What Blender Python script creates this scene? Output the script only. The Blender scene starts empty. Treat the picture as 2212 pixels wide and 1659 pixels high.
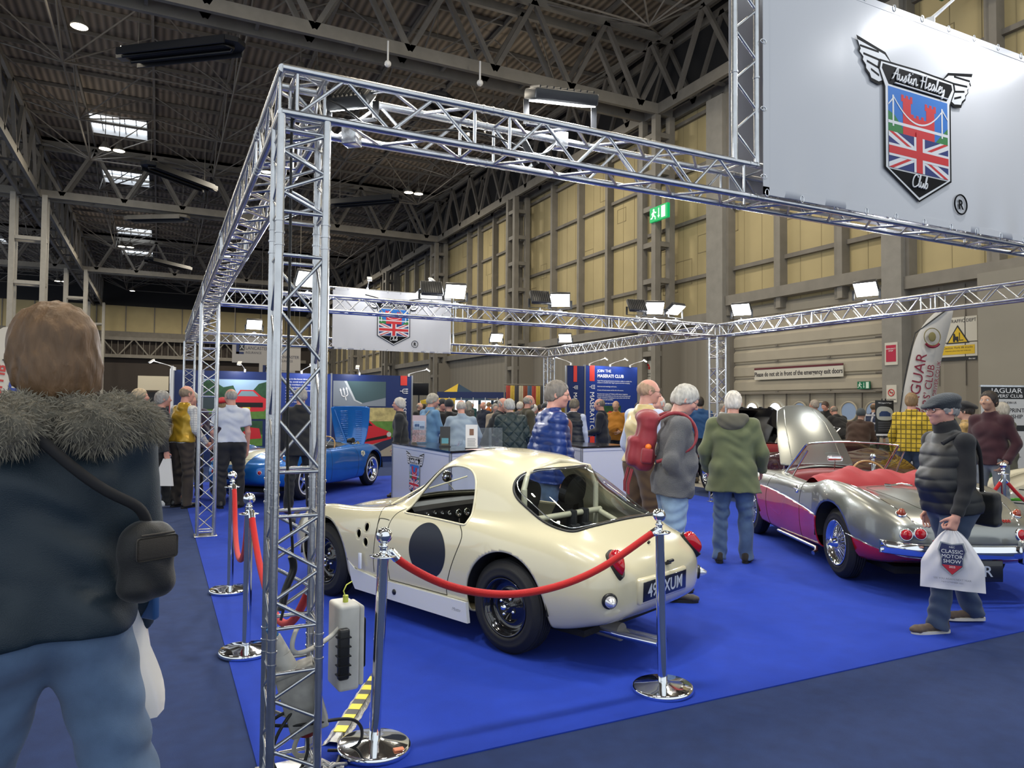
import bpy, bmesh, math, random
import numpy as np
from mathutils import Vector, Matrix
from mathutils.bvhtree import BVHTree
from mathutils.geometry import tessellate_polygon
random.seed(7)
S = bpy.context.scene
COL = S.collection
# ------------------------------------------------------------------ camera, world, exposure
F_PX = 1556.0
cam = bpy.data.cameras.new('camera')
cam.sensor_width = 36.0
cam.lens = 36.0 * F_PX / 2212.0
cam.clip_start = 0.05
cam.clip_end = 300
camo = bpy.data.objects.new('camera', cam)
COL.objects.link(camo)
camo.matrix_world = Matrix(((0.89812, -0.02131, -0.43923, 0), (-0.43967, -0.02510, -0.89781, 0), (0.00811, 0.99946, -0.03191, 1.55), (0, 0, 0, 1)))
S.camera = camo
S.view_settings.view_transform = 'Standard'
S.view_settings.look = 'None'
S.view_settings.gamma = 1
S.view_settings.use_curve_mapping = False
S.view_settings.exposure = -0.12
W = bpy.data.worlds.new('daylight')
S.world = W
W.use_nodes = True
W.node_tree.nodes['Background'].inputs[0].default_value = (0.85, 0.93, 1.0, 1)
W.node_tree.nodes['Background'].inputs[1].default_value = 1.2
PI = math.pi
FWD = Vector((0.4392, 0.8978, 0))
RGT = Vector((0.8981, -0.4397, 0))
# hall lamps: large soft lamps hung under the roof (each belongs to a hall lamp row)
def area(name, loc, rot, size, power, col=(1, 1, 1), sy=None, parent=None, spread=None):
 l = bpy.data.lights.new(name, 'AREA')
 l.energy = power
 l.color = col
 l.size = size
 if sy:
  l.shape = 'RECTANGLE'
  l.size_y = sy
 else:
  l.shape = 'DISK'
 if spread:
  l.spread = spread
 o = bpy.data.objects.new(name, l)
 COL.objects.link(o)
 o.location = loc
 o.rotation_euler = rot
 if parent:
  o.parent = parent
 return o
# ------------------------------------------------------------------ materials
MATS = {}
def mat(name, col=(0.5, 0.5, 0.5), rough=0.6, metal=0.0, bump=0.0, bscale=200.0, var=0.0, vscale=6.0, emit=0.0, coat=0.0,
  alpha=1.0, sheen=0.0, spec=0.5, trans=0.0, ior=1.45, stretch=None):
 if name in MATS:
  return MATS[name]
 m = bpy.data.materials.new(name)
 MATS[name] = m
 m.use_nodes = True
 nt = m.node_tree
 b = nt.nodes['Principled BSDF']
 b.inputs['Base Color'].default_value = (*col, 1)
 b.inputs['Roughness'].default_value = rough
 b.inputs['Metallic'].default_value = metal
 b.inputs['Coat Weight'].default_value = coat
 b.inputs['Coat Roughness'].default_value = 0.03
 b.inputs['Specular IOR Level'].default_value = spec
 b.inputs['Sheen Weight'].default_value = sheen
 b.inputs['Alpha'].default_value = alpha
 b.inputs['Transmission Weight'].default_value = trans
 b.inputs['IOR'].default_value = ior
 if emit:
  b.inputs['Emission Color'].default_value = (*col, 1)
  b.inputs['Emission Strength'].default_value = emit
 co = None
 if bump or var:
  tc = nt.nodes.new('ShaderNodeTexCoord')
  co = tc.outputs['Object']
  if stretch:
   mp = nt.nodes.new('ShaderNodeMapping')
   mp.inputs['Scale'].default_value = stretch
   nt.links.new(co, mp.inputs[0])
   co = mp.outputs[0]
 if bump:
  n = nt.nodes.new('ShaderNodeTexNoise')
  n.inputs['Scale'].default_value = bscale
  n.inputs['Detail'].default_value = 3
  nt.links.new(co, n.inputs[0])
  bp = nt.nodes.new('ShaderNodeBump')
  bp.inputs['Strength'].default_value = bump
  bp.inputs['Distance'].default_value = 0.01
  nt.links.new(n.outputs[0], bp.inputs['Height'])
  nt.links.new(bp.outputs[0], b.inputs['Normal'])
 if var:
  n = nt.nodes.new('ShaderNodeTexNoise')
  n.inputs['Scale'].default_value = vscale
  n.inputs['Detail'].default_value = 6
  nt.links.new(co, n.inputs[0])
  r = nt.nodes.new('ShaderNodeMapRange')
  r.inputs[1].default_value = 0.3
  r.inputs[2].default_value = 0.7
  r.inputs[3].default_value = 1 - var
  r.inputs[4].default_value = 1 + var
  nt.links.new(n.outputs[0], r.inputs[0])
  mx = nt.nodes.new('ShaderNodeVectorMath')
  mx.operation = 'SCALE'
  mx.inputs[0].default_value = col
  nt.links.new(r.outputs[0], mx.inputs['Scale'])
  nt.links.new(mx.outputs[0], b.inputs['Base Color'])
 return m
def glassmat(name, tint=(0.9, 0.95, 0.95), refl=0.9, base=0.93):
 """thin glass: mostly clear, fresnel mirror on top"""
 if name in MATS:
  return MATS[name]
 m = bpy.data.materials.new(name)
 MATS[name] = m
 m.use_nodes = True
 nt = m.node_tree
 nt.nodes.remove(nt.nodes['Principled BSDF'])
 o = nt.nodes['Material Output']
 t = nt.nodes.new('ShaderNodeBsdfTransparent')
 t.inputs[0].default_value = (*[c * base for c in tint], 1)
 g = nt.nodes.new('ShaderNodeBsdfGlossy')
 g.inputs['Roughness'].default_value = 0.02
 g.inputs[0].default_value = (refl, refl, refl, 1)
 f = nt.nodes.new('ShaderNodeLayerWeight')
 f.inputs[0].default_value = 0.5
 pw = nt.nodes.new('ShaderNodeMath')
 pw.operation = 'POWER'
 pw.inputs[1].default_value = 4.5
 nt.links.new(f.outputs['Facing'], pw.inputs[0])
 sc = nt.nodes.new('ShaderNodeMath')
 sc.operation = 'MULTIPLY_ADD'
 sc.inputs[1].default_value = 0.9
 sc.inputs[2].default_value = 0.05
 nt.links.new(pw.outputs[0], sc.inputs[0])
 mx = nt.nodes.new('ShaderNodeMixShader')
 nt.links.new(sc.outputs[0], mx.inputs[0])
 nt.links.new(t.outputs[0], mx.inputs[1])
 nt.links.new(g.outputs[0], mx.inputs[2])
 nt.links.new(mx.outputs[0], o.inputs[0])
 return m
def wavemat(name, c1, c2, scale, axis='X', rough=0.8, bump=0.0, bands='SIN'):
 m = mat(name, c1, rough)
 if m.get('w'):
  return m
 m['w'] = 1
 nt = m.node_tree
 b = nt.nodes['Principled BSDF']
 tc = nt.nodes.new('ShaderNodeTexCoord')
 w = nt.nodes.new('ShaderNodeTexWave')
 w.bands_direction = axis
 w.wave_profile = bands
 w.inputs['Scale'].default_value = scale
 nt.links.new(tc.outputs['Object'], w.inputs[0])
 mx = nt.nodes.new('ShaderNodeMix')
 mx.data_type = 'RGBA'
 mx.inputs[6].default_value = (*c1, 1)
 mx.inputs[7].default_value = (*c2, 1)
 nt.links.new(w.outputs['Fac'], mx.inputs[0])
 nt.links.new(mx.outputs[2], b.inputs['Base Color'])
 if bump:
  bp = nt.nodes.new('ShaderNodeBump')
  bp.inputs['Strength'].default_value = bump
  bp.inputs['Distance'].default_value = 0.05
  nt.links.new(w.outputs['Fac'], bp.inputs['Height'])
  nt.links.new(bp.outputs[0], b.inputs['Normal'])
 return m
M_ALU = mat('aluminium', (0.57, 0.575, 0.585), 0.27, 1.0, bump=0.05, bscale=60, var=0.12, vscale=9)
M_CHROME = mat('chrome', (0.86, 0.87, 0.88), 0.06, 1.0)
M_BLACK = mat('black plastic', (0.012, 0.012, 0.013), 0.35)
M_MATTE = mat('matte black', (0.012, 0.012, 0.014), 0.85)
M_RUBBER = mat('tyre rubber', (0.011, 0.011, 0.012), 0.62, bump=0.2, bscale=300)
M_WHITE = mat('white paint', (0.8, 0.8, 0.8), 0.45)
M_STEEL = mat('grey painted steel', (0.20, 0.185, 0.16), 0.6, var=0.12, vscale=2)
M_STEELD = mat('dark painted steel', (0.17, 0.155, 0.135), 0.7, var=0.12, vscale=2)
M_GLASS = glassmat('clear glass')
M_LENS = mat('lit floodlight lens', (1.0, 1.0, 1.0), 0.3, emit=28)
# ------------------------------------------------------------------ object helpers
def tag(o, label=None, cat=None, group=None, kind=None):
 if label: o['label'] = label
 if cat: o['category'] = cat
 if group: o['group'] = group
 if kind: o['kind'] = kind
 return o
def empty(name, loc=(0, 0, 0), rz=0.0, label=None, cat=None, group=None, parent=None):
 o = bpy.data.objects.new(name, None)
 COL.objects.link(o)
 o.empty_display_size = 0.1
 o.location = loc
 o.rotation_euler = (0, 0, rz)
 if parent: o.parent = parent
 return tag(o, label, cat, group)
def mesh_obj(name, verts, faces, m, parent=None, smooth=False, loc=None, mats=None, fm=None):
 me = bpy.data.meshes.new(name)
 me.from_pydata([tuple(v) for v in verts], [], [tuple(f) for f in faces])
 return me_obj(name, me, m, parent, smooth, loc, mats, fm)
def me_obj(name, me, m, parent=None, smooth=False, loc=None, mats=None, fm=None):
 if m is not None: me.materials.append(m)
 if mats:
  for x in mats: me.materials.append(x)
 if fm is not None:
  me.polygons.foreach_set('material_index', np.asarray(fm, dtype=np.int32))
 if smooth:
  me.polygons.foreach_set('use_smooth', np.ones(len(me.polygons), dtype=bool))
 me.update()
 o = bpy.data.objects.new(name, me)
 COL.objects.link(o)
 if parent: o.parent = parent
 if loc is not None: o.location = loc
 return o
class G:
 """collects boxes, bars and lathes into one mesh"""
 def __init__(s):
  s.v = []; s.f = []; s.mi = []; s.sm = []; s.cur = 0
 def add(s, vs, fs, smooth=False):
  n = len(s.v)
  s.v.extend([tuple(v) for v in vs])
  for f in fs:
   s.f.append(tuple(i + n for i in f)); s.mi.append(s.cur); s.sm.append(smooth)
  return s
 def box(s, a, b, mtx=None):
  x0, y0, z0 = a; x1, y1, z1 = b
  vs = [Vector(p) for p in ((x0, y0, z0), (x1, y0, z0), (x1, y1, z0), (x0, y1, z0), (x0, y0, z1), (x1, y0, z1), (x1, y1, z1), (x0, y1, z1))]
  if mtx: vs = [mtx @ v for v in vs]
  return s.add(vs, ((0, 3, 2, 1), (4, 5, 6, 7), (0, 1, 5, 4), (1, 2, 6, 5), (2, 3, 7, 6), (3, 0, 4, 7)))
 def rbox(s, a, b, r=0.01, mtx=None, seg=2):
  bm = bmesh.new()
  bmesh.ops.create_cube(bm, size=1)
  c = (Vector(a) + Vector(b)) / 2; d = Vector(b) - Vector(a)
  for v in bm.verts: v.co = Vector((v.co.x * d.x, v.co.y * d.y, v.co.z * d.z)) + c
  bmesh.ops.bevel(bm, geom=bm.edges[:], offset=r, segments=seg, affect='EDGES', profile=0.5)
  bm.verts.index_update()
  vs = [(mtx @ v.co if mtx else v.co.copy()) for v in bm.verts]
  fs = [[v.index for v in f.verts] for f in bm.faces]
  bm.free()
  return s.add(vs, fs, True)
 def bar(s, p, q, r, n=8, r2=None, cap=True, sm=True):
  p = Vector(p); q = Vector(q); d = (q - p)
  if d.length < 1e-6: return s
  d.normalize()
  u = d.orthogonal().normalized(); w = d.cross(u)
  r2 = r if r2 is None else r2
  vs = []
  for c, rr in ((p, r), (q, r2)):
   for i in range(n):
    a = 2 * PI * (i + 0.5) / n
    vs.append(c + (u * math.cos(a) + w * math.sin(a)) * rr)
  s.add(vs, [(i, (i + 1) % n, n + (i + 1) % n, n + i) for i in range(n)], sm and n > 4)
  if cap: s.add(vs, [tuple(range(n))[::-1], tuple(range(n, 2 * n))])
  return s
 def beam(s, p, q, w, h, up=(0, 0, 1)):
  p = Vector(p); q = Vector(q); d = (q - p).normalized()
  upv = Vector(up)
  if abs(d.dot(upv)) > 0.98: upv = Vector((1, 0, 0))
  x = d.cross(upv).normalized(); z = x.cross(d).normalized()
  vs = []
  for c in (p, q):
   for a, b in ((-1, -1), (1, -1), (1, 1), (-1, 1)):
    vs.append(c + x * (a * w / 2) + z * (b * h / 2))
  return s.add(vs, ((0, 1, 5, 4), (1, 2, 6, 5), (2, 3, 7, 6), (3, 0, 4, 7), (3, 2, 1, 0), (4, 5, 6, 7)))
 def lathe(s, prof, n=32, mtx=None):
  """prof: (r, z) list, closed where r=0"""
  vs = []
  for r, z in prof:
   for i in range(n):
    a = 2 * PI * i / n
    v = Vector((r * math.cos(a), r * math.sin(a), z))
    vs.append(mtx @ v if mtx else v)
  fs = []
  for k in range(len(prof) - 1):
   for i in range(n):
    j = (i + 1) % n
    fs.append((k * n + i, k * n + j, (k + 1) * n + j, (k + 1) * n + i))
  return s.add(vs, fs, True)
 def tube(s, pts, r, n=8, closed=False, rs=None, cap=True):
  pts = [Vector(p) for p in pts]
  m = len(pts)
  vs = []
  prev = None
  for i, p in enumerate(pts):
   if closed: d = pts[(i + 1) % m] - pts[i - 1]
   else: d = pts[min(i + 1, m - 1)] - pts[max(i - 1, 0)]
   if d.length < 1e-9: d = Vector((0, 0, 1))
   d.normalize()
   u = d.orthogonal().normalized() if prev is None else (prev - d * prev.dot(d)).normalized()
   prev = u
   w = d.cross(u)
   rr = rs[i] if rs else r
   for k in range(n):
    a = 2 * PI * k / n
    vs.append(p + (u * math.cos(a) + w * math.sin(a)) * rr)
  fs = []
  for i in range(m if closed else m - 1):
   j = (i + 1) % m
   for k in range(n):
    l = (k + 1) % n
    fs.append((i * n + k, i * n + l, j * n + l, j * n + k))
  s.add(vs, fs, True)
  if not closed and cap:
   s.add(vs[:n], [tuple(range(n))[::-1]]); s.add(vs[-n:], [tuple(range(n))])
  return s
 def poly(s, pts, z0, z1, mtx=None):
  """extruded 2-D outline (x, y) between z0 and z1"""
  n = len(pts)
  tri = tessellate_polygon([[Vector((p[0], p[1], 0)) for p in pts]])
  area_ = sum(pts[i][0] * pts[(i + 1) % n][1] - pts[(i + 1) % n][0] * pts[i][1] for i in range(n))
  vs = [Vector((p[0], p[1], z0)) for p in pts] + [Vector((p[0], p[1], z1)) for p in pts]
  if mtx: vs = [mtx @ v for v in vs]
  fs = []
  for t in tri:
   a, b, c = t
   cr = (pts[b][0] - pts[a][0]) * (pts[c][1] - pts[a][1]) - (pts[b][1] - pts[a][1]) * (pts[c][0] - pts[a][0])
   if cr < 0: a, b, c = c, b, a
   fs.append((a + n, b + n, c + n)); fs.append((c, b, a))
  for i in range(n):
   j = (i + 1) % n
   fs.append((i, j, j + n, i + n) if area_ > 0 else (j, i, i + n, j + n))
  return s.add(vs, fs)
 def ball(s, c, r, n=20, sq=(1, 1, 1)):
  prof = []
  vs = []; m = n // 2
  for k in range(m + 1):
   t = PI * k / m
   for i in range(n):
    a = 2 * PI * i / n
    vs.append((c[0] + r * sq[0] * math.sin(t) * math.cos(a), c[1] + r * sq[1] * math.sin(t) * math.sin(a), c[2] - r * sq[2] * math.cos(t)))
  fs = [(k * n + i, k * n + (i + 1) % n, (k + 1) * n + (i + 1) % n, (k + 1) * n + i) for k in range(m) for i in range(n)]
  return s.add(vs, fs, True)
 def obj(s, name, m, parent=None, mats=None, loc=None):
  me = bpy.data.meshes.new(name)
  me.from_pydata(s.v, [], s.f)
  ms = [m] + list(mats or [])
  for x in ms: me.materials.append(x)
  me.polygons.foreach_set('material_index', np.array(s.mi, dtype=np.int32))
  me.polygons.foreach_set('use_smooth', np.array(s.sm, dtype=bool))
  me.update()
  o = bpy.data.objects.new(name, me)
  COL.objects.link(o)
  if parent: o.parent = parent
  if loc is not None: o.location = loc
  return o
TXT = {}
def text(body, h, m, mtx, parent=None, align='CENTER', name='lettering', shear=0.0, depth=0.001, bold=0.0, sx=1.0, space=1.0):
 """lettering as a thin solid mesh; h is the cap height; mtx places x right, y up, z out"""
 cu = bpy.data.curves.new(name, 'FONT')
 cu.body = body
 cu.size = h / 0.7
 cu.extrude = depth
 cu.shear = shear
 cu.offset = bold
 cu.space_character = space
 cu.align_x = align
 cu.resolution_u = 3
 o = bpy.data.objects.new(name, cu)
 COL.objects.link(o)
 dg = bpy.context.evaluated_depsgraph_get()
 me = bpy.data.meshes.new_from_object(o.evaluated_get(dg))
 bpy.data.objects.remove(o)
 bpy.data.curves.remove(cu)
 me.transform(mtx @ Matrix.Diagonal((sx, 1, 1, 1)))
 me.materials.clear()
 me.materials.append(m)
 o = bpy.data.objects.new(name, me)
 COL.objects.link(o)
 if parent: o.parent = parent
 return o
def frame_mtx(origin, x, y):
 """matrix whose columns are x (right), y (up), z = x × y (out)"""
 x = Vector(x).normalized(); y = Vector(y).normalized(); z = x.cross(y)
 return Matrix(((x.x, y.x, z.x, origin[0]), (x.y, y.y, z.y, origin[1]), (x.z, y.z, z.z, origin[2]), (0, 0, 0, 1)))
def face_south(x, y, z):      # flat sign facing the camera side (-Y)
 return frame_mtx((x, y, z), (1, 0, 0), (0, 0, 1))
def face_west(x, y, z):       # sign on the right wall, facing -X
 return frame_mtx((x, y, z), (0, -1, 0), (0, 0, 1))
def rect_pts(x0, y0, x1, y1): return [(x0, y0), (x1, y0), (x1, y1), (x0, y1)]
def circ(cx, cy, r, n=32, ry=None): return [(cx + r * math.cos(2 * PI * i / n), cy + (ry or r) * math.sin(2 * PI * i / n)) for i in range(n)]
def copy_tree(o, parent=None):
 c = o.copy()
 COL.objects.link(c)
 if parent: c.parent = parent
 for ch in list(o.children):
  copy_tree(ch, c)
 return c
# ================================================================== the hall
XW = 18.5           # inner face of right wall
XL = -31.8
YB = 98.6
def struct(o, label=None):
 o['kind'] = 'structure'
 if label: o['label'] = label
 return o
m_floor = mat('navy aisle carpet', (0.016, 0.036, 0.125), 0.95, bump=0.5, bscale=500, var=0.14, vscale=9)
m_carpet = mat('bright blue carpet', (0.008, 0.042, 0.40), 0.95, bump=0.5, bscale=500, var=0.07, vscale=7)
g = G(); g.box((XL, -6, -0.2), (XW + 0.6, YB + 1, 0)); struct(g.obj('floor', m_floor), 'navy carpeted floor of the exhibition hall')
g = G(); g.poly([(0.41, 3.01), (8.62, 3.01), (8.62, 15.6), (0.41, 15.6)], 0, 0.006)
tag(g.obj('carpet', m_carpet), 'bright blue carpet under the car club stand, darker aisle around it', 'carpet')
# paler hall floor showing at the back right, where the neighbouring stands are
g = G(); g.poly([(9.6, 9.5), (18.3, 4.0), (18.3, 30), (9.6, 30)], 0, 0.004)
tag(g.obj('floor_covering', mat('pale vinyl floor', (0.36, 0.34, 0.30), 0.4, var=0.05)), 'pale smooth floor covering of the stand by the roller door', 'floor covering')
# roof deck
m_deck = wavemat('corrugated roof deck', (0.27, 0.22, 0.168), (0.10, 0.083, 0.064), 1.05, 'X', 0.8, bump=0.6)  # shading of the ribs is also painted in as light and dark bands
g = G(); g.box((XL, -6, 16.8), (XW + 0.6, YB + 1, 17.0))
sky = []
for Y in (19.0, 44.6, 54.6, 71.5, 81.0):
 for X in (-2.3, 13.2, -14.6):
  if X > 10 or Y < 40: continue
  sky.append((X, Y))
deck = G()
# the deck is tiled so that the rooflights are real holes
xs = sorted(set([XL, XW + 0.6] + [x - 1.4 for x, y in sky] + [x + 1.4 for x, y in sky]))
ys = sorted(set([-6, YB + 1] + [y - 1.5 for x, y in sky] + [y + 1.5 for x, y in sky]))
for i in range(len(xs) - 1):
 for j in range(len(ys) - 1):
  cx, cy = (xs[i] + xs[i + 1]) / 2, (ys[j] + ys[j + 1]) / 2
  if any(abs(cx - x) < 1.3 and abs(cy - y) < 1.4 for x, y in sky): continue
  deck.box((xs[i], ys[j], 16.8), (xs[i + 1], ys[j + 1], 17.0))
struct(deck.obj('ceiling', m_deck), 'dark corrugated roof deck')
m_sky = mat('daylit rooflight glazing', (0.86, 0.93, 1.0), 0.4, emit=3.5)
m_frame = mat('rooflight frame', (0.5, 0.5, 0.5), 0.5)
for k, (X, Y) in enumerate(sky):
 g = G(); g.box((X - 1.4, Y - 1.5, 17.0), (X + 1.4, Y + 1.5, 17.05))
 w = struct(g.obj('window_%d' % (k + 1), m_sky), 'square rooflight in the dark roof')
 g = G()
 for a in (-1.4, 1.36): g.box((X + a, Y - 1.5, 16.7), (X + a + 0.04, Y + 1.5, 17.55))
 for a in (-1.5, 1.46): g.box((X - 1.4, Y + a, 16.7), (X + 1.4, Y + a + 0.04, 17.55))
 for i in range(1, 5): g.box((X - 1.4 + i * 0.56 - 0.025, Y - 1.5, 16.86), (X - 1.4 + i * 0.56 + 0.025, Y + 1.5, 16.98))
 g.box((X - 1.4, Y - 0.03, 16.86), (X + 1.4, Y + 0.03, 16.98))
 g.obj('window_frame', m_frame, w)
# purlins and space frame, one object for each bay of the roof
def space_frame(x0, x1, y0, y1, nx, ny):
 g = G()
 dx = (x1 - x0) / nx; dy = (y1 - y0) / ny
 for i in range(nx):
  for j in range(ny):
   cx = x0 + (i + 0.5) * dx; cy = y0 + (j + 0.5) * dy
   b = (cx, cy, 14.9)
   for ax in (-1, 0, 1):
    for ay in (-1, 0, 1):
     if ax == 0 and ay == 0: continue
     g.bar(b, (cx + ax * dx / 2, cy + ay * dy / 2, 16.6), 0.035, 4, cap=False)
   if i < nx - 1: g.bar(b, (cx + dx, cy, 14.9), 0.04, 4, cap=False)
   if j < ny - 1: g.bar(b, (cx, cy + dy, 14.9), 0.04, 4, cap=False)
 for i in range(2 * nx + 1): g.beam((x0 + i * dx / 2, y0, 16.65), (x0 + i * dx / 2, y1, 16.65), 0.10, 0.2)
 for j in range(3 * ny + 1): g.beam((x0, y0 + j * dy / 3, 16.7), (x1, y0 + j * dy / 3, 16.7), 0.08, 0.16)
 o = g.obj('ceiling', M_STEELD)
 return struct(o, 'web of thin steel rods and purlins under the roof deck')
for (x0, x1) in ((XL, -6.8), (-6.8, 18.2)):
 for (y0, y1) in ((-1.7, 23.3), (23.3, 48.4), (48.4, 73.5), (73.5, 98.6)):
  if x0 < -20 and y0 < 40: continue
  space_frame(x0, x1, y0, y1, 4, 4)
# main girders
def girder(p, q, label, name='roof_girder', n=8, z0=13.4, z1=16.3, w=0.9):
 p = Vector(p); q = Vector(q); d = (q - p); L = d.length; d.normalize()
 s = Vector((-d.y, d.x, 0)) * (w / 2)
 root = empty(name, (0, 0, 0), label=label, cat='roof girder')
 g = G()
 for a in (-1, 1):
  for z, hh in ((z0, 0.42), (z1, 0.3)):
   g.beam(p + s * a + Vector((0, 0, z)), q + s * a + Vector((0, 0, z)), 0.16, hh)
 for k in range(int(L / 3.1) + 1):
  c = p + d * min(L, k * 3.1)
  g.beam(c - s + Vector((0, 0, z0)), c + s + Vector((0, 0, z0)), 0.1, 0.1)
 g.obj('chord', M_STEEL, root)
 g = G()
 for a in (-1, 1):
  for k in range(n):
   a0 = p + d * (L * k / n) + s * a; a1 = p + d * (L * (k + 0.5) / n) + s * a; a2 = p + d * (L * (k + 1) / n) + s * a
   g.beam(a0 + Vector((0, 0, z1)), a1 + Vector((0, 0, z0)), 0.16, 0.16)
   g.beam(a1 + Vector((0, 0, z0)), a2 + Vector((0, 0, z1)), 0.16, 0.16)
 g.obj('diagonal', M_STEELD, root)
 return root
for Y, t in ((23.3, 'nearest'), (48.4, 'second'), (73.5, 'third')):
 girder((-6.8, Y, 0), (18.2, Y, 0), t + ' steel girder spanning the hall under the roof')
 girder((XL, Y, 0), (-6.8, Y, 0), t + ' steel girder spanning the left-hand bay of the hall')
for (y0, y1), t in zip(((-1.7, 23.3), (23.3, 48.4), (48.4, 73.5), (73.5, 98.6)), ('nearest', 'second', 'third', 'farthest')):
 girder((18.0, y0, 0), (18.0, y1, 0), t + ' length of steel girder along the top of the right wall')
 if y0 > 0: girder((-6.8, y0, 0), (-6.8, y1, 0), t + ' length of steel girder over the row of lattice columns at left')
def column(x, y, h, label, w=0.75, d=0.75, m=M_STEEL, step=1.45):
 root = empty('lattice_column', (x, y, 0), label=label, cat='column')
 g = G()
 for a in (-1, 1):
  for b in (-1, 1):
   g.box((a * w / 2 - 0.13, b * d / 2 - 0.13, 0), (a * w / 2 + 0.13, b * d / 2 + 0.13, h))
 g.obj('upright', m, root)
 g = G()
 z = 0.8
 while z < h:
  for a in (-1, 1):
   g.box((a * w / 2 - 0.1, -d / 2, z - 0.1), (a * w / 2 + 0.1, d / 2, z + 0.1))
   g.box((-w / 2, a * d / 2 - 0.1, z - 0.1), (w / 2, a * d / 2 + 0.1, z + 0.1))
  z += step
 g.obj('rung', m, root)
 return root
m_colL = mat('pale grey column paint', (0.38, 0.36, 0.32), 0.55, var=0.06)
column(-6.8, 48.4, 13.3, 'pale steel lattice column at far left, nearest of the row', 1.5, 0.9, m_colL, 2.5)
column(-6.8, 73.5, 13.3, 'pale steel lattice column behind the nearer one at left', 1.5, 0.9, m_colL, 2.5)
column(-6.8, 96.2, 13.3, 'grey lattice column against the far end wall', 1.5, 0.9, m_colL, 2.5)
for Y, t in ((23.35, 'nearest, right of the green exit sign'), (35.9, 'second from the roller door'), (48.6, 'third from the roller door'), (61, 'fourth from the roller door'), (73.5, 'fifth from the roller door'), (86, 'farthest from the roller door')):
 column(17.85, Y, 13.2, 'grey steel lattice column on the right wall, ' + t, 0.7, 0.85)
# right wall
m_board = wavemat('grey wall boarding', (0.235, 0.215, 0.18), (0.20, 0.18, 0.15), 0.55, 'Y', 0.7, bands='SAW')
m_cream = mat('pale yellow wall panel', (0.40, 0.33, 0.175), 0.7, var=0.07, vscale=0.7)
m_dark = mat('dark void', (0.02, 0.02, 0.022), 0.9)
D0, D1, DT = 13.55, 19.8, 5.2
g = G()
g.box((XW, D1 + 0.5, 0), (XW + 0.4, YB, 4.9)); g.box((XW, -6, 0), (XW + 0.4, D0 - 0.1, 4.9))
struct(g.obj('wall_right', m_board), 'grey boarded lower right wall')
g = G(); g.box((XW + 0.12, -6, 4.9), (XW + 0.4, YB, 13.4)); struct(g.obj('wall_right_upper', m_cream), 'pale yellow panelled upper right wall')
g = G(); g.box((XW, -6, 13.3), (XW + 0.4, YB, 17)); struct(g.obj('wall_right_top', m_dark), 'dark strip above the yellow wall')
g = G()
mull = [8.3, 9.0, 10.6, 12.95, 15.1, 17.5, 19.9, 20.8, 25.2, 27.7, 30.2, 32.9, 37.9, 40.3, 42.6, 44.4]
y = 50.5
while y < YB: mull.append(y); y += 2.5
for i, y in enumerate(mull):
 g.box((XW - 0.22, y - 0.16, 4.9), (XW + 0.2, y + 0.02, 13.3)); g.box((XW - 0.12, y + 0.02, 4.9), (XW + 0.2, y + 0.2, 13.3))
mu = struct(g.obj('trim_1', M_STEEL), 'grey steel mullions on the yellow wall')
g = G()
for z in (6.6, 8.85, 10.9, 12.9): g.box((XW - 0.02, -6, z - 0.07), (XW + 0.14, YB, z + 0.07))
struct(g.obj('trim_2', M_STEELD), 'thin horizontal rails between wall panels')
g = G(); g.box((XW - 0.3, -6, 4.85), (XW + 0.1, D0 - 0.2, 5.2)); g.box((XW - 0.3, D0, 5.25), (XW + 0.1, D1, 5.6)); g.box((XW - 0.3, D1 + 0.4, 4.75), (XW + 0.1, YB, 5.1))
struct(g.obj('trim_3', M_STEEL), 'steel beam on top of grey boarding')
g = G()
r = random.Random(3)
for i in range(46):                                   # thin panel joints and access hatches on the yellow wall
 y = r.uniform(7, 60); z = r.uniform(6, 12.6); w = r.uniform(0.5, 1.0); h = r.uniform(0.4, 1.0)
 for a in (0, 1):
  g.box((XW + 0.105, y, z + a * h), (XW + 0.13, y + w, z + a * h + 0.02))
  g.box((XW + 0.105, y + a * w, z), (XW + 0.13, y + a * w + 0.02, z + h))
y = 6.0
while y < 70:
 g.box((XW + 0.11, y, 5), (XW + 0.13, y + 0.018, 13.3)); y += 0.83
struct(g.obj('trim_4', mat('panel joint', (0.30, 0.25, 0.14), 0.8)), 'thin joints between yellow panels')
# concrete pilasters beside the roller door, boxed ones further along
m_conc = mat('grey concrete', (0.235, 0.225, 0.205), 0.75, bump=0.3, bscale=25, var=0.08, vscale=3)
g = G(); g.box((XW - 0.4, 12.9, 0), (XW + 0.1, 13.5, 13)); struct(g.obj('wall_pilaster', m_conc), 'grey concrete pilaster right of the roller door')
g = G(); g.box((XW - 0.4, 19.85, 0), (XW + 0.1, 20.7, 13)); struct(g.obj('wall_pilaster', m_conc), 'grey concrete pilaster left of the roller door')
g = G(); g.box((XW - 0.6, 5.5, 0), (XW + 0.1, 10.75, 4.9)); struct(g.obj('wall_pilaster', mat('grey wall block', (0.25, 0.235, 0.20), 0.8, var=0.05, vscale=1)), 'projecting grey wall block at far right')
g = G(); g.box((XW - 0.8, 22.7, 0), (XW + 0.1, 24.1, 4.6)); g.box((XW - 0.8, 35.2, 0), (XW + 0.1, 36.6, 4.6)); g.box((XW - 0.8, 47.9, 0), (XW + 0.1, 49.3, 4.6))
struct(g.obj('wall_pilaster', m_board), 'boxed-in column bases along the grey wall')
g = G()
for y, z in ((10.6, 3.3), (10.6, 2.9)): g.box((XW - 0.03, 10.8, z), (XW + 0.01, 12.8, z + 0.02))
for y in (11.4, 12.1): g.box((XW - 0.03, y, 2.2), (XW + 0.01, y + 0.02, 4.8))
g.obj('trim_5', M_STEELD); struct(bpy.data.objects['trim_5'], 'joints in the grey wall')
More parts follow.
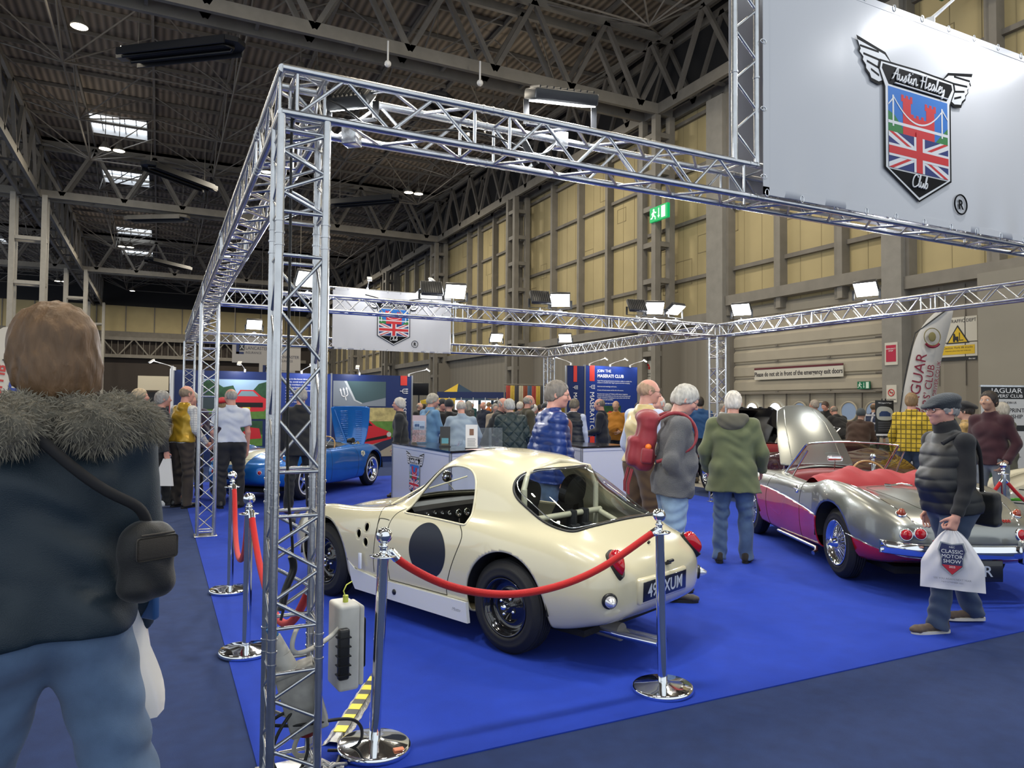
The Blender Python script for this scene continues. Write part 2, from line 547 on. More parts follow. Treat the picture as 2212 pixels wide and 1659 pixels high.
# roller / sectional door
door = empty('door_1', (0, 0, 0)); struct(door, 'large grey sectional door with four round portholes')
m_door = mat('grey door section', (0.36, 0.325, 0.26), 0.55, var=0.04, vscale=2)
nsec = 6
zs = [2.1 + i * (DT - 2.1) / nsec for i in range(nsec + 1)]
for i in range(nsec):
 g = G(); z0, z1 = zs[i], zs[i + 1]
 prof = [(0, z0), (0, z0 + 0.05), (-0.05, z0 + 0.09), (-0.05, z1 - 0.13), (0.03, z1 - 0.03), (0.03, z1)]
 vs = [];
 for y in (D0, D1):
  for x, z in prof: vs.append((XW + 0.1 + x, y, z))
 n = len(prof)
 g.add(vs, [(k, k + 1, n + k + 1, n + k) for k in range(n - 1)])
 g.obj('door_panel', m_door, door)
g = G(); g.box((XW + 0.16, D0, 0), (XW + 0.25, D1, DT + 0.05)); g.obj('door_backing', m_door, door)
g = G()
for i in range(1, nsec + 1):
 z = zs[i - 1]
 g.box((XW - 0.1, D0 + 0.02, z - 0.02), (XW + 0.06, D0 + 0.3, z + 0.05)); g.bar((XW - 0.12, D0 + 0.35, z), (XW - 0.12, D0 + 0.02, z), 0.035)
 for y in (15.6, 17.7): g.box((XW + 0.03, y, z + 0.02), (XW + 0.06, y + 0.12, z + 0.06))
g.obj('door_hinge', M_STEELD, door)
g = G()
for y in (D0 - 0.05, D1 - 0.05): g.box((XW - 0.05, y, 0), (XW + 0.12, y + 0.12, DT + 0.1))
g.box((XW - 0.02, D0, 2.06), (XW + 0.08, D1, 2.12))
for y in (14.5, 15.45, 16.4, 17.35, 18.35, 19.2): g.box((XW + 0.04, y, 0), (XW + 0.1, y + 0.03, 2.08))
g.obj('door_track', M_STEELD, door)
m_port = mat('daylight behind porthole', (0.85, 0.93, 1.0), 0.3, emit=1.8)
m_port2 = mat('dim glass porthole', (0.16, 0.21, 0.30), 0.15, emit=0.5)
for y, mm in ((18.88, m_port), (17.83, m_port), (15.95, m_port2), (14.95, m_port2), (14.1, m_port2), (16.8, m_port2)):
 mt = face_west(XW + 0.08, y, 1.5)
 g = G(); g.poly(circ(0, 0, 0.26, 28), 0, 0.03, mt)
 p = g.obj('porthole', mm, door)
 g = G(); g.tube([mt @ Vector((x, yy, 0.03)) for x, yy in circ(0, 0, 0.285, 28)], 0.03, 6, True)
 g.obj('porthole_rim', m_door, p)
# far end wall
g = G(); g.box((XL, YB, 10.3), (XW + 0.4, YB + 0.4, 13.4)); struct(g.obj('wall_back', m_cream), 'pale yellow panels high on the far end wall')
g = G(); g.box((XL, YB, 13.4), (XW + 0.4, YB + 0.4, 17)); struct(g.obj('wall_back_top', m_dark), 'dark strip under the roof at the far end')
g = G(); g.box((XL, YB - 0.1, 9.6), (XW, YB + 0.4, 10.3)); struct(g.obj('trim_6', M_STEELD), 'grey beam across the far end wall')
g = G(); g.box((XL, YB + 0.3, 0), (XW + 0.4, YB + 0.8, 9.6)); struct(g.obj('wall_back_lower', mat('dark of hall opening', (0.055, 0.045, 0.04), 0.9)), 'dark opening under the end wall')  # solid sheet; the dimness of the opening is put into its colour
g = G()
x = XL
while x < XW: g.box((x, YB - 0.06, 10.3), (x + 0.12, YB + 0.02, 13.4)); x += 3.1
struct(g.obj('trim_7', M_STEELD), 'joints between the far wall panels')
g = G()
for y in (YB - 0.4,):
 g.beam((XL, y, 9.4), (XW - 1.1, y, 9.4), 0.3, 0.4); g.beam((XL, y, 7.3), (XW - 1.1, y, 7.3), 0.3, 0.4)
 x = XL
 while x < XW - 4:
  g.beam((x, y, 7.3), (x + 1.7, y, 9.4), 0.2, 0.14); g.beam((x + 1.7, y, 9.4), (x + 3.4, y, 7.3), 0.2, 0.14)
  for k in range(5): g.beam((x + k * 0.68, y + 0.2, 7.3), (x + k * 0.68, y + 0.2, 9.4), 0.06, 0.06)
  x += 3.4
tag(g.obj('footbridge', M_STEEL), 'grey trussed footbridge crossing the far end of the hall', 'footbridge')
g = G(); g.box((XL, YB - 12, 0), (-7.2, YB - 11.8, 2.4)); g.box((-5.2, YB - 8, 0), (17, YB - 7.8, 2.9))
tag(g.obj('hoarding', mat('dark exhibition hoarding', (0.05, 0.05, 0.055), 0.8)), 'dark hoarding below the footbridge at the far end', 'hoarding')
g = G(); g.box((-2.2, YB - 8.3, 3.1), (0.9, YB - 8.1, 4.7)); tag(g.obj('banner', mat('cream vinyl', (0.75, 0.68, 0.52), 0.6)), 'small cream banner above the far crowd at left', 'banner')
g = G(); g.box((1.0, YB - 8.3, 3.9), (4.6, YB - 8.1, 4.8)); tag(g.obj('banner', mat('cream vinyl')), 'wide low cream banner right of the small cream one', 'banner')
# ------------------------------------------------------------------ high-bay lamps (pairs) and heaters
m_hb = mat('lit lamp disc', (1.0, 0.93, 0.72), 0.4, emit=18)
def highbay():
 root = empty('hall_lamp', (0, 0, 0))
 g = G(); g.lathe([(0, 0.35), (0.1, 0.35), (0.14, 0.2), (0.27, 0.04), (0.28, -0.02), (0.26, -0.02)], 20); g.bar((0, 0, 0.35), (0, 0, 2.4), 0.02)
 g.obj('lamp_housing', M_STEEL, root)
 g = G(); g.lathe([(0.26, -0.015), (0.15, -0.03), (0, -0.035)], 20); g.obj('lamp_disc', m_hb, root)
 return root
proto = None
HB = [(-2.7, 28.0, 1), (4.9, 28.0, 2), (-2.4, 41.0, 2), (13.4, 41.0, 2), (5.0, 41.0, 1), (-2.7, 66.0, 2), (-2.7, 78.0, 2), (-3.0, 91.5, 1), (-15.0, 62.0, 2), (-15, 78, 2), (-9.5, 88, 2), (13.0, 28.0, 2), (5, 66, 1), (13, 66, 1), (-15, 50, 1)]
HBL = ['left of the largest heater', 'just above the front tower', 'below the first rooflight', 'far right above the wall columns', 'above the middle of the front beam', 'below the third rooflight', 'below the fourth rooflight', 'farthest in the left bay', 'seen behind the nearest column', 'seen low behind the nearest column', 'between the two left columns', 'high at the right', 'farther along the middle', 'farther along the right wall', 'at the left edge']
for k, (x, y, n) in enumerate(HB):
 for i in range(n):
  if proto is None: o = proto = highbay()
  else: o = copy_tree(proto)
  o.location = (x + (i - (n - 1) / 2) * 0.62, y, 14.3)
  tag(o, 'warm-white hall lamp ' + HBL[k] + (', %s of a pair' % ('left' if i == 0 else 'right') if n > 1 else ''), 'lamp', 'high-bay hall lamps under the roof')
# hall lamp light: one soft source per row; added points brighten the roof
for x in (-18, -3, 5, 13):
 for y in (4, 16, 28, 41, 66, 88):
  if x == -18 and y < 40: continue
  if y < 70 and x != 5:
   l = bpy.data.lights.new('roof_fill_light', 'POINT'); l.energy = 150; l.color = (1, .9, .74); l.shadow_soft_size = .5
   o = bpy.data.objects.new('roof_fill_light', l); COL.objects.link(o); o.location = (x, y, 13.2)
  area('hall_lamp_light', (x, y, 14.0), (0, 0, 0), 1.2, 560 if y < 50 else 900, (1.0, 0.90, 0.72))
m_heat = mat('black heater casing', (0.015, 0.016, 0.02), 0.4)
def heater(p, q, label, body=m_heat):
 p = Vector(p); q = Vector(q); c = (p + q) / 2; d = q - p; L = d.length
 root = empty('radiant_heater', c, math.atan2(d.y, d.x), label=label, cat='heater', group='radiant heaters hung in the roof')
 h = L / 2
 g = G(); g.poly([(-h, -0.35), (-h + 0.15, -0.45), (h - 0.3, -0.45), (h, -0.2), (h, 0.2), (h - 0.3, 0.45), (-h + 0.15, 0.45), (-h, 0.35)], 0, 0.16)
 g.box((-h, -0.5, -0.12), (h - 0.3, -0.45, 0.1)); g.box((-h, 0.45, -0.12), (h - 0.3, 0.5, 0.1))
 g.obj('reflector', body, root)
 g = G(); g.tube([(-h, -0.2, -0.05), (h - 0.5, -0.2, -0.05), (h - 0.3, 0, -0.05), (h - 0.5, 0.2, -0.05), (-h, 0.2, -0.05)], 0.06, 8)
 g.obj('burner_tube', M_BLACK, root)
 for x in (-h * 0.8, h * 0.8): g = G(); g.bar((x, 0, 0.16), (x, 0, 3.8), 0.012, 6); g.obj('hanger', M_STEEL, root)
 g = G(); g.box((-h - 0.3, -0.15, -0.05), (-h, 0.15, 0.2)); g.obj('end_box', M_STEEL, root)
heater((-1.19, 26.49, 12.9), (2.1, 23.9, 12.9), 'long black radiant heater, largest one at the top left')
heater((2.19, 40.86, 12.9), (-0.91, 38.02, 12.9), 'black radiant heater hanging below the second rooflight')
heater((11.64, 27.07, 12.9), (8.68, 24.6, 12.9), 'black radiant heater above the front truss beam')
heater((8.57, 40.62, 12.9), (11.61, 37.82, 12.9), 'black radiant heater seen just right of the front tower')
heater((-1.87, 49.9, 12.9), (1.36, 47.9, 12.9), 'slim pale-edged radiant heater under the second girder at left', M_STEEL)
heater((1.9, 66, 12.9), (-1.2, 63, 12.9), 'small black radiant heater below the third rooflight')
# small devices hanging from the nearest girder
for (x, y, t) in ((6.4, 22.4, 'left'), (9.6, 22.3, 'right')):
 root = empty('roof_camera', (x, y, 12.6), label='small white dome camera under the nearest girder, %s of two' % t, cat='camera')
 g = G(); g.ball((0, 0, 0), 0.11, 14); g.obj('dome', M_WHITE, root)
 g = G(); g.bar((0, 0, 0), (0, 0, 0.75), 0.03, 8); g.obj('bracket', M_WHITE, root)
# ================================================================== aluminium stand truss
TR = 0.0175; TW = 0.185; TH = TW / 2
ZB, ZT = 2.755, 2.94
def truss(name, p, q, label, cat, group=None, up=(0, 0, 1), pitch=0.36, plates=False, joints=()):
 """square four-chord truss between centre points p and q"""
 p = Vector(p); q = Vector(q); d = q - p; L = d.length; d.normalize()
 upv = Vector(up); x = d.cross(upv).normalized(); z = x.cross(d).normalized()
 root = empty(name, p, label=label, cat=cat, group=group)
 c = [(-TH, -TH), (TH, -TH), (TH, TH), (-TH, TH)]
 pt = lambda i, t: x * c[i % 4][0] + z * c[i % 4][1] + d * t
 for i in range(4):
  g = G(); g.bar(pt(i, 0), pt(i, L), TR, 14)
  for j in joints:
   for dj in (-0.05, 0, 0.05): g.bar(pt(i, j + dj - 0.004), pt(i, j + dj + 0.004), TR + 0.003, 14)
  g.obj('chord', M_ALU, root)
 for i in range(4):
  ends = [0.06] + [v for j in joints for v in (j - 0.09, j + 0.09)] + [L - 0.06]
  for k in range(0, len(ends) - 1, 2):
   a0, a1 = ends[k], ends[k + 1]; g = G()
   g.bar(pt(i, a0), pt(i + 1, a0), 0.008, 8); g.bar(pt(i, a1), pt(i + 1, a1), 0.008, 8)
   n = max(2, round((a1 - a0) / pitch)) * 2
   st = (a1 - a0) / n
   for s_ in range(n):
    A, B = (i, i + 1) if s_ % 2 == 0 else (i + 1, i)
    g.bar(pt(A, a0 + s_ * st), pt(B, a0 + (s_ + 1) * st), 0.008, 8)
   g.obj('lattice', M_ALU, root)
 if plates:
  g = G(); g.rbox(-x * 0 + Vector((-0.125, -0.125, 0)), Vector((0.125, 0.125, 0.008)), 0.003)
  g.obj('base_plate', M_ALU, root)
 return root
X0 = 0.52; XR = 8.35; Y0 = 3.14; Y1 = 9.27; Y2 = 15.05; ZC = (ZB + ZT) / 2
def tower(x, y, label): return truss('truss_tower', (x, y, 0.007), (x, y, ZB - TH * 0 - 0.01), label, 'truss tower', None, (0, 1, 0), 0.36, True, joints=(0.55, 1.18, 2.25) if y < 4 else (1.55, 2.3))
tower(X0, Y0, 'large aluminium truss tower standing in the left foreground')
tower(X0, Y1, 'aluminium truss tower behind the two left-hand rope posts')
tower(X0 - 0.02, 15.0, 'aluminium truss tower farthest back on the left side')
tower(XR, Y1, 'aluminium truss tower behind the man in the green jacket')
tower(XR, Y2, 'distant aluminium truss tower behind the man in the blue padded jacket')
XE = 9.6
truss('truss_beam', (X0 - TH, Y0, ZC), (XE, Y0, ZC), 'front aluminium truss beam, carrying the large emblem banner', 'truss beam', joints=(0.95, 2.6, 4.9))
truss('truss_beam', (X0, Y0 - TH, ZC), (X0, Y2 + TH, ZC), 'aluminium truss beam running back along the left edge of the stand', 'truss beam', joints=(0.8, 3.2, 5.9, 8.5))
truss('truss_beam', (X0 + TH, Y1, ZC), (XR + TH, Y1, ZC), 'aluminium truss beam crossing the middle of the stand, with floodlights on it', 'truss beam', joints=(0.7, 3.1, 5.6))
truss('truss_beam', (XR, Y0, ZC), (XR, Y1 - TH, ZC), 'aluminium truss beam at right, coming forward from the middle tower', 'truss beam', joints=(2.4, 4.2))
truss('truss_beam', (XR, Y1 + TH, ZC), (XR, Y2 - TH, ZC), 'aluminium truss beam at right, running back from the middle tower', 'truss beam', joints=(2.9,))
truss('truss_beam', (X0 + TH, Y2, ZC), (XR + TH, Y2, ZC), 'farthest aluminium truss beam, below the small emblem banner', 'truss beam', joints=(2.4, 5.3))
for xa, lb in ((2.87, 'flat aluminium ladder truss at the left edge of the large banner'), (7.06, 'flat aluminium ladder truss at the hidden right edge of the large banner')):
 root = empty('ladder_truss', (xa, Y0 - TH, ZT), label=lb, cat='truss upright')
 for dx in (0, .165): g = G(); g.bar((dx, 0, 0), (dx, 0, 1.5), TR, 14); g.bar((dx, 0, .5), (dx, 0, .51), TR + .004, 14); g.obj('chord', M_ALU, root)
 g = G(); n = 10
 for k in range(n): g.bar((0 if k % 2 else .165, 0, .03 + k * .145), (.165 if k % 2 else 0, 0, .03 + (k + 1) * .145), .008, 8)
 g.obj('lattice', M_ALU, root)
# ================================================================== car body surfaces
def bs_basis(t):
 return ((1 - t) ** 3 / 6, (3 * t ** 3 - 6 * t ** 2 + 4) / 6, (-3 * t ** 3 + 3 * t ** 2 + 3 * t + 1) / 6, t ** 3 / 6)
def bs_mat(n, m, periodic):
 """m samples × n controls"""
 A = np.zeros((m, n))
 if periodic:
  for i in range(m):
   u = i / m * n; k = int(u); t = u - k
   for j, w in enumerate(bs_basis(t)): A[i, (k + j - 1) % n] += w
 else:
  for i in range(m):
   u = i / (m - 1) * (n + 1) - 1          # from -1 to n with clamped ends
   k = math.floor(u); t = u - k
   if k >= n: k = n - 1; t = 1.0
   for j, w in enumerate(bs_basis(t)): A[i, min(n - 1, max(0, k + j - 1))] += w
 return A
def smooth_loop(pts, n=160, closed=True):
 P = np.array(pts, float)
 return [tuple(p) for p in bs_mat(len(P), n, closed) @ P]
def table(st, keys):
 """keys: {x: (values...)} interpolated linearly on stations st"""
 ks = sorted(keys); V = np.array([keys[k] for k in ks], float)
 return np.stack([np.interp(st, ks, V[:, c]) for c in range(V.shape[1])], 1)
def inside(poly, a, b):
 P = np.array(poly); n = len(P)
 res = np.zeros(a.shape, bool)
 x0, y0 = P[:, 0], P[:, 1]; x1, y1 = np.roll(x0, -1), np.roll(y0, -1)
 for i in range(n):
  c = ((y0[i] > b) != (y1[i] > b))
  if y1[i] != y0[i]:
   res ^= c & (a < (x1[i] - x0[i]) * (b - y0[i]) / (y1[i] - y0[i]) + x0[i])
 return res
def nearest_on(poly, a, b):
 P = np.array(poly); Q = np.roll(P, -1, 0)
 best = np.full(a.shape, 1e9); oa = a.copy(); ob = b.copy()
 for p, q in zip(P, Q):
  d = q - p; L = (d @ d) or 1e-12
  t = np.clip(((a - p[0]) * d[0] + (b - p[1]) * d[1]) / L, 0, 1)
  na = p[0] + t * d[0]; nb = p[1] + t * d[1]
  ds = (na - a) ** 2 + (nb - b) ** 2
  k = ds < best
  best[k] = ds[k]; oa[k] = na[k]; ob[k] = nb[k]
 return oa, ob
PROJ = {'side': ((1, 0, 0), (0, 0, 1), (0, 1, 0)), 'top': ((1, 0, 0), (0, 1, 0), (0, 0, 1)), 'back': ((0, 1, 0), (0, 0, 1), (-1, 0, 0))}
SK = {}
class Skin:
 """closed lofted skin: stations along x, periodic B-spline sections"""
 def __init__(s, stations, rails, nu=340, nv=240, ends=None):
  st = np.array(stations, float)
  R = [table(st, r) for r in rails]                # each (n, 2) y, z
  n = len(st); k = len(rails)
  net = np.zeros((n, 2 * (k - 1), 3))
  for j, r in enumerate(R):
   net[:, j, 0] = st; net[:, j, 1] = r[:, 0]; net[:, j, 2] = r[:, 1]
   if 0 < j < k - 1:
    net[:, 2 * (k - 1) - j, 0] = st; net[:, 2 * (k - 1) - j, 1] = -r[:, 0]; net[:, 2 * (k - 1) - j, 2] = r[:, 1]
  for e in (0, -1):                                # close both ends
   net[e] = net[e].mean(0)
  A = bs_mat(n, nu, False); B = bs_mat(2 * (k - 1), nv, True)
  P = np.einsum('ia,abc->ibc', A, net); P = np.einsum('jb,ibc->ijc', B, P)
  s.V = P.reshape(-1, 3).copy(); s.nu = nu; s.nv = nv
  i, j = np.meshgrid(np.arange(nu - 1), np.arange(nv), indexing='ij')
  j2 = (j + 1) % nv
  s.F = np.stack([i * nv + j, i * nv + j2, (i + 1) * nv + j2, (i + 1) * nv + j], -1).reshape(-1, 4)
  # orient outward
  N = s.normals(); c = s.V[s.F].mean(1)
  if ((N * (c - np.array([st.mean(), 0, 0.5]))).sum(1) > 0).mean() < 0.5: s.F = s.F[:, ::-1]
  s.bvh = BVHTree.FromPolygons([Vector(v) for v in s.V[::1]], [tuple(int(x) for x in f) for f in s.F])
  s.part = np.zeros(len(s.F), int)
  s.names = ['body']
 def normals(s):
  a, b, c, d = (s.V[s.F[:, k]] for k in range(4))
  N = np.cross(c - a, d - b); L = np.linalg.norm(N, axis=1, keepdims=True); L[L == 0] = 1
  return N / L
 def vnormals(s):
  N = s.normals(); VN = np.zeros_like(s.V)
  for k in range(4): np.add.at(VN, s.F[:, k], N)
  L = np.linalg.norm(VN, axis=1, keepdims=True); L[L == 0] = 1
  return VN / L
 def cut(s, name, proj, poly, cond, only=0):
  A, B, D = (np.array(v, float) for v in (PROJ[proj] if isinstance(proj, str) else proj))
  C = s.V[s.F].mean(1)
  sel = inside(poly, C @ A, C @ B) & cond(C) & (s.part == only)
  if name not in s.names: s.names.append(name)
  s.part[sel] = s.names.index(name)
  inV = np.zeros(len(s.V), bool); inV[s.F[sel].ravel()] = True
  rest = (s.part == only)
  outV = np.zeros(len(s.V), bool); outV[s.F[rest].ravel()] = True
  bd = np.where(inV & outV)[0]
  P = s.V[bd]; a, b = P @ A, P @ B
  na, nb = nearest_on(poly, a, b)
  dl = (na - a)[:, None] * A + (nb - b)[:, None] * B
  VN = s.vnormals()[bd]
  dn = VN @ D; ok = np.abs(dn) > 0.25
  t = np.where(ok, -(dl * VN).sum(1) / np.where(ok, dn, 1), 0)
  mv = dl + t[:, None] * D
  L = np.linalg.norm(mv, axis=1); mv[L > 0.05] = 0
  s.V[bd] = P + mv
  return s
 def mesh(s, part, offset=0.0, both=False):
  F = s.F[s.part == s.names.index(part)]
  used = np.unique(F); mp = np.zeros(len(s.V), int); mp[used] = np.arange(len(used))
  V = s.V[used]
  if offset: V = V + s.vnormals()[used] * offset
  return V, mp[F]
 def obj(s, part, name, m, parent, offset=0.0, solid=0.0):
  V, F = s.mesh(part, offset)
  o = mesh_obj(name, V.tolist(), F.tolist(), m, parent, True)
  if solid:
   md = o.modifiers.new('thickness', 'SOLIDIFY'); md.thickness = solid; md.offset = -1
  return o
 def hit(s, a, b, proj='side', sign=1, lift=0.0):
  A, B, D = (Vector(v) for v in (PROJ[proj] if isinstance(proj, str) else proj))
  o = A * a + B * b + D * (4 * sign)
  loc, nr, _, _ = s.bvh.ray_cast(o, -D * sign)
  if loc is None: return None
  if nr.dot(D * sign) < 0: nr = -nr
  return loc + nr * lift
 def line(s, g, pts, r, proj='side', sign=1, closed=False, n=80, lift=0.0, sm=True, seg=6):
  P = smooth_loop(pts, n, closed) if sm else dens(pts, n)
  Q = [s.hit(a, b, proj, sign, lift) for a, b in P]
  Q = [q for q in Q if q is not None]
  if len(Q) > 2: g.tube(Q, r, seg, closed)
  return g
 def frame(s, a, b, proj='side', sign=1, lift=0.0):
  """matrix on the surface: z = normal"""
  A, B, D = (Vector(v) for v in (PROJ[proj] if isinstance(proj, str) else proj))
  o = A * a + B * b + D * (4 * sign)
  loc, nr, _, _ = s.bvh.ray_cast(o, -D * sign)
  if nr.dot(D * sign) < 0: nr = -nr
  x = Vector((0, 0, 1)).cross(nr)
  x = x.normalized() if x.length > 1e-3 else Vector((0, 1, 0))
  y = nr.cross(x)
  loc = loc + nr * lift
  return Matrix(((x.x, y.x, nr.x, loc.x), (x.y, y.y, nr.y, loc.y), (x.z, y.z, nr.z, loc.z), (0, 0, 0, 1)))
def dens(pts, n):
 P = [Vector((p[0], p[1])) for p in pts]; out = []
 m = len(P) - 1
 for i in range(m):
  k = max(2, n // m)
  for j in range(k): out.append(P[i].lerp(P[i + 1], j / k))
 out.append(P[-1])
 return [(p.x, p.y) for p in out]
def paint(name, col, rough=0.25, metal=0.0, coat=1.0, flake=0.0):
 m = mat(name, col, rough, metal, coat=coat)
 return m
def arch_poly(cx, cz, r, n=48):
 p = [(cx + r * math.cos(PI * i / n), cz + r * math.sin(PI * i / n)) for i in range(n + 1)]
 return p + [(cx - r * 0.97, cz - 0.5), (cx + r * 0.97, cz - 0.5)]
def wheel(parent, x, y, R, w, rim_r, side, style, tyre_m=M_RUBBER, whitewall=False):
 """side: +1 outer face toward +y"""
 root = empty('wheel', (x, y, R), parent=parent)
 mt = Matrix.Rotation(-PI / 2 * side, 4, 'X')        # lathe axis z -> outward y
 g = G()
 hw = w / 2
 prof = [(rim_r, -hw + 0.02), (rim_r + 0.02, -hw), (R - 0.045, -hw), (R - 0.012, -hw + 0.025)]
 for k in range(5):                                   # tread grooves
  z0 = -hw + 0.03 + k * (w - 0.06) / 5; z1 = z0 + (w - 0.06) / 5
  prof += [(R, z0 + 0.002), (R, z1 - 0.005), (R - 0.008, z1 - 0.004), (R - 0.008, z1)]
 prof += [(R - 0.012, hw - 0.025), (R - 0.045, hw - 0.002), (R - 0.05, hw + 0.002), (R - 0.06, hw), (rim_r + 0.03, hw + 0.002), (rim_r + 0.022, hw + 0.004), (rim_r + 0.012, hw), (rim_r, hw - 0.02)]
 g.lathe(prof, 64, mt)
 t = g.obj('tyre', tyre_m, root)
 if whitewall:
  g = G(); g.lathe([(rim_r + 0.012, hw + 0.003), (rim_r + 0.024, hw + 0.006), (rim_r + 0.036, hw + 0.004)], 64, mt); g.obj('white_band', M_WHITE, t)
 if style == 'steel':
  mb = mat('gloss black enamel', (0.006, 0.006, 0.008), 0.12, coat=1)
  g = G(); g.lathe([(rim_r + 0.004, -hw + 0.01), (rim_r - 0.008, -hw + 0.02), (rim_r - 0.03, 0), (rim_r - 0.03, hw - 0.04), (rim_r - 0.004, hw - 0.012), (rim_r + 0.006, hw - 0.004), (rim_r - 0.002, hw - 0.002), (rim_r - 0.012, hw - 0.018), (rim_r - 0.022, hw - 0.055), (rim_r - 0.04, hw - 0.075), (0.095, hw - 0.07), (0.08, hw - 0.05), (0.045, hw - 0.05), (0.04, hw - 0.03), (0, hw - 0.03)], 64, mt)
  g.obj('rim', mb, root)
  g = G(); g.lathe([(0, hw + 0.012), (0.014, hw + 0.012), (0.018, hw + 0.004), (0.024, hw - 0.005), (0.026, hw - 0.04)], 6, mt)
  g.obj('hub_nut', M_CHROME, root)
  for k in range(4):
   a = PI / 4 + k * PI / 2 + 0.3
   g = G(); mm = mt @ Matrix.Translation((0.058 * math.cos(a), 0.058 * math.sin(a), 0)); g.lathe([(0, hw - 0.025), (0.009, hw - 0.026), (0.011, hw - 0.045)], 10, mm)
   g.obj('wheel_nut', M_CHROME, root)
 elif style == 'wire':
  g = G(); g.lathe([(rim_r - 0.01, -hw + 0.01), (rim_r - 0.03, 0), (rim_r - 0.03, hw - 0.04), (rim_r - 0.005, hw - 0.01), (rim_r + 0.008, hw + 0.004), (rim_r - 0.002, hw + 0.006), (rim_r - 0.012, hw - 0.02), (rim_r - 0.035, hw - 0.045)], 64, mt)
  g.obj('rim', M_CHROME, root)
  g = G()
  for k in range(36):
   a = 2 * PI * k / 36
   for ring, (rz, hz, hr, tw) in enumerate(((hw - 0.045, hw - 0.005, 0.045, 0.35), (0.0, hw - 0.03, 0.05, -0.35))):
    a2 = a + (tw if k % 2 else -tw)
    p = mt @ Vector(((rim_r - 0.032) * math.cos(a), (rim_r - 0.032) * math.sin(a), rz)); q = mt @ Vector((hr * math.cos(a2), hr * math.sin(a2), hz))
    g.bar(p, q, 0.0024, 5, cap=False)
  g.obj('spokes', M_CHROME, root)
  g = G(); g.lathe([(0.052, -0.03), (0.05, hw - 0.02), (0.055, hw), (0.04, hw + 0.02), (0.032, hw + 0.045), (0.02, hw + 0.055), (0, hw + 0.057)], 24, mt)
  for a in (0.4, 0.4 + PI):
   c, s_ = math.cos(a), math.sin(a)
   g.tube([mt @ Vector((c * r_, s_ * r_, hw + z_)) for r_, z_ in ((0.02, 0.03), (0.06, 0.04), (0.085, 0.03))], 0.012, 6)
  g.obj('hub_spinner', M_CHROME, root)
  g = G(); g.lathe([(rim_r - 0.04, -0.02), (0, -0.02)], 32, mt); g.obj('brake_drum', M_STEELD, root)
 else:                                                # five-spoke alloy
  ma = mat('polished wheel alloy', (0.75, 0.78, 0.82), 0.15, 1.0)
  g = G(); g.lathe([(rim_r, -hw + 0.01), (rim_r - 0.02, 0), (rim_r - 0.03, hw - 0.05), (rim_r - 0.004, hw - 0.01), (rim_r + 0.006, hw + 0.003), (rim_r - 0.006, hw + 0.003), (rim_r - 0.02, hw - 0.03), (rim_r - 0.035, hw - 0.06)], 48, mt)
  g.obj('rim', ma, root)
  g = G()
  for k in range(5):
   a = 2 * PI * k / 5 + 0.3
   mm = mt @ Matrix.Rotation(a, 4, 'Z')
   g.poly([(0.02, -0.03), (rim_r - 0.02, -0.018), (rim_r - 0.02, 0.018), (0.02, 0.03)], hw - 0.07, hw - 0.04, mm)
  g.lathe([(0.05, hw - 0.06), (0.045, hw - 0.025), (0.03, hw - 0.01), (0, hw - 0.008)], 20, mt)
  g.obj('spokes', ma, root)
  g = G(); g.lathe([(rim_r - 0.04, 0.0), (0, 0.0)], 32, mt); g.obj('brake_drum', M_BLACK, root)
 return root
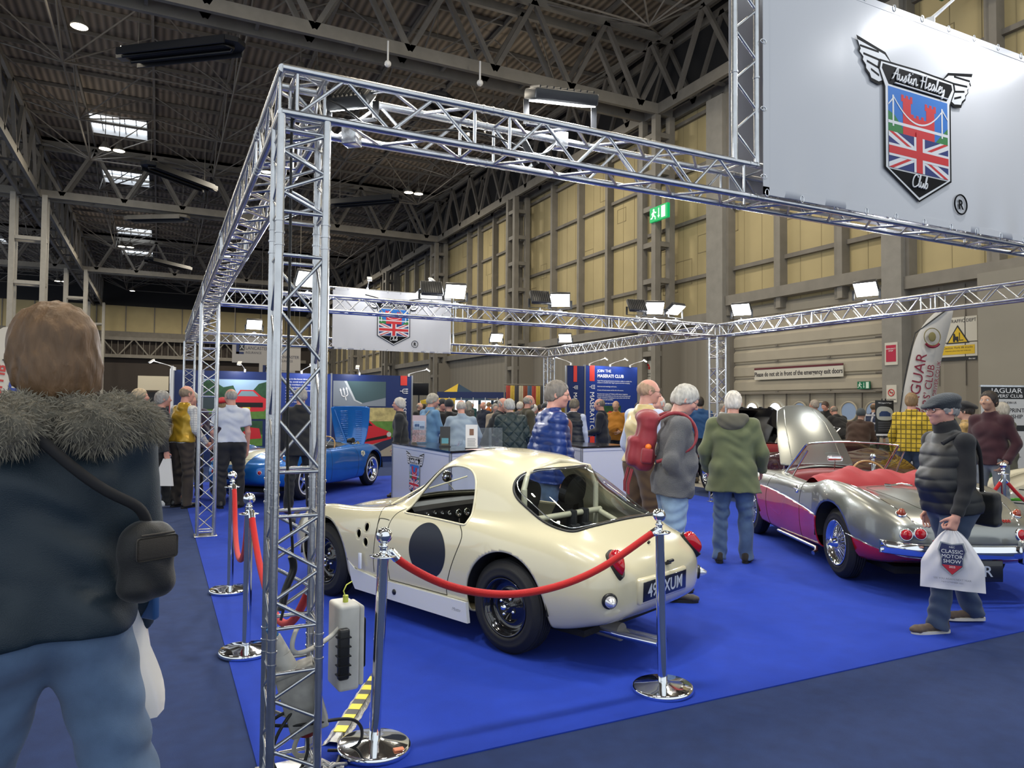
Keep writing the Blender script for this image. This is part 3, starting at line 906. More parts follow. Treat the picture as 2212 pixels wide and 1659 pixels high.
# ================================================================== cream coupé
m_cream_p = paint('old english cream paint', (0.63, 0.575, 0.39), 0.22)
def coupe():
 root = empty('classic_car', (2.57, 4.34, 0.006), math.radians(111.5), label='cream two-door fastback racing coupé with a black roundel on its door', cat='car')
 st = [-0.7905, -0.790, -0.785, -0.765, -0.72, -0.65, -0.56, -0.46, -0.36, -0.26, -0.16, -0.05, 0.07, 0.2, 0.35, 0.5, 0.65, 0.8, 0.92, 1.02, 1.12, 1.22, 1.32, 1.42, 1.54, 1.68, 1.82, 1.96, 2.1, 2.24, 2.38, 2.5, 2.6, 2.68, 2.74, 2.775, 2.785, 2.786]
 r0 = {-0.79: (0, .42), -.76: (0, .34), -.65: (0, .26), -.4: (0, .20), 0: (0, .18), 1.4: (0, .17), 2.4: (0, .18), 2.65: (0, .22), 2.75: (0, .30), 2.785: (0, .38)}
 r1 = {-0.79: (.12, .42), -.76: (.30, .345), -.65: (.40, .27), -.4: (.50, .20), 0: (.54, .18), 1.4: (.56, .16), 2.4: (.52, .18), 2.65: (.40, .22), 2.75: (.26, .30), 2.785: (.06, .38)}
 r2 = {-0.79: (.15, .43), -.76: (.42, .355), -.65: (.55, .285), -.4: (.60, .215), 0: (.655, .19), .3: (.64, .19), 1.4: (.64, .17), 2.0: (.66, .2), 2.4: (.62, .2), 2.65: (.49, .24), 2.75: (.32, .32), 2.785: (.08, .385)}
 r3 = {-0.79: (.16, .46), -.76: (.46, .44), -.65: (.60, .42), -.4: (.67, .41), 0: (.69, .42), .35: (.675, .42), 1.3: (.67, .42), 2.0: (.69, .42), 2.35: (.665, .42), 2.65: (.54, .40), 2.75: (.36, .40), 2.785: (.1, .40)}
 r4 = {-0.79: (.15, .49), -.76: (.45, .52), -.65: (.585, .56), -.4: (.65, .60), 0: (.68, .62), .35: (.672, .64), 1.3: (.665, .63), 2.0: (.68, .61), 2.35: (.65, .57), 2.65: (.53, .48), 2.75: (.35, .44), 2.785: (.1, .41)}
 r5 = {-0.79: (.13, .50), -.76: (.41, .58), -.65: (.53, .66), -.4: (.60, .73), -.1: (.62, .765), .3: (.63, .785), 1.1: (.61, .775), 1.35: (.60, .765), 1.7: (.59, .755), 2.1: (.56, .755), 2.35: (.54, .725), 2.52: (.50, .655), 2.65: (.45, .565), 2.75: (.30, .475), 2.785: (.08, .42)}
 r6 = {-0.79: (.11, .505), -.76: (.28, .60), -.65: (.40, .69), -.4: (.49, .775), -.1: (.53, .80), .3: (.56, .80), 1.1: (.545, .79), 1.3: (.53, .78), 1.5: (.47, .755), 1.8: (.43, .715), 2.1: (.41, .70), 2.35: (.39, .655), 2.52: (.36, .60), 2.65: (.32, .53), 2.75: (.22, .465), 2.785: (.06, .42)}
 r7 = {-0.79: (.08, .51), -.76: (.21, .615), -.65: (.32, .705), -.46: (.42, .795), -.26: (.46, .85), -.05: (.50, .925), .2: (.515, .955), .6: (.515, .96), .92: (.50, .93), 1.12: (.485, .865), 1.3: (.46, .80), 1.5: (.38, .755), 1.8: (.33, .715), 2.1: (.31, .69), 2.35: (.29, .64), 2.52: (.27, .585), 2.65: (.24, .52), 2.75: (.16, .46), 2.785: (.05, .42)}
 r8 = {-0.79: (.06, .512), -.76: (.15, .625), -.65: (.24, .712), -.46: (.34, .815), -.26: (.39, .915), -.05: (.41, 1.035), .2: (.435, 1.135), .6: (.44, 1.16), .8: (.425, 1.13), .92: (.41, 1.065), 1.05: (.39, .96), 1.22: (.36, .86), 1.33: (.33, .80), 1.5: (.29, .765), 1.8: (.25, .73), 2.1: (.23, .70), 2.35: (.21, .645), 2.52: (.19, .585), 2.65: (.17, .52), 2.75: (.11, .46), 2.785: (.04, .42)}
 r9 = {-0.79: (.04, .514), -.76: (.08, .63), -.65: (.15, .718), -.46: (.2, .83), -.26: (.22, .95), -.05: (.235, 1.085), .2: (.25, 1.20), .6: (.25, 1.235), .8: (.24, 1.21), .93: (.23, 1.145), 1.1: (.22, 1.0), 1.25: (.21, .88), 1.38: (.2, .80), 1.5: (.18, .785), 1.8: (.16, .76), 2.1: (.14, .715), 2.35: (.12, .65), 2.52: (.11, .59), 2.65: (.1, .52), 2.75: (.07, .46), 2.785: (.03, .42)}
 r10 = {-0.79: (0, .515), -.76: (0, .632), -.65: (0, .722), -.46: (0, .838), -.26: (0, .965), -.05: (0, 1.10), .2: (0, 1.22), .6: (0, 1.25), .8: (0, 1.225), .95: (0, 1.15), 1.12: (0, 1.01), 1.28: (0, .88), 1.4: (0, .80), 1.5: (0, .79), 1.8: (0, .77), 2.1: (0, .72), 2.35: (0, .65), 2.52: (0, .59), 2.65: (0, .52), 2.75: (0, .46), 2.785: (0, .42)}
 sk = Skin(st, [r0, r1, r2, r3, r4, r5, r6, r7, r8, r9, r10], 380, 260)
 SK['coupe'] = (sk, root)
 lo = lambda P: np.abs(P[:, 1]) > 0.30
 sk.cut('arch', 'side', arch_poly(0.0, 0.30, 0.335), lo)
 sk.cut('arch', 'side', arch_poly(2.0, 0.30, 0.335), lo)
 win = [(1.06, .772), (1.05, .785), (.985, .92), (.91, 1.03), (.83, 1.095), (.72, 1.122), (.60, 1.122), (.50, 1.105), (.43, 1.05), (.40, .96), (.39, .86), (.375, .775), (.38, .755), (.42, .755), (.55, .76), (.75, .765), (.95, .765), (1.04, .765)]
 win = smooth_loop(win + [], 200)
 hi = lambda P: (np.abs(P[:, 1]) > 0.28) & (P[:, 2] > .76)
 sk.cut('side_window', 'side', win, hi)
 # windscreen seen along -x
 ws = smooth_loop([(0, .845), (.22, .84), (.40, .835), (.455, .85), (.44, .93), (.39, 1.04), (.32, 1.10), (.2, 1.135), (0, 1.15), (-.2, 1.135), (-.32, 1.10), (-.39, 1.04), (-.44, .93), (-.455, .85), (-.40, .835), (-.22, .84)], 200)
 sk.cut('windscreen', 'back', ws, lambda P: (P[:, 0] > .85) & (P[:, 0] < 1.5))
 # rear window, outline seen from above (x, y)
 hw = [(.012, 0), (.02, .12), (.06, .28), (.092, .38), (.11, .43), (.10, .475), (.03, .495), (-.1, .50), (-.25, .50), (-.35, .49), (-.42, .46), (-.46, .36), (-.475, .2), (-.48, 0)]
 rw = [(a, b) for a, b in hw] + [(a, -b) for a, b in hw[-2:0:-1]]
 rw = smooth_loop(rw, 240)
 sk.cut('rear_window', 'top', rw, lambda P: (P[:, 2] > .7))
 for (hx, hz) in ((1.515, .565), (1.43, .622), (1.425, .512)):
  sk.cut('vent_hole', 'side', circ(hx, hz, .03, 32, .032), lambda P: P[:, 1] > .3)
 body = sk.obj('body', 'body', m_cream_p, root, 0, 0.012)
 # glass
 for p, nme in (('windscreen', 'windscreen'), ('rear_window', 'rear_window')):
  sk.obj(p, nme, M_GLASS, root, -0.004)
 # rubber and bright trim round the windows
 g = G(); sk.line(g, rw[::3], 0.0085, 'top', 1, True, 200, 0.001); g.obj('rear_window_seal', mat('window rubber', (0.02, 0.02, 0.02), 0.45), root)
 g = G(); sk.line(g, [(a * 0.955 - .008, b * 0.955) for a, b in rw[::3]], 0.0035, 'top', 1, True, 200, 0.001); g.obj('rear_window_bead', M_CHROME, root)
 for sg in (1, -1):
  g = G(); sk.line(g, win[::3], 0.008, 'side', sg, True, 160, 0.0); g.obj('window_surround', mat('satin cream trim', (0.62, 0.57, 0.40), 0.4), root)
 g = G(); P = [sk.hit(a, b, ((0, 1, 0), (0, 0, 1), (1, 0, 0)), 1, 0.0) for a, b in ws[::2]]; g.tube([p for p in P if p], 0.008, 6, True); g.obj('windscreen_seal', mat('window rubber'), root)
 # shut lines
 m_gap = mat('panel gap', (0.03, 0.028, 0.02), 0.9)
 for sg in (1, -1):
  g = G()
  sk.line(g, [(1.065, .79), (1.12, .765), (1.17, .70), (1.178, .60), (1.165, .45), (1.15, .30), (1.15, .27)], 0.0032, 'side', sg, False, 60)
  sk.line(g, [(.47, .785), (.45, .77), (.37, .70), (.40, .62), (.46, .50), (.51, .38), (.53, .30), (.53, .27)], 0.0032, 'side', sg, False, 60)
  sk.line(g, [(.53, .272), (.8, .272), (1.15, .272)], 0.0032, 'side', sg, False, 40)
  g.obj('door_gap', m_gap, root)
  g = G()
  sk.line(g, [(.33, .262), (.8, .258), (1.3, .262), (1.5, .27), (1.62, .31), (1.66, .36)], 0.0026, 'side', sg, False, 60)
  sk.line(g, [(1.30, .70), (1.31, .55), (1.33, .42), (1.33, .30)], 0.003, 'side', sg, False, 50)
  sk.line(g, [(1.18, .70), (1.25, .705), (1.30, .70)], 0.003, 'side', sg, False, 20)
  g.obj('sill_joint', m_gap, root)
 g = G()
 sk.line(g, [(1.30, .66), (1.32, .60), (1.37, .50), (1.42, .3), (1.44, 0), (1.42, -.3), (1.37, -.5), (1.32, -.6), (1.30, -.66)], 0.003, 'top', 1, False, 120)
 g.obj('bonnet_gap', m_gap, root)
 # sill panel
 for sg in (1, -1):
  g = G()
  pts = [(.31, .13), (.33, .262), (1.3, .262), (1.56, .29), (1.645, .345), (1.60, .20), (1.55, .14)]
  mt = frame_mtx((0, .655 * sg, 0), (1, 0, 0), (0, 0, 1))
  g.poly([(x, z) for x, z in pts], -0.014, 0.012, mt)
  g.obj('sill_panel', mat('white sill paint', (0.66, 0.66, 0.64), 0.3, coat=0.8), root)
 g = G(); mt = frame_mtx((1.07, .672, .20), (1, 0, 0), (0, 0, 1)) @ Matrix.Rotation(PI, 4, 'Y'); g.lathe([(0, .006), (.014, .006), (.02, .002), (.021, -.004)], 20, mt); g.obj('jack_hole', M_BLACK, root)
 # roundels on the doors: a disc of the door skin
 for sg in (1, -1):
  C = []
  n = 64; K = 14
  vs = []; fs = []
  for k in range(K + 1):
   rr = .192 * k / K
   for i in range(n):
    a = 2 * PI * i / n
    h = sk.hit(.72 + rr * math.cos(a), .545 + rr * .98 * math.sin(a), 'side', sg, 0.0018)
    vs.append(h)
  for k in range(K):
   for i in range(n):
    j = (i + 1) % n
    f = (k * n + i, k * n + j, (k + 1) * n + j, (k + 1) * n + i)
    fs.append(f if sg < 0 else f[::-1])
  mesh_obj('roundel', vs, fs, mat('black vinyl roundel', (0.012, 0.016, 0.026), 0.38), root, True)
 # vents: dark backing, chrome-cream rims
 for i, (hx, hz) in enumerate(((1.515, .565), (1.43, .622), (1.425, .512))):
  g = G(); sk.line(g, circ(hx, hz, .032, 20, .034), 0.003, 'side', 1, True, 40); g.obj('vent_rim', m_cream_p, root)
  g = G(); g.bar((hx, .50, hz), (hx, .585, hz), .04, 20); g.obj('vent_duct', m_cream_p if i == 2 else M_MATTE, root)
 g = G(); g.rbox((1.44, .685, .31), (1.475, .70, .43), .006); g.obj('side_repeater', mat('frosted lens', (0.7, 0.72, 0.76), 0.2, coat=1), root)
 # tail lamps
 m_red = mat('red lamp lens', (0.42, 0.004, 0.012), 0.12, coat=1)
 for sg in (1, -1):
  mt = sk.frame(.44 * sg, .635, ((0, 1, 0), (0, 0, 1), (-1, 0, 0)), 1)
  ol = smooth_loop([(-.045, .05), (0, .085), (.045, .05), (.035, -.03), (.008, -.085), (-.008, -.085), (-.035, -.03)], 40)
  g = G(); g.poly([(a * 1.22, b * 1.18) for a, b in ol], -.03, .012, mt); lb = g.obj('tail_lamp', M_BLACK, root)
  g = G()
  vs = []; fs = []; n = len(ol); K = 8
  for k in range(K + 1):
   t = k / K; s_ = math.cos(t * PI / 2) ** 0.6; zz = .012 + .055 * math.sin(t * PI / 2)
   for a, b in ol: vs.append(mt @ Vector((a * s_, b * s_ + .01 * t, zz)))
  for k in range(K):
   for i in range(n): j = (i + 1) % n; fs.append((k * n + i, k * n + j, (k + 1) * n + j, (k + 1) * n + i))
  g.add(vs, fs, True); g.obj('lens', m_red, lb)
  mt = sk.frame(.52 * sg, .435, ((0, 1, 0), (0, 0, 1), (-1, 0, 0)), 1)
  g = G(); g.lathe([(.045, -.03), (.047, .006), (.042, .014), (.033, .016)], 28, mt); lb = g.obj('indicator_lamp', M_BLACK, root)
  g = G(); g.lathe([(.034, .012), (.034, .022), (.029, .026), (.029, .034), (.024, .038), (.022, .046), (.016, .05), (.014, .06), (0, .062)], 14, mt)
  g.obj('lens', mat('clear lamp lens', (0.8, 0.8, 0.82), 0.08, 0.6, coat=1), lb)
 # number plate in a recessed frame
 mt = frame_mtx((-.792, .06, .462), (0, -1, 0), (-.04, 0, 1))
 g = G(); g.rbox((-.275, -.078, -.06), (.275, .078, .004), .02, mt); pl = g.obj('plate_plinth', m_cream_p, root)
 g = G(); g.rbox((-.25, -.058, -.01), (.25, .058, .008), .003, mt); pl = g.obj('number_plate', mat('black number plate', (0.008, 0.009, 0.016), 0.3, coat=.5), root)
 text('491 XUM', .077, mat('pale plate lettering', (0.55, 0.58, 0.62), 0.4), mt @ Matrix.Translation((0, -.038, .0085)), pl, bold=0.0012, sx=.93)
 g = G(); h = sk.frame(0, .585, ((0, 1, 0), (0, 0, 1), (-1, 0, 0)), 1); g.rbox((-.022, -.012, -.01), (.022, .008, .022), .004, h); g.bar(h @ Vector((-.03, .006, .03)), h @ Vector((.03, .006, .03)), .01, 8); g.obj('boot_handle', M_BLACK, root)
 g = G(); h = sk.frame(.06, .70, ((0, 1, 0), (0, 0, 1), (-1, 0, 0)), 1); g.bar(h @ Vector((0, 0, 0)), h @ Vector((0, .0, .018)), .008, 8); g.obj('boot_lock', M_BLACK, root)
 # exhaust
 g = G(); g.bar((-.40, .21, .17), (-.58, .21, .165), .055, 20); g.obj('silencer', M_STEEL, root)
 for dy in (.17, .25):
  g = G(); g.tube([(-.45, dy, .165), (-.60, dy, .16), (-.86, dy, .165)], .022, 16, cap=False); g.tube([(-.60, dy, .16), (-.859, dy, .165)], .019, 16, cap=True); g.obj('tailpipe', M_CHROME, root)
 # wheels, wells and underside
 for x in (0, 2.0):
  for sg in (1, -1):
   wheel(root, x, .575 * sg, .292, .165, .178, sg, 'steel')
 for x in (0, 2.0):
  for sg in (1, -1):
   g = G()
   a, b = sorted((.30 * sg, .655 * sg)); n = 24
   vs = [(x + .345 * math.cos(PI * i / n), yy, .30 + .345 * math.sin(PI * i / n)) for yy in (a, b) for i in range(n + 1)]
   g.add(vs, [(i, i + 1, n + 2 + i, n + 1 + i) for i in range(n)])
   c = .30 * sg
   g.add([(x, c, .30)] + [(x + .345 * math.cos(PI * i / n), c, .30 + .345 * math.sin(PI * i / n)) for i in range(n + 1)], [(0, i + 1, i + 2) for i in range(n)])
   g.obj('wheel_well', M_MATTE, root)
 g = G(); g.box((-.45, -.42, .15), (2.45, .42, .19)); g.box((-.02, -.5, .26), (.02, .5, .32)); g.box((1.98, -.5, .26), (2.02, .5, .32)); g.obj('chassis', M_MATTE, root)
 # cabin
 g = G(); g.box((-.35, -.46, .20), (1.6, .46, .24)); g.box((1.5, -.5, .24), (1.52, .5, .72)); g.obj('cabin_floor', M_MATTE, root)
 g = G(); g.box((-.42, -.44, .62), (.02, .44, .64)); g.box((.02, -.44, .24), (.04, .44, .64)); g.obj('parcel_shelf', mat('dark carpet trim', (0.03, 0.028, 0.028), 0.95), root)
 # dash
 prof = [(1.10, .55), (1.06, .58), (1.06, .76), (1.09, .79), (1.20, .80), (1.36, .79)]
 g = G(); vs = [(x + .04 * (1 - (y / .5) ** 2), y, z) for y in np.linspace(-.5, .5, 13) for x, z in prof]; n = len(prof)
 g.add(vs, [(r * n + k, r * n + k + 1, (r + 1) * n + k + 1, (r + 1) * n + k) for r in range(12) for k in range(n - 1)]); dash = g.obj('dashboard', mat('black dash vinyl', (0.014, 0.014, 0.016), 0.6), root)
 for (y, z, r) in ((.02, .70, .03), (-.07, .70, .03), (-.16, .70, .035), (.12, .71, .018), (-.27, .71, .045), (-.38, .71, .045), (.28, .73, .014), (.36, .73, .014), (.2, .72, .014)):
  x = 1.06 + .04 * (1 - (y / .5) ** 2)
  mt = frame_mtx((x - .002, y, z), (0, -1, 0), (0, 0, 1))
  g = G(); g.lathe([(r, 0), (r, .012), (r * .85, .015), (r * .8, .008), (0, .008)], 24, mt); ga = g.obj('gauge', M_CHROME, dash)
 mt = frame_mtx((1.06 + .02, .33, .63), (0, -1, 0), (0, 0, 1)) @ Matrix.Translation((0, 0, .02))
 text('Healey', .03, M_WHITE, mt, dash, shear=.4)
 # steering wheel (driver on the right)
 mt = Matrix.Translation((.86, -.27, .70)) @ Matrix.Rotation(math.radians(68), 4, 'Y')
 g = G(); g.tube([mt @ Vector((.17 * math.cos(a), .17 * math.sin(a), 0)) for a in [2 * PI * i / 40 for i in range(40)]], .013, 8, True)
 for a in (0.3, 0.3 + 2 * PI / 3, .3 + 4 * PI / 3): g.bar(mt @ Vector((.03 * math.cos(a), .03 * math.sin(a), .02)), mt @ Vector((.165 * math.cos(a), .165 * math.sin(a), 0)), .008, 6)
 g.lathe([(0, .0), (.035, .0), (.035, .03), (0, .03)], 20, mt); g.bar(mt @ Vector((0, 0, .02)), mt @ Vector((0, 0, .3)), .015, 8); g.obj('steering_wheel', M_BLACK, root)
 # bucket seat: shell with harness slots
 def seat(y, nm):
  g = G()
  ol = smooth_loop([(-.20, 0), (-.23, .25), (-.19, .45), (-.12, .60), (-.11, .76), (.11, .76), (.12, .60), (.19, .45), (.23, .25), (.20, 0)], 60)
  mt = Matrix.Translation((.33, y, .28)) @ Matrix.Rotation(math.radians(-14), 4, 'Y') @ frame_mtx((0, 0, 0), (0, -1, 0), (0, 0, 1))
  def ringed(pts, holes):
   g.poly(pts, -.02, .02, mt)
  # left, right, top and spine bars leave the two harness slots open
  g.poly([(-.20, 0), (-.23, .25), (-.19, .45), (-.12, .60), (-.07, .60), (-.09, .42), (-.09, 0)], -.025, .025, mt)
  g.poly([(.20, 0), (.09, 0), (.09, .42), (.07, .60), (.12, .60), (.19, .45), (.23, .25)], -.025, .025, mt)
  g.poly([(-.09, 0), (-.09, .33), (.09, .33), (.09, 0)], -.022, .022, mt)
  g.poly([(-.02, .33), (-.02, .60), (.02, .60), (.02, .33)], -.022, .022, mt)
  g.poly(smooth_loop([(-.12, .58), (-.125, .68), (-.10, .77), (0, .80), (.10, .77), (.125, .68), (.12, .58), (0, .57)], 40), -.03, .03, mt)
  g.rbox((.30, y - .2, .28), (.78, y + .2, .36), .03)
  g.rbox((.36, y - .24, .30), (.74, y - .19, .44), .02); g.rbox((.36, y + .19, .30), (.74, y + .24, .44), .02)
  g.obj(nm, mat('black seat shell', (0.012, 0.012, 0.013), 0.28), root)
 seat(-.26, 'bucket_seat'); seat(.26, 'bucket_seat')
 mcr = mat('cream roll cage tube', (0.58, 0.53, 0.38), 0.3, coat=.5)
 g = G(); g.bar((.02, .36, .80), (.02, -.40, .80), .021, 14); g.bar((.04, -.38, .80), (-.35, -.36, .66), .02, 14); g.bar((.06, .40, .62), (.06, .40, 1.0), .02, 12); g.bar((.06, -.40, .62), (.06, -.40, 1.0), .02, 12)
 g.tube([(.07, .40, .98), (.08, .34, 1.11), (.09, 0, 1.17), (.08, -.34, 1.11), (.07, -.40, .98)], .02, 12)
 rb = g.obj('roll_bar', mcr, root)
 for y in (-.06, -.20):
  g = G(); g.tube([(-.012, y, .70), (-.012, y, .80), (.02, y, .828), (.05, y, .80), (.05, y, .70)], .006, 6); g.rbox((-.012, y - .028, .68), (.052, y + .028, .825), .01); g.bar((.0, y - .045, .70), (.0, y + .045, .70), .03, 14); g.obj('harness_strap', M_MATTE, rb)
 g = G(); g.lathe([(0, 0), (.035, 0), (.045, -.03), (.02, -.06), (0, -.06)], 24, frame_mtx((.9, .30, 1.02), (0, -1, 0), (0, 0, 1))); g.obj('mirror', M_CHROME, root)
 # wipers
 for y in (.18, -.2):
  g = G(); b = sk.hit(1.36, y, 'top', 1, .01); c = sk.hit(1.22, y + .22, 'top', 1, .025); d = sk.hit(1.16, y + .05, 'top', 1, .02); e = sk.hit(1.27, y + .36, 'top', 1, .02)
  if b and c and d and e: g.bar(b, c, .004, 6); g.bar(d, e, .006, 6)
  g.obj('wiper', mat('satin cream trim'), root)
 # bonnet pins, nose opening, headlamps
 for x, y in ((1.62, .28), (1.62, -.28)):
  p = sk.hit(x, y, 'top', 1, .004)
  g = G(); g.bar(p, p + Vector((0, 0, .02)), .006, 8); g.bar(p - Vector((.02, 0, -.008)), p + Vector((.02, 0, .008)), .003, 6); g.obj('bonnet_pin', M_CHROME, root)
 for sg in (1, -1):
  mt = frame_mtx((2.60, .47 * sg, .52), (0, 1, 0), (0, 0, 1))
  g = G(); g.lathe([(.10, -.05), (.102, .03), (.09, .05), (.05, .075), (0, .085)], 32, mt); g.obj('headlamp', M_GLASS, root)
  g = G(); g.lathe([(.112, -.04), (.108, .04), (.098, .045)], 32, mt); g.obj('headlamp_rim', M_BLACK, root)
 g = G(); g.poly(smooth_loop([(-.28, 0), (-.24, .07), (0, .1), (.24, .07), (.28, 0), (.24, -.07), (0, -.09), (-.24, -.07)], 40), -.02, .01, frame_mtx((2.775, 0, .36), (0, 1, 0), (0, 0, 1))); g.obj('grille_opening', M_BLACK, root)
 # small maker's script behind the sill
 text('Motto', .022, mat('thin black script', (0.05, 0.05, 0.05), 0.6), frame_mtx((.42, .668, .19), (-1, 0, 0), (0, 0, 1)), root, shear=.4)
 return root
coupe()
# ================================================================== open roadsters
def roadster(loc, ang, label, body_m, low_m=None, wheel_style='wire', bonnet='rear', nu=300, nv=220, key=None, detail=True, stripe=None, whitewall=False, plate=None, scale=1.0, cockpit_m=None, glass=True, band=None, bonnet_deg=47):
 root = empty('classic_car', (loc[0], loc[1], loc[2] if len(loc) > 2 else 0.006), math.radians(ang), label=label, cat='car')
 root.scale = (scale, scale, scale)
 st = [-0.901, -0.90, -0.895, -0.87, -0.82, -0.74, -0.64, -0.52, -0.4, -0.28, -0.15, 0, .15, .3, .42, .54, .66, .8, .95, 1.1, 1.25, 1.4, 1.55, 1.7, 1.85, 2.0, 2.15, 2.3, 2.45, 2.6, 2.74, 2.86, 2.96, 3.04, 3.09, 3.12, 3.125, 3.126]
 r = [
  {-.9: (0, .40), -.85: (0, .32), -.6: (0, .25), 0: (0, .2), 2.6: (0, .19), 2.95: (0, .24), 3.125: (0, .36)},
  {-.9: (.15, .40), -.85: (.42, .33), -.6: (.50, .25), 0: (.58, .2), 1.2: (.62, .17), 2.6: (.58, .2), 2.95: (.42, .25), 3.08: (.28, .32), 3.125: (.08, .37)},
  {-.9: (.2, .41), -.85: (.50, .35), -.6: (.63, .27), -.3: (.70, .23), .1: (.735, .21), .4: (.70, .2), 1.2: (.69, .18), 2.0: (.71, .2), 2.4: (.74, .22), 2.75: (.67, .24), 2.95: (.53, .28), 3.08: (.36, .34), 3.125: (.1, .38)},
  {-.9: (.22, .44), -.85: (.55, .43), -.6: (.69, .42), -.3: (.76, .42), .1: (.785, .44), .45: (.745, .45), 1.2: (.725, .46), 2.0: (.75, .45), 2.4: (.775, .45), 2.75: (.71, .45), 2.95: (.58, .43), 3.08: (.40, .42), 3.125: (.12, .40)},
  {-.9: (.21, .50), -.85: (.53, .52), -.6: (.67, .60), -.3: (.75, .66), .1: (.785, .70), .45: (.74, .67), .9: (.725, .65), 1.4: (.725, .66), 2.0: (.745, .68), 2.4: (.765, .66), 2.75: (.71, .60), 2.95: (.59, .54), 3.08: (.42, .48), 3.125: (.12, .43)},
  {-.9: (.19, .53), -.85: (.50, .59), -.7: (.58, .68), -.5: (.64, .77), -.2: (.68, .865), .1: (.70, .905), .3: (.70, .895), .5: (.69, .83), .75: (.695, .785), 1.0: (.70, .785), 1.5: (.69, .80), 2.0: (.665, .83), 2.3: (.65, .845), 2.6: (.62, .80), 2.85: (.57, .70), 3.0: (.49, .60), 3.09: (.36, .50), 3.125: (.1, .44)},
  {-.9: (.17, .54), -.85: (.40, .61), -.7: (.45, .70), -.5: (.50, .765), -.2: (.54, .83), .1: (.57, .865), .35: (.60, .86), .55: (.62, .81), .75: (.63, .79), 1.0: (.63, .79), 1.5: (.60, .81), 1.8: (.56, .82), 2.1: (.52, .80), 2.4: (.50, .77), 2.65: (.48, .72), 2.85: (.44, .64), 3.0: (.38, .56), 3.09: (.27, .49), 3.125: (.08, .44)},
  {-.9: (.14, .545), -.85: (.33, .62), -.7: (.36, .70), -.5: (.40, .755), -.2: (.43, .79), .1: (.45, .80), .5: (.48, .79), 1.0: (.52, .79), 1.5: (.50, .82), 1.8: (.45, .84), 2.1: (.42, .81), 2.4: (.40, .77), 2.65: (.37, .71), 2.85: (.33, .63), 3.0: (.29, .55), 3.09: (.2, .48), 3.125: (.06, .44)},
  {-.9: (.1, .55), -.85: (.24, .63), -.7: (.26, .71), -.5: (.28, .765), -.2: (.3, .80), .1: (.31, .81), .5: (.33, .80), 1.0: (.36, .80), 1.5: (.36, .845), 1.8: (.34, .865), 2.1: (.31, .845), 2.4: (.29, .80), 2.65: (.26, .74), 2.85: (.23, .65), 3.0: (.2, .56), 3.09: (.14, .48), 3.125: (.05, .44)},
  {-.9: (.05, .55), -.85: (.12, .635), -.7: (.13, .715), -.5: (.14, .775), -.2: (.15, .81), .1: (.16, .82), .5: (.17, .81), 1.0: (.18, .81), 1.5: (.18, .86), 1.8: (.17, .885), 2.1: (.16, .87), 2.4: (.15, .825), 2.65: (.13, .76), 2.85: (.11, .66), 3.0: (.1, .57), 3.09: (.07, .48), 3.125: (.03, .44)},
  {-.9: (0, .55), -.85: (0, .64), -.7: (0, .72), -.5: (0, .78), -.2: (0, .815), .1: (0, .825), .5: (0, .815), 1.0: (0, .815), 1.5: (0, .865), 1.8: (0, .895), 2.1: (0, .88), 2.4: (0, .835), 2.65: (0, .77), 2.85: (0, .67), 3.0: (0, .57), 3.09: (0, .48), 3.125: (0, .44)}]
 sk = Skin(st, r, nu, nv)
 if key: SK[key] = (sk, root)
 lo = lambda P: np.abs(P[:, 1]) > 0.34
 for cx in (0.0, 2.34): sk.cut('arch', 'side', arch_poly(cx, .32, .365 if cx else .375), lo)
 ck = smooth_loop([(.52, 0), (.53, .3), (.56, .46), (.66, .54), (.9, .575), (1.3, .57), (1.62, .52), (1.72, .45), (1.78, .25), (1.80, 0), (1.78, -.25), (1.72, -.45), (1.62, -.52), (1.3, -.57), (.9, -.575), (.66, -.54), (.56, -.46), (.53, -.3)], 200)
 sk.cut('cockpit', 'top', ck, lambda P: P[:, 2] > .55)
 bp = [(1.98, 0), (1.98, .38), (2.0, .44), (2.3, .41), (2.6, .35), (2.85, .27), (2.93, .15), (2.95, 0), (2.93, -.15), (2.85, -.27), (2.6, -.35), (2.3, -.41), (2.0, -.44), (1.98, -.38)]
 bp = smooth_loop([p for q in bp for p in (q, q)], 200)
 if bonnet: sk.cut('bonnet', 'top', bp, lambda P: P[:, 2] > .5)
 if low_m:
  lp = smooth_loop([(3.2, .60), (2.75, .64), (2.34, .665), (1.8, .655), (1.3, .62), (.75, .57), (.36, .52)], 80, False) + smooth_loop([(-.30, .455), (-.5, .42), (-.7, .38), (-.88, .34)], 40, False) + [(-.9, 0), (3.2, 0)]
  sk.cut('lower', 'side', lp, lambda P: np.abs(P[:, 1]) > .2)
  sk.obj('lower', 'lower_body', low_m, root, 0, .012)
  for sg in (1, -1):
   g = G(); sk.line(g, lp[4:80], .004, 'side', sg, False, 140, 0); sk.line(g, lp[80:118], .004, 'side', sg, False, 60, 0, False)
   g.obj('coachline_strip', M_CHROME, root)
 if stripe:
  sk.cut('stripe', 'top', rect_pts(-.86, -.16, .52, .16), lambda P: P[:, 2] > .45)
  sk.obj('stripe', 'painted_stripe', stripe, root, 0, .012)
 sk.obj('body', 'body', body_m, root, 0, .012)
 m_gap = mat('panel gap', (0.03, 0.028, 0.02), 0.9)
 for sg in (1, -1):
  g = G()
  sk.line(g, [(.76, .80), (.765, .65), (.77, .45), (.79, .27), (.80, .22)], .003, 'side', sg, False, 60)
  sk.line(g, [(1.62, .80), (1.70, .68), (1.73, .5), (1.72, .3), (1.70, .22)], .003, 'side', sg, False, 60)
  g.obj('door_gap', m_gap, root)
 g = G(); sk.line(g, [(-.76, 0), (-.75, .15), (-.70, .26), (-.55, .33), (-.1, .37), (.15, .36), (.22, .28), (.24, 0), (.22, -.28), (.15, -.36), (-.1, -.37), (-.55, -.33), (-.70, -.26), (-.75, -.15)], .003, 'top', 1, True, 160)
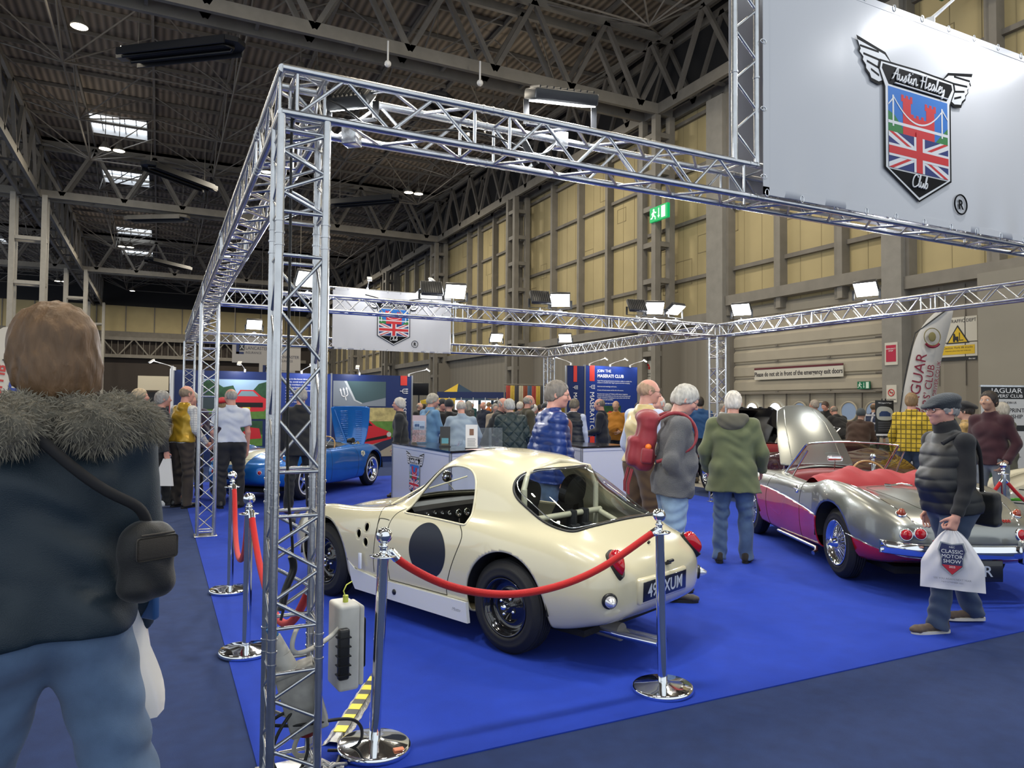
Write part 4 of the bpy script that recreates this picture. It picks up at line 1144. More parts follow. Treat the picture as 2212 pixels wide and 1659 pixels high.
 g.obj('boot_gap', m_gap, root)
 if detail:
  for sg in (1, -1):                              # raised bead along each rear wing
   g = G(); sk.line(g, [(.42, .60), (.2, .575), (0, .56), (-.3, .535), (-.6, .49), (-.82, .42)], .005, 'top', sg if sg > 0 else 1, False, 80) if sg > 0 else sk.line(g, [(.42, -.60), (.2, -.575), (0, -.56), (-.3, -.535), (-.6, -.49), (-.82, -.42)], .005, 'top', 1, False, 80)
   g.obj('wing_bead', M_CHROME if low_m else body_m, root)
 # inside: tub, dash, seats
 im = cockpit_m or mat('maroon leather', (0.20, 0.012, 0.018), 0.45)
 g = G(); g.box((.5, -.56, .24), (1.8, .56, .28)); g.box((.5, -.56, .28), (.53, .56, .74)); g.box((1.76, -.50, .28), (1.8, .50, .80)); g.box((.55, .555, .28), (1.7, .57, .72)); g.box((.55, -.57, .28), (1.7, -.555, .72)); g.obj('cockpit_tub', im, root)
 g = G(); n = 17
 vs = []
 prof = [(1.58, .62), (1.56, .66), (1.56, .78), (1.59, .83), (1.64, .855), (1.74, .86), (1.80, .86)]
 for y in np.linspace(-.53, .53, n):
  for x, z in prof: vs.append((x - .10 * (y / .53) ** 2, y, z - .035 * (y / .53) ** 2))
 k = len(prof); g.add(vs, [(a * k + b, a * k + b + 1, (a + 1) * k + b + 1, (a + 1) * k + b) for a in range(n - 1) for b in range(k - 1)], True); g.obj('dashboard', im, root)
 if detail:
  for yc in (-.27, .27):
   g = G(); g.rbox((.80, yc - .22, .30), (1.25, yc + .22, .44), .05, seg=3); g.rbox((.66, yc - .21, .38), (.80, yc + .21, .82), .06, seg=3); g.obj('seat', im, root)
 for x in (0, 2.34):
  for sg in (1, -1): wheel(root, x, .62 * sg, .318, .16, .20, sg, wheel_style, M_RUBBER, whitewall)
 for x in (0, 2.34):
  for sg in (1, -1):
   g = G()
   n = 20; a, b = .34 * sg, .74 * sg; R = .38
   vs = [(x + R * math.cos(PI * i / n), yy, .32 + R * math.sin(PI * i / n)) for yy in (a, b) for i in range(n + 1)]
   g.add(vs, [(i, i + 1, n + 2 + i, n + 1 + i) for i in range(n)])
   g.add([(x, a, .32)] + [(x + R * math.cos(PI * i / n), a, .32 + R * math.sin(PI * i / n)) for i in range(n + 1)], [(0, i + 1, i + 2) for i in range(n)])
   g.obj('wheel_well', M_MATTE, root)
 g = G(); g.box((-.55, -.45, .16), (2.8, .45, .22)); g.box((-.02, -.55, .29), (.02, .55, .35)); g.obj('chassis', M_MATTE, root)
 # screen
 if glass:
  top = [(1.14, .50, 1.16), (1.20, .42, 1.175), (1.28, .2, 1.185), (1.30, 0, 1.19), (1.28, -.2, 1.185), (1.20, -.42, 1.175), (1.14, -.50, 1.16)]
  bot = [(1.60, .555, .815), (1.69, .46, .83), (1.78, .22, .865), (1.80, 0, .875), (1.78, -.22, .865), (1.69, -.46, .83), (1.60, -.555, .815)]
  T = [Vector(p) for p in bs_mat(7, 25, False) @ np.array(top)]; Bt = [Vector(p) for p in bs_mat(7, 25, False) @ np.array(bot)]
  g = G(); g.tube(T, .011, 8); g.tube([T[0], Bt[0]], .014, 8); g.tube([T[-1], Bt[-1]], .014, 8); fr = g.obj('windscreen_frame', M_CHROME, root)
  g = G(); g.tube(Bt, .012, 6); g.obj('windscreen_seal', M_BLACK, root)
  g = G(); g.add(T + Bt, [(i, i + 1, 26 + i, 25 + i) for i in range(24)], True); g.obj('windscreen', M_GLASS, root)
  if detail:
   for sg in (1, -1):                          # quarter lights
    a = Vector((1.14, .51 * sg, 1.15)); b = Vector((1.60, .565 * sg, .82)); c = Vector((1.36, .565 * sg, .80)); d = Vector((1.06, .52 * sg, 1.10))
    g = G(); g.tube([b, c, d], .009, 6); q = g.obj('quarter_light', M_CHROME, root)
    g = G(); g.add([a, b, c, d], [(0, 1, 2, 3)]); g.obj('glass', M_GLASS, q)
   g = G(); g.bar((1.58, .0, .86), (1.56, .0, .97), .005, 8); g.rbox((1.555, -.085, .955), (1.575, .085, 1.015), .02, seg=4); g.obj('rear_view_mirror', M_CHROME, root)
 if detail:
  mt = Matrix.Translation((1.30, -.27, .80)) @ Matrix.Rotation(math.radians(-62), 4, 'Y')
  g = G(); g.tube([mt @ Vector((.195 * math.cos(a), .195 * math.sin(a), 0)) for a in [2 * PI * i / 44 for i in range(44)]], .012, 8, True)
  sw = g.obj('steering_wheel', mat('varnished wood rim', (0.42, 0.24, 0.08), 0.25, coat=1), root)
  g = G()
  for a in (PI / 2, PI * 7 / 6, PI * 11 / 6):
   for o in (-.06, 0, .06): g.bar(mt @ Vector((.03 * math.cos(a), .03 * math.sin(a), 0)), mt @ Vector((.19 * math.cos(a + o), .19 * math.sin(a + o), 0)), .0035, 6)
  g.lathe([(0, .02), (.035, .015), (.04, -.01), (0, -.02)], 24, mt); g.bar(mt @ Vector((0, 0, 0)), mt @ Vector((0, 0, -.3)), .018, 8)
  g.obj('wheel_spokes', M_CHROME, sw)
 return root, sk
def bonnet_panel(root, sk, m, hinge_x, hinge_z, deg, name='bonnet', under=None):
 V, F = sk.mesh('bonnet', .004)
 R = Matrix.Translation((hinge_x, 0, hinge_z)) @ Matrix.Rotation(math.radians(deg), 4, 'Y') @ Matrix.Translation((-hinge_x, 0, -hinge_z))
 V = [R @ Vector(v) for v in V]
 o = mesh_obj(name, V, F.tolist(), m, root, True)
 md = o.modifiers.new('t', 'SOLIDIFY'); md.thickness = .012; md.offset = -1
 return o, R
BK = ((0, 1, 0), (0, 0, 1), (-1, 0, 0))
# --- silver over red, with its bonnet up
m_silver = paint('silver grey metallic paint', (0.27, 0.28, 0.265), 0.3, 0.75)
m_redp = paint('deep red paint', (0.38, 0.006, 0.014), 0.25)
root, sk = roadster((6.27, 4.39), 64, 'silver and red open two-seater classic with wire wheels and raised bonnet', m_silver, m_redp, key='silver')
o, R = bonnet_panel(root, sk, m_silver, 1.98, .89, -61)
g = G()
P = [sk.hit(a, b, 'top', 1, .006) for a, b in ((2.05, .30), (2.3, .285), (2.6, .25), (2.85, .18))]
for sg in (1, -1): g.tube([R @ Vector((p.x, p.y * sg, p.z)) for p in P if p], .007, 6)
g.obj('bonnet_rib', m_silver, o)
g = G(); g.bar((2.35, .30, .70), R @ Vector((2.35, .28, .80)), .007, 6); g.obj('bonnet_stay', M_CHROME, root)
g = G(); g.box((2.0, -.40, .30), (2.9, .40, .50)); g.rbox((2.15, -.16, .45), (2.75, .10, .74), .04); g.bar((2.2, .2, .68), (2.6, .2, .68), .06, 14)
g.obj('engine', M_STEELD, root)
# red hood folded behind the seats
n, k = 49, 22
vs = []
rr = random.Random(5)
for i in range(n):
 y = -.64 + 1.28 * i / (n - 1)
 e = 1 - (abs(y) / .64) ** 6
 for j in range(k):
  t = j / (k - 1)
  x = .30 + .70 * t + (.0 if abs(y) < .4 else -.1 * ((abs(y) - .4) / .24) * t)
  z = .775 + .145 * math.sin(PI * min(1, t * 1.06)) ** .55 * (0.35 + .65 * e) - .06 * max(0, t - .75)
  z += .022 * math.sin(y * 17 + t * 6) * math.sin(PI * t) + .012 * math.sin(y * 31 - t * 9) * math.sin(PI * t) + .03 * math.exp(-((y - .22) / .16) ** 2) * math.sin(PI * t)
  vs.append((x, y, z))
fs = [(i * k + j, i * k + j + 1, (i + 1) * k + j + 1, (i + 1) * k + j) for i in range(n - 1) for j in range(k - 1)]
fs.append(tuple(i * k for i in range(n)));
m_hood = mat('red hood fabric', (0.30, 0.022, 0.028), 0.75, bump=.1, bscale=400)
o = mesh_obj('hood_cover', vs, [f[::-1] for f in fs[:-1]], m_hood, root, True)
g = G()
for y in (.52, .18, -.15, -.5):
 p = sk.hit(.335, y, 'top', 1, .01); g.ball((.36, y, .80), .012, 12)
g.obj('hood_stud', M_CHROME, o)
# lamps, bumper, handles and badges
m_red = mat('red lamp lens', (0.42, 0.004, 0.012), 0.12, coat=1); m_amb = mat('dark amber lamp lens', (0.30, 0.04, 0.012), 0.15, coat=1)
def rlamp(a, b, r, m, nm, ln=.03):
 mt = sk.frame(a, b, BK, 1)
 g = G(); g.lathe([(r * 1.15, -.03), (r * 1.2, .006), (r, .014), (r * .95, .008)], 28, mt); lb = g.obj(nm, M_CHROME, root)
 g = G(); g.lathe([(r * .97, .006), (r * .9, .018), (r * .5, .018 + ln * .8), (0, .018 + ln)], 28, mt); g.obj('lens', m, lb)
for sg in (1, -1):
 rlamp(.475 * sg, .685, .036, m_amb, 'indicator_lamp', .035)
 rlamp(.50 * sg, .535, .043, m_red, 'tail_lamp', .012); rlamp(.405 * sg, .548, .043, m_red, 'reflector', .008)
def bumper_rear(root, zc=.425, half=.66):
 g = G(); pts = []
 for t in np.linspace(-1, 1, 41):
  y = half * t; x = -.975 + .26 * abs(t) ** 3.2
  pts.append((x, y))
 prof = [(0.0, -.055), (-.028, -.045), (-.022, -.012), (-.034, 0), (-.022, .012), (-.028, .045), (0, .055)]
 vs = []
 for x, y in pts:
  for a, b in prof: vs.append((x + a, y, zc + b))
 q = len(prof); g.add(vs, [(i * q + j, i * q + j + 1, (i + 1) * q + j + 1, (i + 1) * q + j) for i in range(len(pts) - 1) for j in range(q - 1)], True)
 g.add([vs[i] for i in range(q)], [tuple(range(q))]); g.add(vs[-q:], [tuple(range(q))[::-1]])
 o = g.obj('rear_bumper', M_CHROME, root); md = o.modifiers.new('t', 'SOLIDIFY'); md.thickness = .004
 g = G();
 for y in (-.34, .34): g.rbox((-1.02, y - .025, zc - .09), (-.94, y + .025, zc + .10), .02, seg=4)
 g.obj('overrider', M_CHROME, o)
bumper_rear(root)
g = G(); h = sk.frame(.86, .715, 'side', 1); g.lathe([(.045, -.005), (.04, .008), (.02, .002), (0, 0)], 24, h); g.bar(h @ Vector((-.02, 0, .025)), h @ Vector((.10, -.005, .025)), .009, 8); g.bar(h @ Vector((-.01, 0, 0)), h @ Vector((-.01, 0, .025)), .009, 8); g.obj('door_handle', M_CHROME, root)
g = G(); p = sk.hit(.16, .10, 'top', 1, .012); q = sk.hit(-.02, .0, 'top', 1, .03); g.bar(p, p + Vector((.05, .03, 0)), .012, 10); g.tube([p, (p + q) / 2 + Vector((0, 0, .018)), q], .008, 8); g.obj('boot_handle', M_CHROME, root)
g = G(); g.poly(smooth_loop([(.0, -.55), (.05, -.56), (1.5, -.56), (1.55, -.55), (1.5, -.54), (.05, -.54)], 30), .0, .05, frame_mtx((0, 0, 0), (1, 0, 0), (0, 1, 0)));
g = G(); g.bar((.45, .69, .185), (1.45, .69, .185), .018, 10); g.tube([(.45, .69, .185), (.38, .72, .16), (.36, .76, .15)], .02, 10); g.obj('side_exhaust', M_ALU, root)
mt = sk.frame(-.28, .655, BK, 1)
text('Healey', .035, M_CHROME, mt @ Matrix.Translation((-.02, .03, .004)), root, shear=.4, depth=.002)
text('3000', .035, mat('red enamel badge', (0.35, 0.01, 0.01), .3), mt @ Matrix.Translation((.03, -.035, .004)), root, shear=.3, depth=.002)
g = G(); mt = frame_mtx((-.93, .06, .27), (0, -1, 0), (0, 0, 1)); g.rbox((-.27, -.085, -.01), (.27, .085, .006), .006, mt); np_ = g.obj('number_plate', mat('black number plate'), root)
text('SFH 4R', .085, mat('pale plate lettering'), mt @ Matrix.Translation((0, -.042, .0065)), np_, bold=.001)
for sg in (1, -1):
 g = G(); g.lathe([(.10, -.06), (.105, .02), (.09, .05), (.05, .07), (0, .08)], 28, frame_mtx((2.98, .53 * sg, .60), (0, 1, 0), (0, 0, 1))); g.obj('headlamp', M_CHROME, root)
# --- blue racing roadster with white stripe, bonnet hinged up at the front
m_bluep = paint('metallic blue paint', (0.012, 0.15, 0.52), 0.22, 0.25)
m_pale = paint('cream white paint', (0.70, 0.70, 0.55), 0.25)
root, sk = roadster((1.67, 12.58), 48, 'metallic blue open racing car with cream stripe, whitewall tyres and raised bonnet', m_bluep, None, 'alloy', key='blue', stripe=m_pale, whitewall=True, cockpit_m=mat('black leather', (0.015, 0.015, 0.016), .5), glass=False)
o, R = bonnet_panel(root, sk, m_bluep, 2.78, .72, 78)
g = G()
for s_ in (-1, 1):
 for i in range(16):
  p = sk.hit(2.08 + i * .042, s_ * .24, 'top', 1, -.012); q = sk.hit(2.08 + i * .042, s_ * .09, 'top', 1, -.012)
  if p and q: g.bar(R @ p, R @ q, .007, 5)
g.bar(R @ sk.hit(2.05, .36, 'top', 1, -.02), R @ sk.hit(2.8, .05, 'top', 1, -.02), .014, 6)
g.obj('louvres', m_bluep, o)
g = G(); g.box((2.0, -.40, .30), (2.9, .40, .55)); g.rbox((2.1, -.10, .5), (2.7, .16, .80), .04)
for i in range(3): g.bar((2.2 + i * .16, -.12, .72), (2.2 + i * .16, -.30, .80), .05, 16)
g.obj('engine', M_CHROME, root)
g = G(); g.bar((2.12, -.30, .86), (2.08, -.42, .88), .05, 18); g.obj('air_horn', M_BLACK, root)
for sg in (1, -1):
 rlamp(.56 * sg, .66, .04, m_red, 'tail_lamp', .035); rlamp(.42 * sg, .50, .03, m_red, 'reflector', .008)
for sg in (1, -1):                                      # triangular wing vents
 A = [(1.78, .70), (1.98, .70), (1.88, .56)]
 g = G(); sk.line(g, [(1.79, .695), (1.97, .695), (1.88, .565)], .011, 'side', sg, True, 40, .002, True)
 v = g.obj('wing_vent', m_pale, root)
 g = G()
 for i in range(4):
  x = 1.82 + i * .04; hgt = .11 - abs(i - 1.5) * .028
  h = sk.frame(x, .685 - hgt / 2, 'side', sg, .003); g.box((-.006, -hgt / 2, 0), (.006, hgt / 2, .006), h)
 g.obj('vent_bar', m_pale, v)
 h = sk.frame(1.88, .655, 'side', sg, .0015)
 g = G(); g.poly([(-.085, .035), (-.0, -.075), (.085, .035)], 0, .003, h); g.obj('vent_mesh', M_BLACK, v)
g = G(); g.tube([(-.3, .30, .19), (-.8, .30, .17), (-.98, .32, .18)], .035, 14); g.obj('tailpipe', M_CHROME, root)
mt = sk.frame(0.06, .44, BK, 1); g = G(); g.rbox((-.22, -.05, .0), (.22, .05, .012), .004, mt); np_ = g.obj('number_plate', mat('black number plate'), root)
text('UYK', .07, mat('pale plate lettering'), mt @ Matrix.Translation((.05, -.034, .013)), np_)
# driver's head fairing and mirror
g = G(); g.rbox((1.60, -.45, .82), (1.63, .45, .96), .01); g.obj('aero_screen', M_GLASS, root)
# --- cars on the neighbouring stand
m_green = paint('very dark green paint', (0.004, 0.018, 0.010), 0.12)
root, sk = roadster((13.8, 10.6), 168, 'very dark green sports car with open black bonnet, left of the raised silver bonnet', m_green, None, 'wire', nu=160, nv=120, detail=False, cockpit_m=M_BLACK, glass=True)
bonnet_panel(root, sk, M_BLACK, 2.80, .72, 62)
# clamshell of the dark green car: ribbed black inner side
g = G()
mt = Matrix.Translation((2.45, 0, .98)) @ Matrix.Rotation(math.radians(-28), 4, 'Y')
g.poly([(-.62, -.5), (-.45, -.72), (.45, -.72), (.62, -.5), (.62, .5), (.45, .72), (-.45, .72), (-.62, .5)], .28, .33, mt)
for y in (-.5, -.18, .18, .5): g.box((-.58, y - .05, .33), (.58, y + .05, .38), mt)
g.box((-.6, -.74, .0), (.6, -.70, .32), mt); g.box((-.6, .70, .0), (.6, .74, .32), mt)
g.obj('open_clamshell', mat('gloss black enamel'), root)
m_maroon = paint('dark maroon paint', (0.035, 0.006, 0.008), 0.12)
root, sk = roadster((9.3, 7.6), 80, 'dark maroon open car behind the silver car windscreen', m_maroon, None, 'wire', nu=160, nv=120, detail=False, bonnet=None, glass=False, scale=1.08)
m_red2 = paint('bright red paint', (0.42, 0.01, 0.018), 0.2)
root, sk = roadster((20.6 - 2.0, 6.9), 172, 'modern red sports car at the far right edge, nose to the left', m_red2, None, 'alloy', nu=160, nv=120, detail=False, bonnet=None, glass=True, scale=1.05)
g = G(); g.rbox((2.86, -.35, .27), (3.10, .35, .36), .03); g.rbox((2.6, .45, .30), (2.98, .60, .42), .03); g.obj('air_intake', M_BLACK, root)
# cream and green racing car in the lower right corner
m_ivory = paint('ivory paint', (0.66, 0.63, 0.50), 0.3)
m_lime = paint('lime green stripe paint', (0.10, 0.45, 0.03), 0.3)
root, sk = roadster((12.0, 3.75), 140, 'ivory racing car with lime green stripe along its nose, behind the rope post at right', m_ivory, None, 'alloy', nu=160, nv=120, detail=False, bonnet=None, glass=False, scale=.98, key='ivory')
g = G();
for sg in (1, -1): sk.line(g, [(3.06, .46), (2.8, .50), (2.2, .52), (1.4, .50), (.6, .46)], .028, 'side', sg, False, 60, -.018)
g.obj('lime_stripe', m_lime, root)
for z in (.60, .43):
 g = G(); sk.line(g, [(3.04, z), (2.8, z), (2.2, z)], .008, 'side', 1, False, 40, -.003); g.obj('black_pinstripe', M_BLACK, root)
h = sk.frame(2.6, .66, 'side', 1, .004); text('JAGUAR', .075, M_BLACK, h, root, shear=.2, bold=.002)
# ================================================================== people: smooth distance fields meshed with OpenVDB
import openvdb as vdb
class Field:
 def __init__(s, lo, hi, v):
  s.v = v
  s.lo = np.array(lo, float); s.n = np.maximum(4, np.ceil((np.array(hi) - s.lo) / v).astype(int))
  s.ax = [s.lo[i] + v * np.arange(s.n[i]) for i in range(3)]
  s.d = np.full(tuple(s.n), 1.0, np.float32)
 def win(s, lo, hi, pad):
  sl = []
  for i in range(3):
   a = int(np.floor((lo[i] - pad - s.lo[i]) / s.v)); b = int(np.ceil((hi[i] + pad - s.lo[i]) / s.v)) + 1
   sl.append(slice(max(0, a), min(s.n[i], max(0, b))))
  if any(x.stop <= x.start for x in sl): return None, None
  P = np.stack(np.meshgrid(*[s.ax[i][sl[i]] for i in range(3)], indexing='ij'), -1)
  return tuple(sl), P
 def smin(s, a, b, k):
  if k <= 0: return np.minimum(a, b)
  h = np.clip(0.5 + 0.5 * (b - a) / k, 0, 1)
  return b * (1 - h) + a * h - k * h * (1 - h)
 def put(s, sl, d, k, mode):
  if mode == 'add': s.d[sl] = s.smin(s.d[sl], d, k)
  else: s.d[sl] = -s.smin(-s.d[sl], d, k)
 def cone(s, a, b, ra, rb, k=0.02, flat=None, mode='add'):
  a = np.array(a, float); b = np.array(b, float); R = max(ra, rb) * (flat[1] if flat and flat[1] > 1 else 1)
  sl, P = s.win(np.minimum(a, b) - R, np.maximum(a, b) + R, k + 4 * s.v)
  if sl is None: return s
  q = P - a; ba = b - a
  if flat:
   ax = np.array(flat[0], float); ax /= np.linalg.norm(ax); f = flat[1]
   q = q + (q @ ax)[..., None] * ax * (1 / f - 1); ba = ba + (ba @ ax) * ax * (1 / f - 1)
  L = ba @ ba or 1e-9
  t = np.clip((q @ ba) / L, 0, 1)
  d = np.linalg.norm(q - t[..., None] * ba, axis=-1) - (ra + (rb - ra) * t)
  s.put(sl, d.astype(np.float32), k, mode); return s
 def ell(s, c, r, k=0.02, R=None, mode='add'):
  c = np.array(c, float); r = np.array(r, float); m = r.max()
  sl, P = s.win(c - m, c + m, k + 4 * s.v)
  if sl is None: return s
  q = P - c
  if R is not None: q = q @ np.array(R)
  k0 = np.linalg.norm(q / r, axis=-1); k1 = np.linalg.norm(q / (r * r), axis=-1) + 1e-9
  s.put(sl, (k0 * (k0 - 1) / k1).astype(np.float32), k, mode); return s
 def box(s, c, h, rd=0.01, k=0.01, R=None, mode='add'):
  c = np.array(c, float); h = np.array(h, float); m = np.linalg.norm(h)
  sl, P = s.win(c - m, c + m, k + 4 * s.v)
  if sl is None: return s
  q = P - c
  if R is not None: q = q @ np.array(R)
  q = np.abs(q) - (h - rd)
  d = np.linalg.norm(np.maximum(q, 0), axis=-1) + np.minimum(q.max(-1), 0) - rd
  s.put(sl, d.astype(np.float32), k, mode); return s
 def plane(s, p, n, k=0.004):
  """keep the side the normal points away from"""
  n = np.array(n, float); n /= np.linalg.norm(n)
  P = np.stack(np.meshgrid(*s.ax, indexing='ij'), -1)
  d = (P - np.array(p)) @ n
  s.d = (-s.smin(-s.d, -d.astype(np.float32), k)).astype(np.float32); return s
 def local_plane(s, p, n, r):
  """cut everything beyond the plane, only within r of p"""
  n = np.array(n, float); n /= np.linalg.norm(n); p = np.array(p, float)
  sl, P = s.win(p - r, p + r, 0)
  if sl is None: return s
  q = P - p
  d = q @ n; far = np.linalg.norm(q, axis=-1) - r
  s.d[sl] = np.where(far < 0, np.maximum(s.d[sl], d), s.d[sl]); return s
 def wave(s, fn):
  P = np.stack(np.meshgrid(*s.ax, indexing='ij'), -1)
  m = np.abs(s.d) < 5 * s.v
  s.d[m] += fn(P[m]).astype(np.float32); return s
 def mesh(s, name):
  v = s.v
  s.d[0] = s.d[-1] = 1; s.d[:, 0] = s.d[:, -1] = 1; s.d[:, :, 0] = s.d[:, :, -1] = 1
  g = vdb.FloatGrid(3 * v)
  g.copyFromArray(np.clip(s.d, -3 * v, 3 * v).astype(np.float32))
  pts, quads = g.convertToQuads(0.0)
  pts = np.asarray(pts, float) * v + s.lo; quads = np.asarray(quads, int)
  me = bpy.data.meshes.new(name)
  if len(quads) == 0: return me
  a, b, c = pts[quads[:, 0]], pts[quads[:, 1]], pts[quads[:, 2]]
  if (np.cross(b - a, c - a) * (a - pts.mean(0))).sum() < 0: quads = quads[:, ::-1]
  # one light smoothing pass
  acc = np.zeros_like(pts); cnt = np.zeros(len(pts))
  for i in range(4):
   j = (i + 1) % 4
   np.add.at(acc, quads[:, i], pts[quads[:, j]]); np.add.at(cnt, quads[:, i], 1)
   np.add.at(acc, quads[:, j], pts[quads[:, i]]); np.add.at(cnt, quads[:, j], 1)
  pts = pts * 0.5 + 0.5 * acc / np.maximum(cnt, 1)[:, None]
  me.vertices.add(len(pts)); me.vertices.foreach_set('co', pts.ravel())
  me.loops.add(quads.size); me.loops.foreach_set('vertex_index', quads.ravel().astype(np.int32))
  me.polygons.add(len(quads)); me.polygons.foreach_set('loop_start', np.arange(0, quads.size, 4, dtype=np.int32)); me.polygons.foreach_set('loop_total', np.full(len(quads), 4, dtype=np.int32))
  me.update(calc_edges=True)
  return me
def V3(*a): return np.array(a, float)
def unit(v): v = np.array(v, float); return v / (np.linalg.norm(v) or 1)
def rotx(d): c, s = math.cos(math.radians(d)), math.sin(math.radians(d)); return np.array([[1, 0, 0], [0, c, -s], [0, s, c]])
def rotz(d): c, s = math.cos(math.radians(d)), math.sin(math.radians(d)); return np.array([[c, -s, 0], [s, c, 0], [0, 0, 1]])
SKIN = {'fair': (0.56, 0.33, 0.25), 'pink': (0.60, 0.30, 0.23), 'tan': (0.42, 0.24, 0.16), 'brown': (0.30, 0.16, 0.10)}
def skin_mat(k): return mat('skin ' + k, SKIN[k], 0.5, var=0.08, vscale=18, bump=0.08, bscale=90)
def hair_mat(c): return mat('hair %.2f %.2f %.2f' % c, c, 0.55, bump=0.6, bscale=70, stretch=(1, 1, .25), var=0.25, vscale=40)
def cloth(nm, c=(0.5, 0.5, 0.5), rough=0.85, **k): return mat(nm, c, rough, **({'bump': 0.25, 'bscale': 450, 'var': 0.08, 'vscale': 7, 'sheen': 0.15} | k))
DEF_ARM = ((.18, .02, -1), (.05, .22, -1))
def person(label, pos, face, h=1.75, top=None, legs_m=None, shoe_m=None, skin='fair', hair='short', hair_c=(0.35, 0.34, 0.33),
     armL=DEF_ARM, armR=DEF_ARM, legL=((.06, .02, -1), (.02, -.02, -1)), legR=((.06, .02, -1), (.02, -.02, -1)),
     lean=3, head=(0, 0), build=1.0, belly=0.0, vox=0.012, group=None, curl=(25, 25), z=0.004, kind='jacket', hem=-.10, sleeve='long', glasses=False, parts=('body', 'top', 'legs', 'shoes', 'hair'),
     collar=True, loose=1.0, folds=.005, puff=0, hood=None, footyaw=(8, 8), vest_m=None, belt=False, tail=0.0, hat_m=None, cat='person', name='person', sole_m=None, beard=False, pocket=()):
 s = h / 1.75
 root = empty(name, (pos[0], pos[1], z), math.radians(face - 90), label=label, cat=cat, group=group)
 root.scale = (s, s, s)
 v = vox / s
 # ---- skeleton (metres for a 1.75 m person)
 leg = {}
 hipz = 0
 for sd, lg in ((1, legR), (-1, legL)):
  t, sh = unit((lg[0][0] * sd, lg[0][1], lg[0][2])), unit((lg[1][0] * sd, lg[1][1], lg[1][2]))
  hip = V3(.085 * sd * build ** .5, 0, 0); knee = hip + t * .43; ank = knee + sh * .415
  leg[sd] = [hip, knee, ank]
 low = min(l[2][2] for l in leg.values()); up = .085 - low
 for l in leg.values():
  for i in range(3): l[i] = l[i] + V3(0, 0, up)
 pel = V3(0, 0, up)
 Rl = rotx(-lean)
 def tors(p): return pel + Rl @ np.array(p, float)
 waist, chest, neck0 = tors((0, 0, .14)), tors((0, .005, .36)), tors((0, -.015, .555))
 shw = .168 * build ** .6
 arm = {}
 for sd, ar in ((1, armR), (-1, armL)):
  S = tors((shw * sd, -.01, .458))
  u = unit((ar[0][0] * sd, ar[0][1], ar[0][2])); f = unit((ar[1][0] * sd, ar[1][1], ar[1][2]))
  E = S + u * .29; Wr = E + f * .245
  arm[sd] = [S, E, Wr, f]
 hy, hp = head
 RH = rotz(hy) @ rotx(-hp)
 hb = neck0 + V3(0, .012, .043) + RH @ V3(0, .0, .0)
 HC = hb + RH @ V3(0, .015, .095)
 def H(x, y, z_): return HC + RH @ V3(x, y, z_)
 lo = np.min([*(l[2] for l in leg.values()), *(a[2] for a in arm.values()), pel], 0) - V3(.30, .34, .2); lo[2] = -.03
 hi = np.max([*(l[2] for l in leg.values()), *(a[2] for a in arm.values()), HC, pel], 0) + V3(.30, .36, .2)
 B = build
 # ---- body
 def hand(F, sd, cu):
  S, E, Wr, f = arm[sd]
  side = unit(np.cross(f, V3(sd * 1.0, 0.3, 0))) if abs(f[0]) < .9 else V3(0, 1, 0)
  nrm = unit(V3(-sd, .15, 0) - f * (V3(-sd, .15, 0) @ f))       # palm faces the body
  wid = unit(np.cross(nrm, f))
  if wid[1] < 0 and abs(wid[1]) > .2: wid = -wid                # thumb side forward
  elif abs(wid[1]) <= .2 and wid[2] < 0: wid = -wid
  F.cone(Wr, Wr + f * .03, .027, .026, .012)
  pc = Wr + f * .06
  F.box(pc, (.04, .048, .014), .013, .01, np.stack([wid, f, nrm], 1))
  lens = (.072, .08, .074, .058)
  for i in range(4):
   base = Wr + f * .098 + wid * (.031 - .0205 * i)
   d = f; a = math.radians(cu * (1 + .12 * i)); p = base; L = lens[i]
   for j, fr in enumerate((.45, .32, .25)):
    ang = a * (j + 1) * .9
    dd = f * math.cos(ang) + nrm * math.sin(ang) + wid * (.06 * (1.5 - i)) * (1 - j * .4)
    q = p + unit(dd) * L * fr * 1.15
    F.cone(p, q, .0088 - .0006 * j, .0082 - .0008 * j, .003); p = q
  tb = Wr + f * .03 + wid * .03 + nrm * .006
  t1 = tb + unit(f * .7 + wid * .75 + nrm * .35) * .042; t2 = t1 + unit(f * .95 + wid * .15 + nrm * (.3 + cu / 80)) * .034
  F.cone(tb, t1, .013, .0105, .008); F.cone(t1, t2, .0105, .008, .003)
 if 'body' in parts:
  F = Field(lo, hi, v)
  F.cone(tors((0, 0, .02)), waist, .10 * B, .10 * B, .03, ((0, 1, 0), .75)); F.cone(waist, chest, .10 * B, .115 * B, .03, ((0, 1, 0), .75))
  F.cone(tors((-.11, -.01, .45)), tors((.11, -.01, .45)), .05, .05, .04)
  for sd in (1, -1):
   S, E, Wr, f = arm[sd]
   F.cone(S, E, .045, .038, .02); F.cone(E, Wr, .038, .026, .015)
   if sd not in pocket: hand(F, sd, curl[0] if sd < 0 else curl[1])
   hip, knee, ank = leg[sd]
   F.cone(hip, knee, .068, .048, .03); F.cone(knee, ank, .048, .034, .02)
   F.cone(ank, ank + V3(0, .02, -.03), .03, .028, .02)
  F.cone(neck0 - V3(0, 0, .04), hb + RH @ V3(0, 0, .05), .062, .052, .02)
  F.ell(H(0, -.005, .022), (.077, .098, .092), .02, RH)
  F.ell(H(0, .038, -.045), (.056, .062, .062), .03, RH)
  F.cone(H(0, .068, -.085), H(0, .078, -.082), .022, .022, .02)
  F.ell(H(0, .06, .0), (.062, .042, .06), .02, RH)
  F.cone(H(-.033, .088, .026), H(.033, .088, .026), .011, .011, .012)
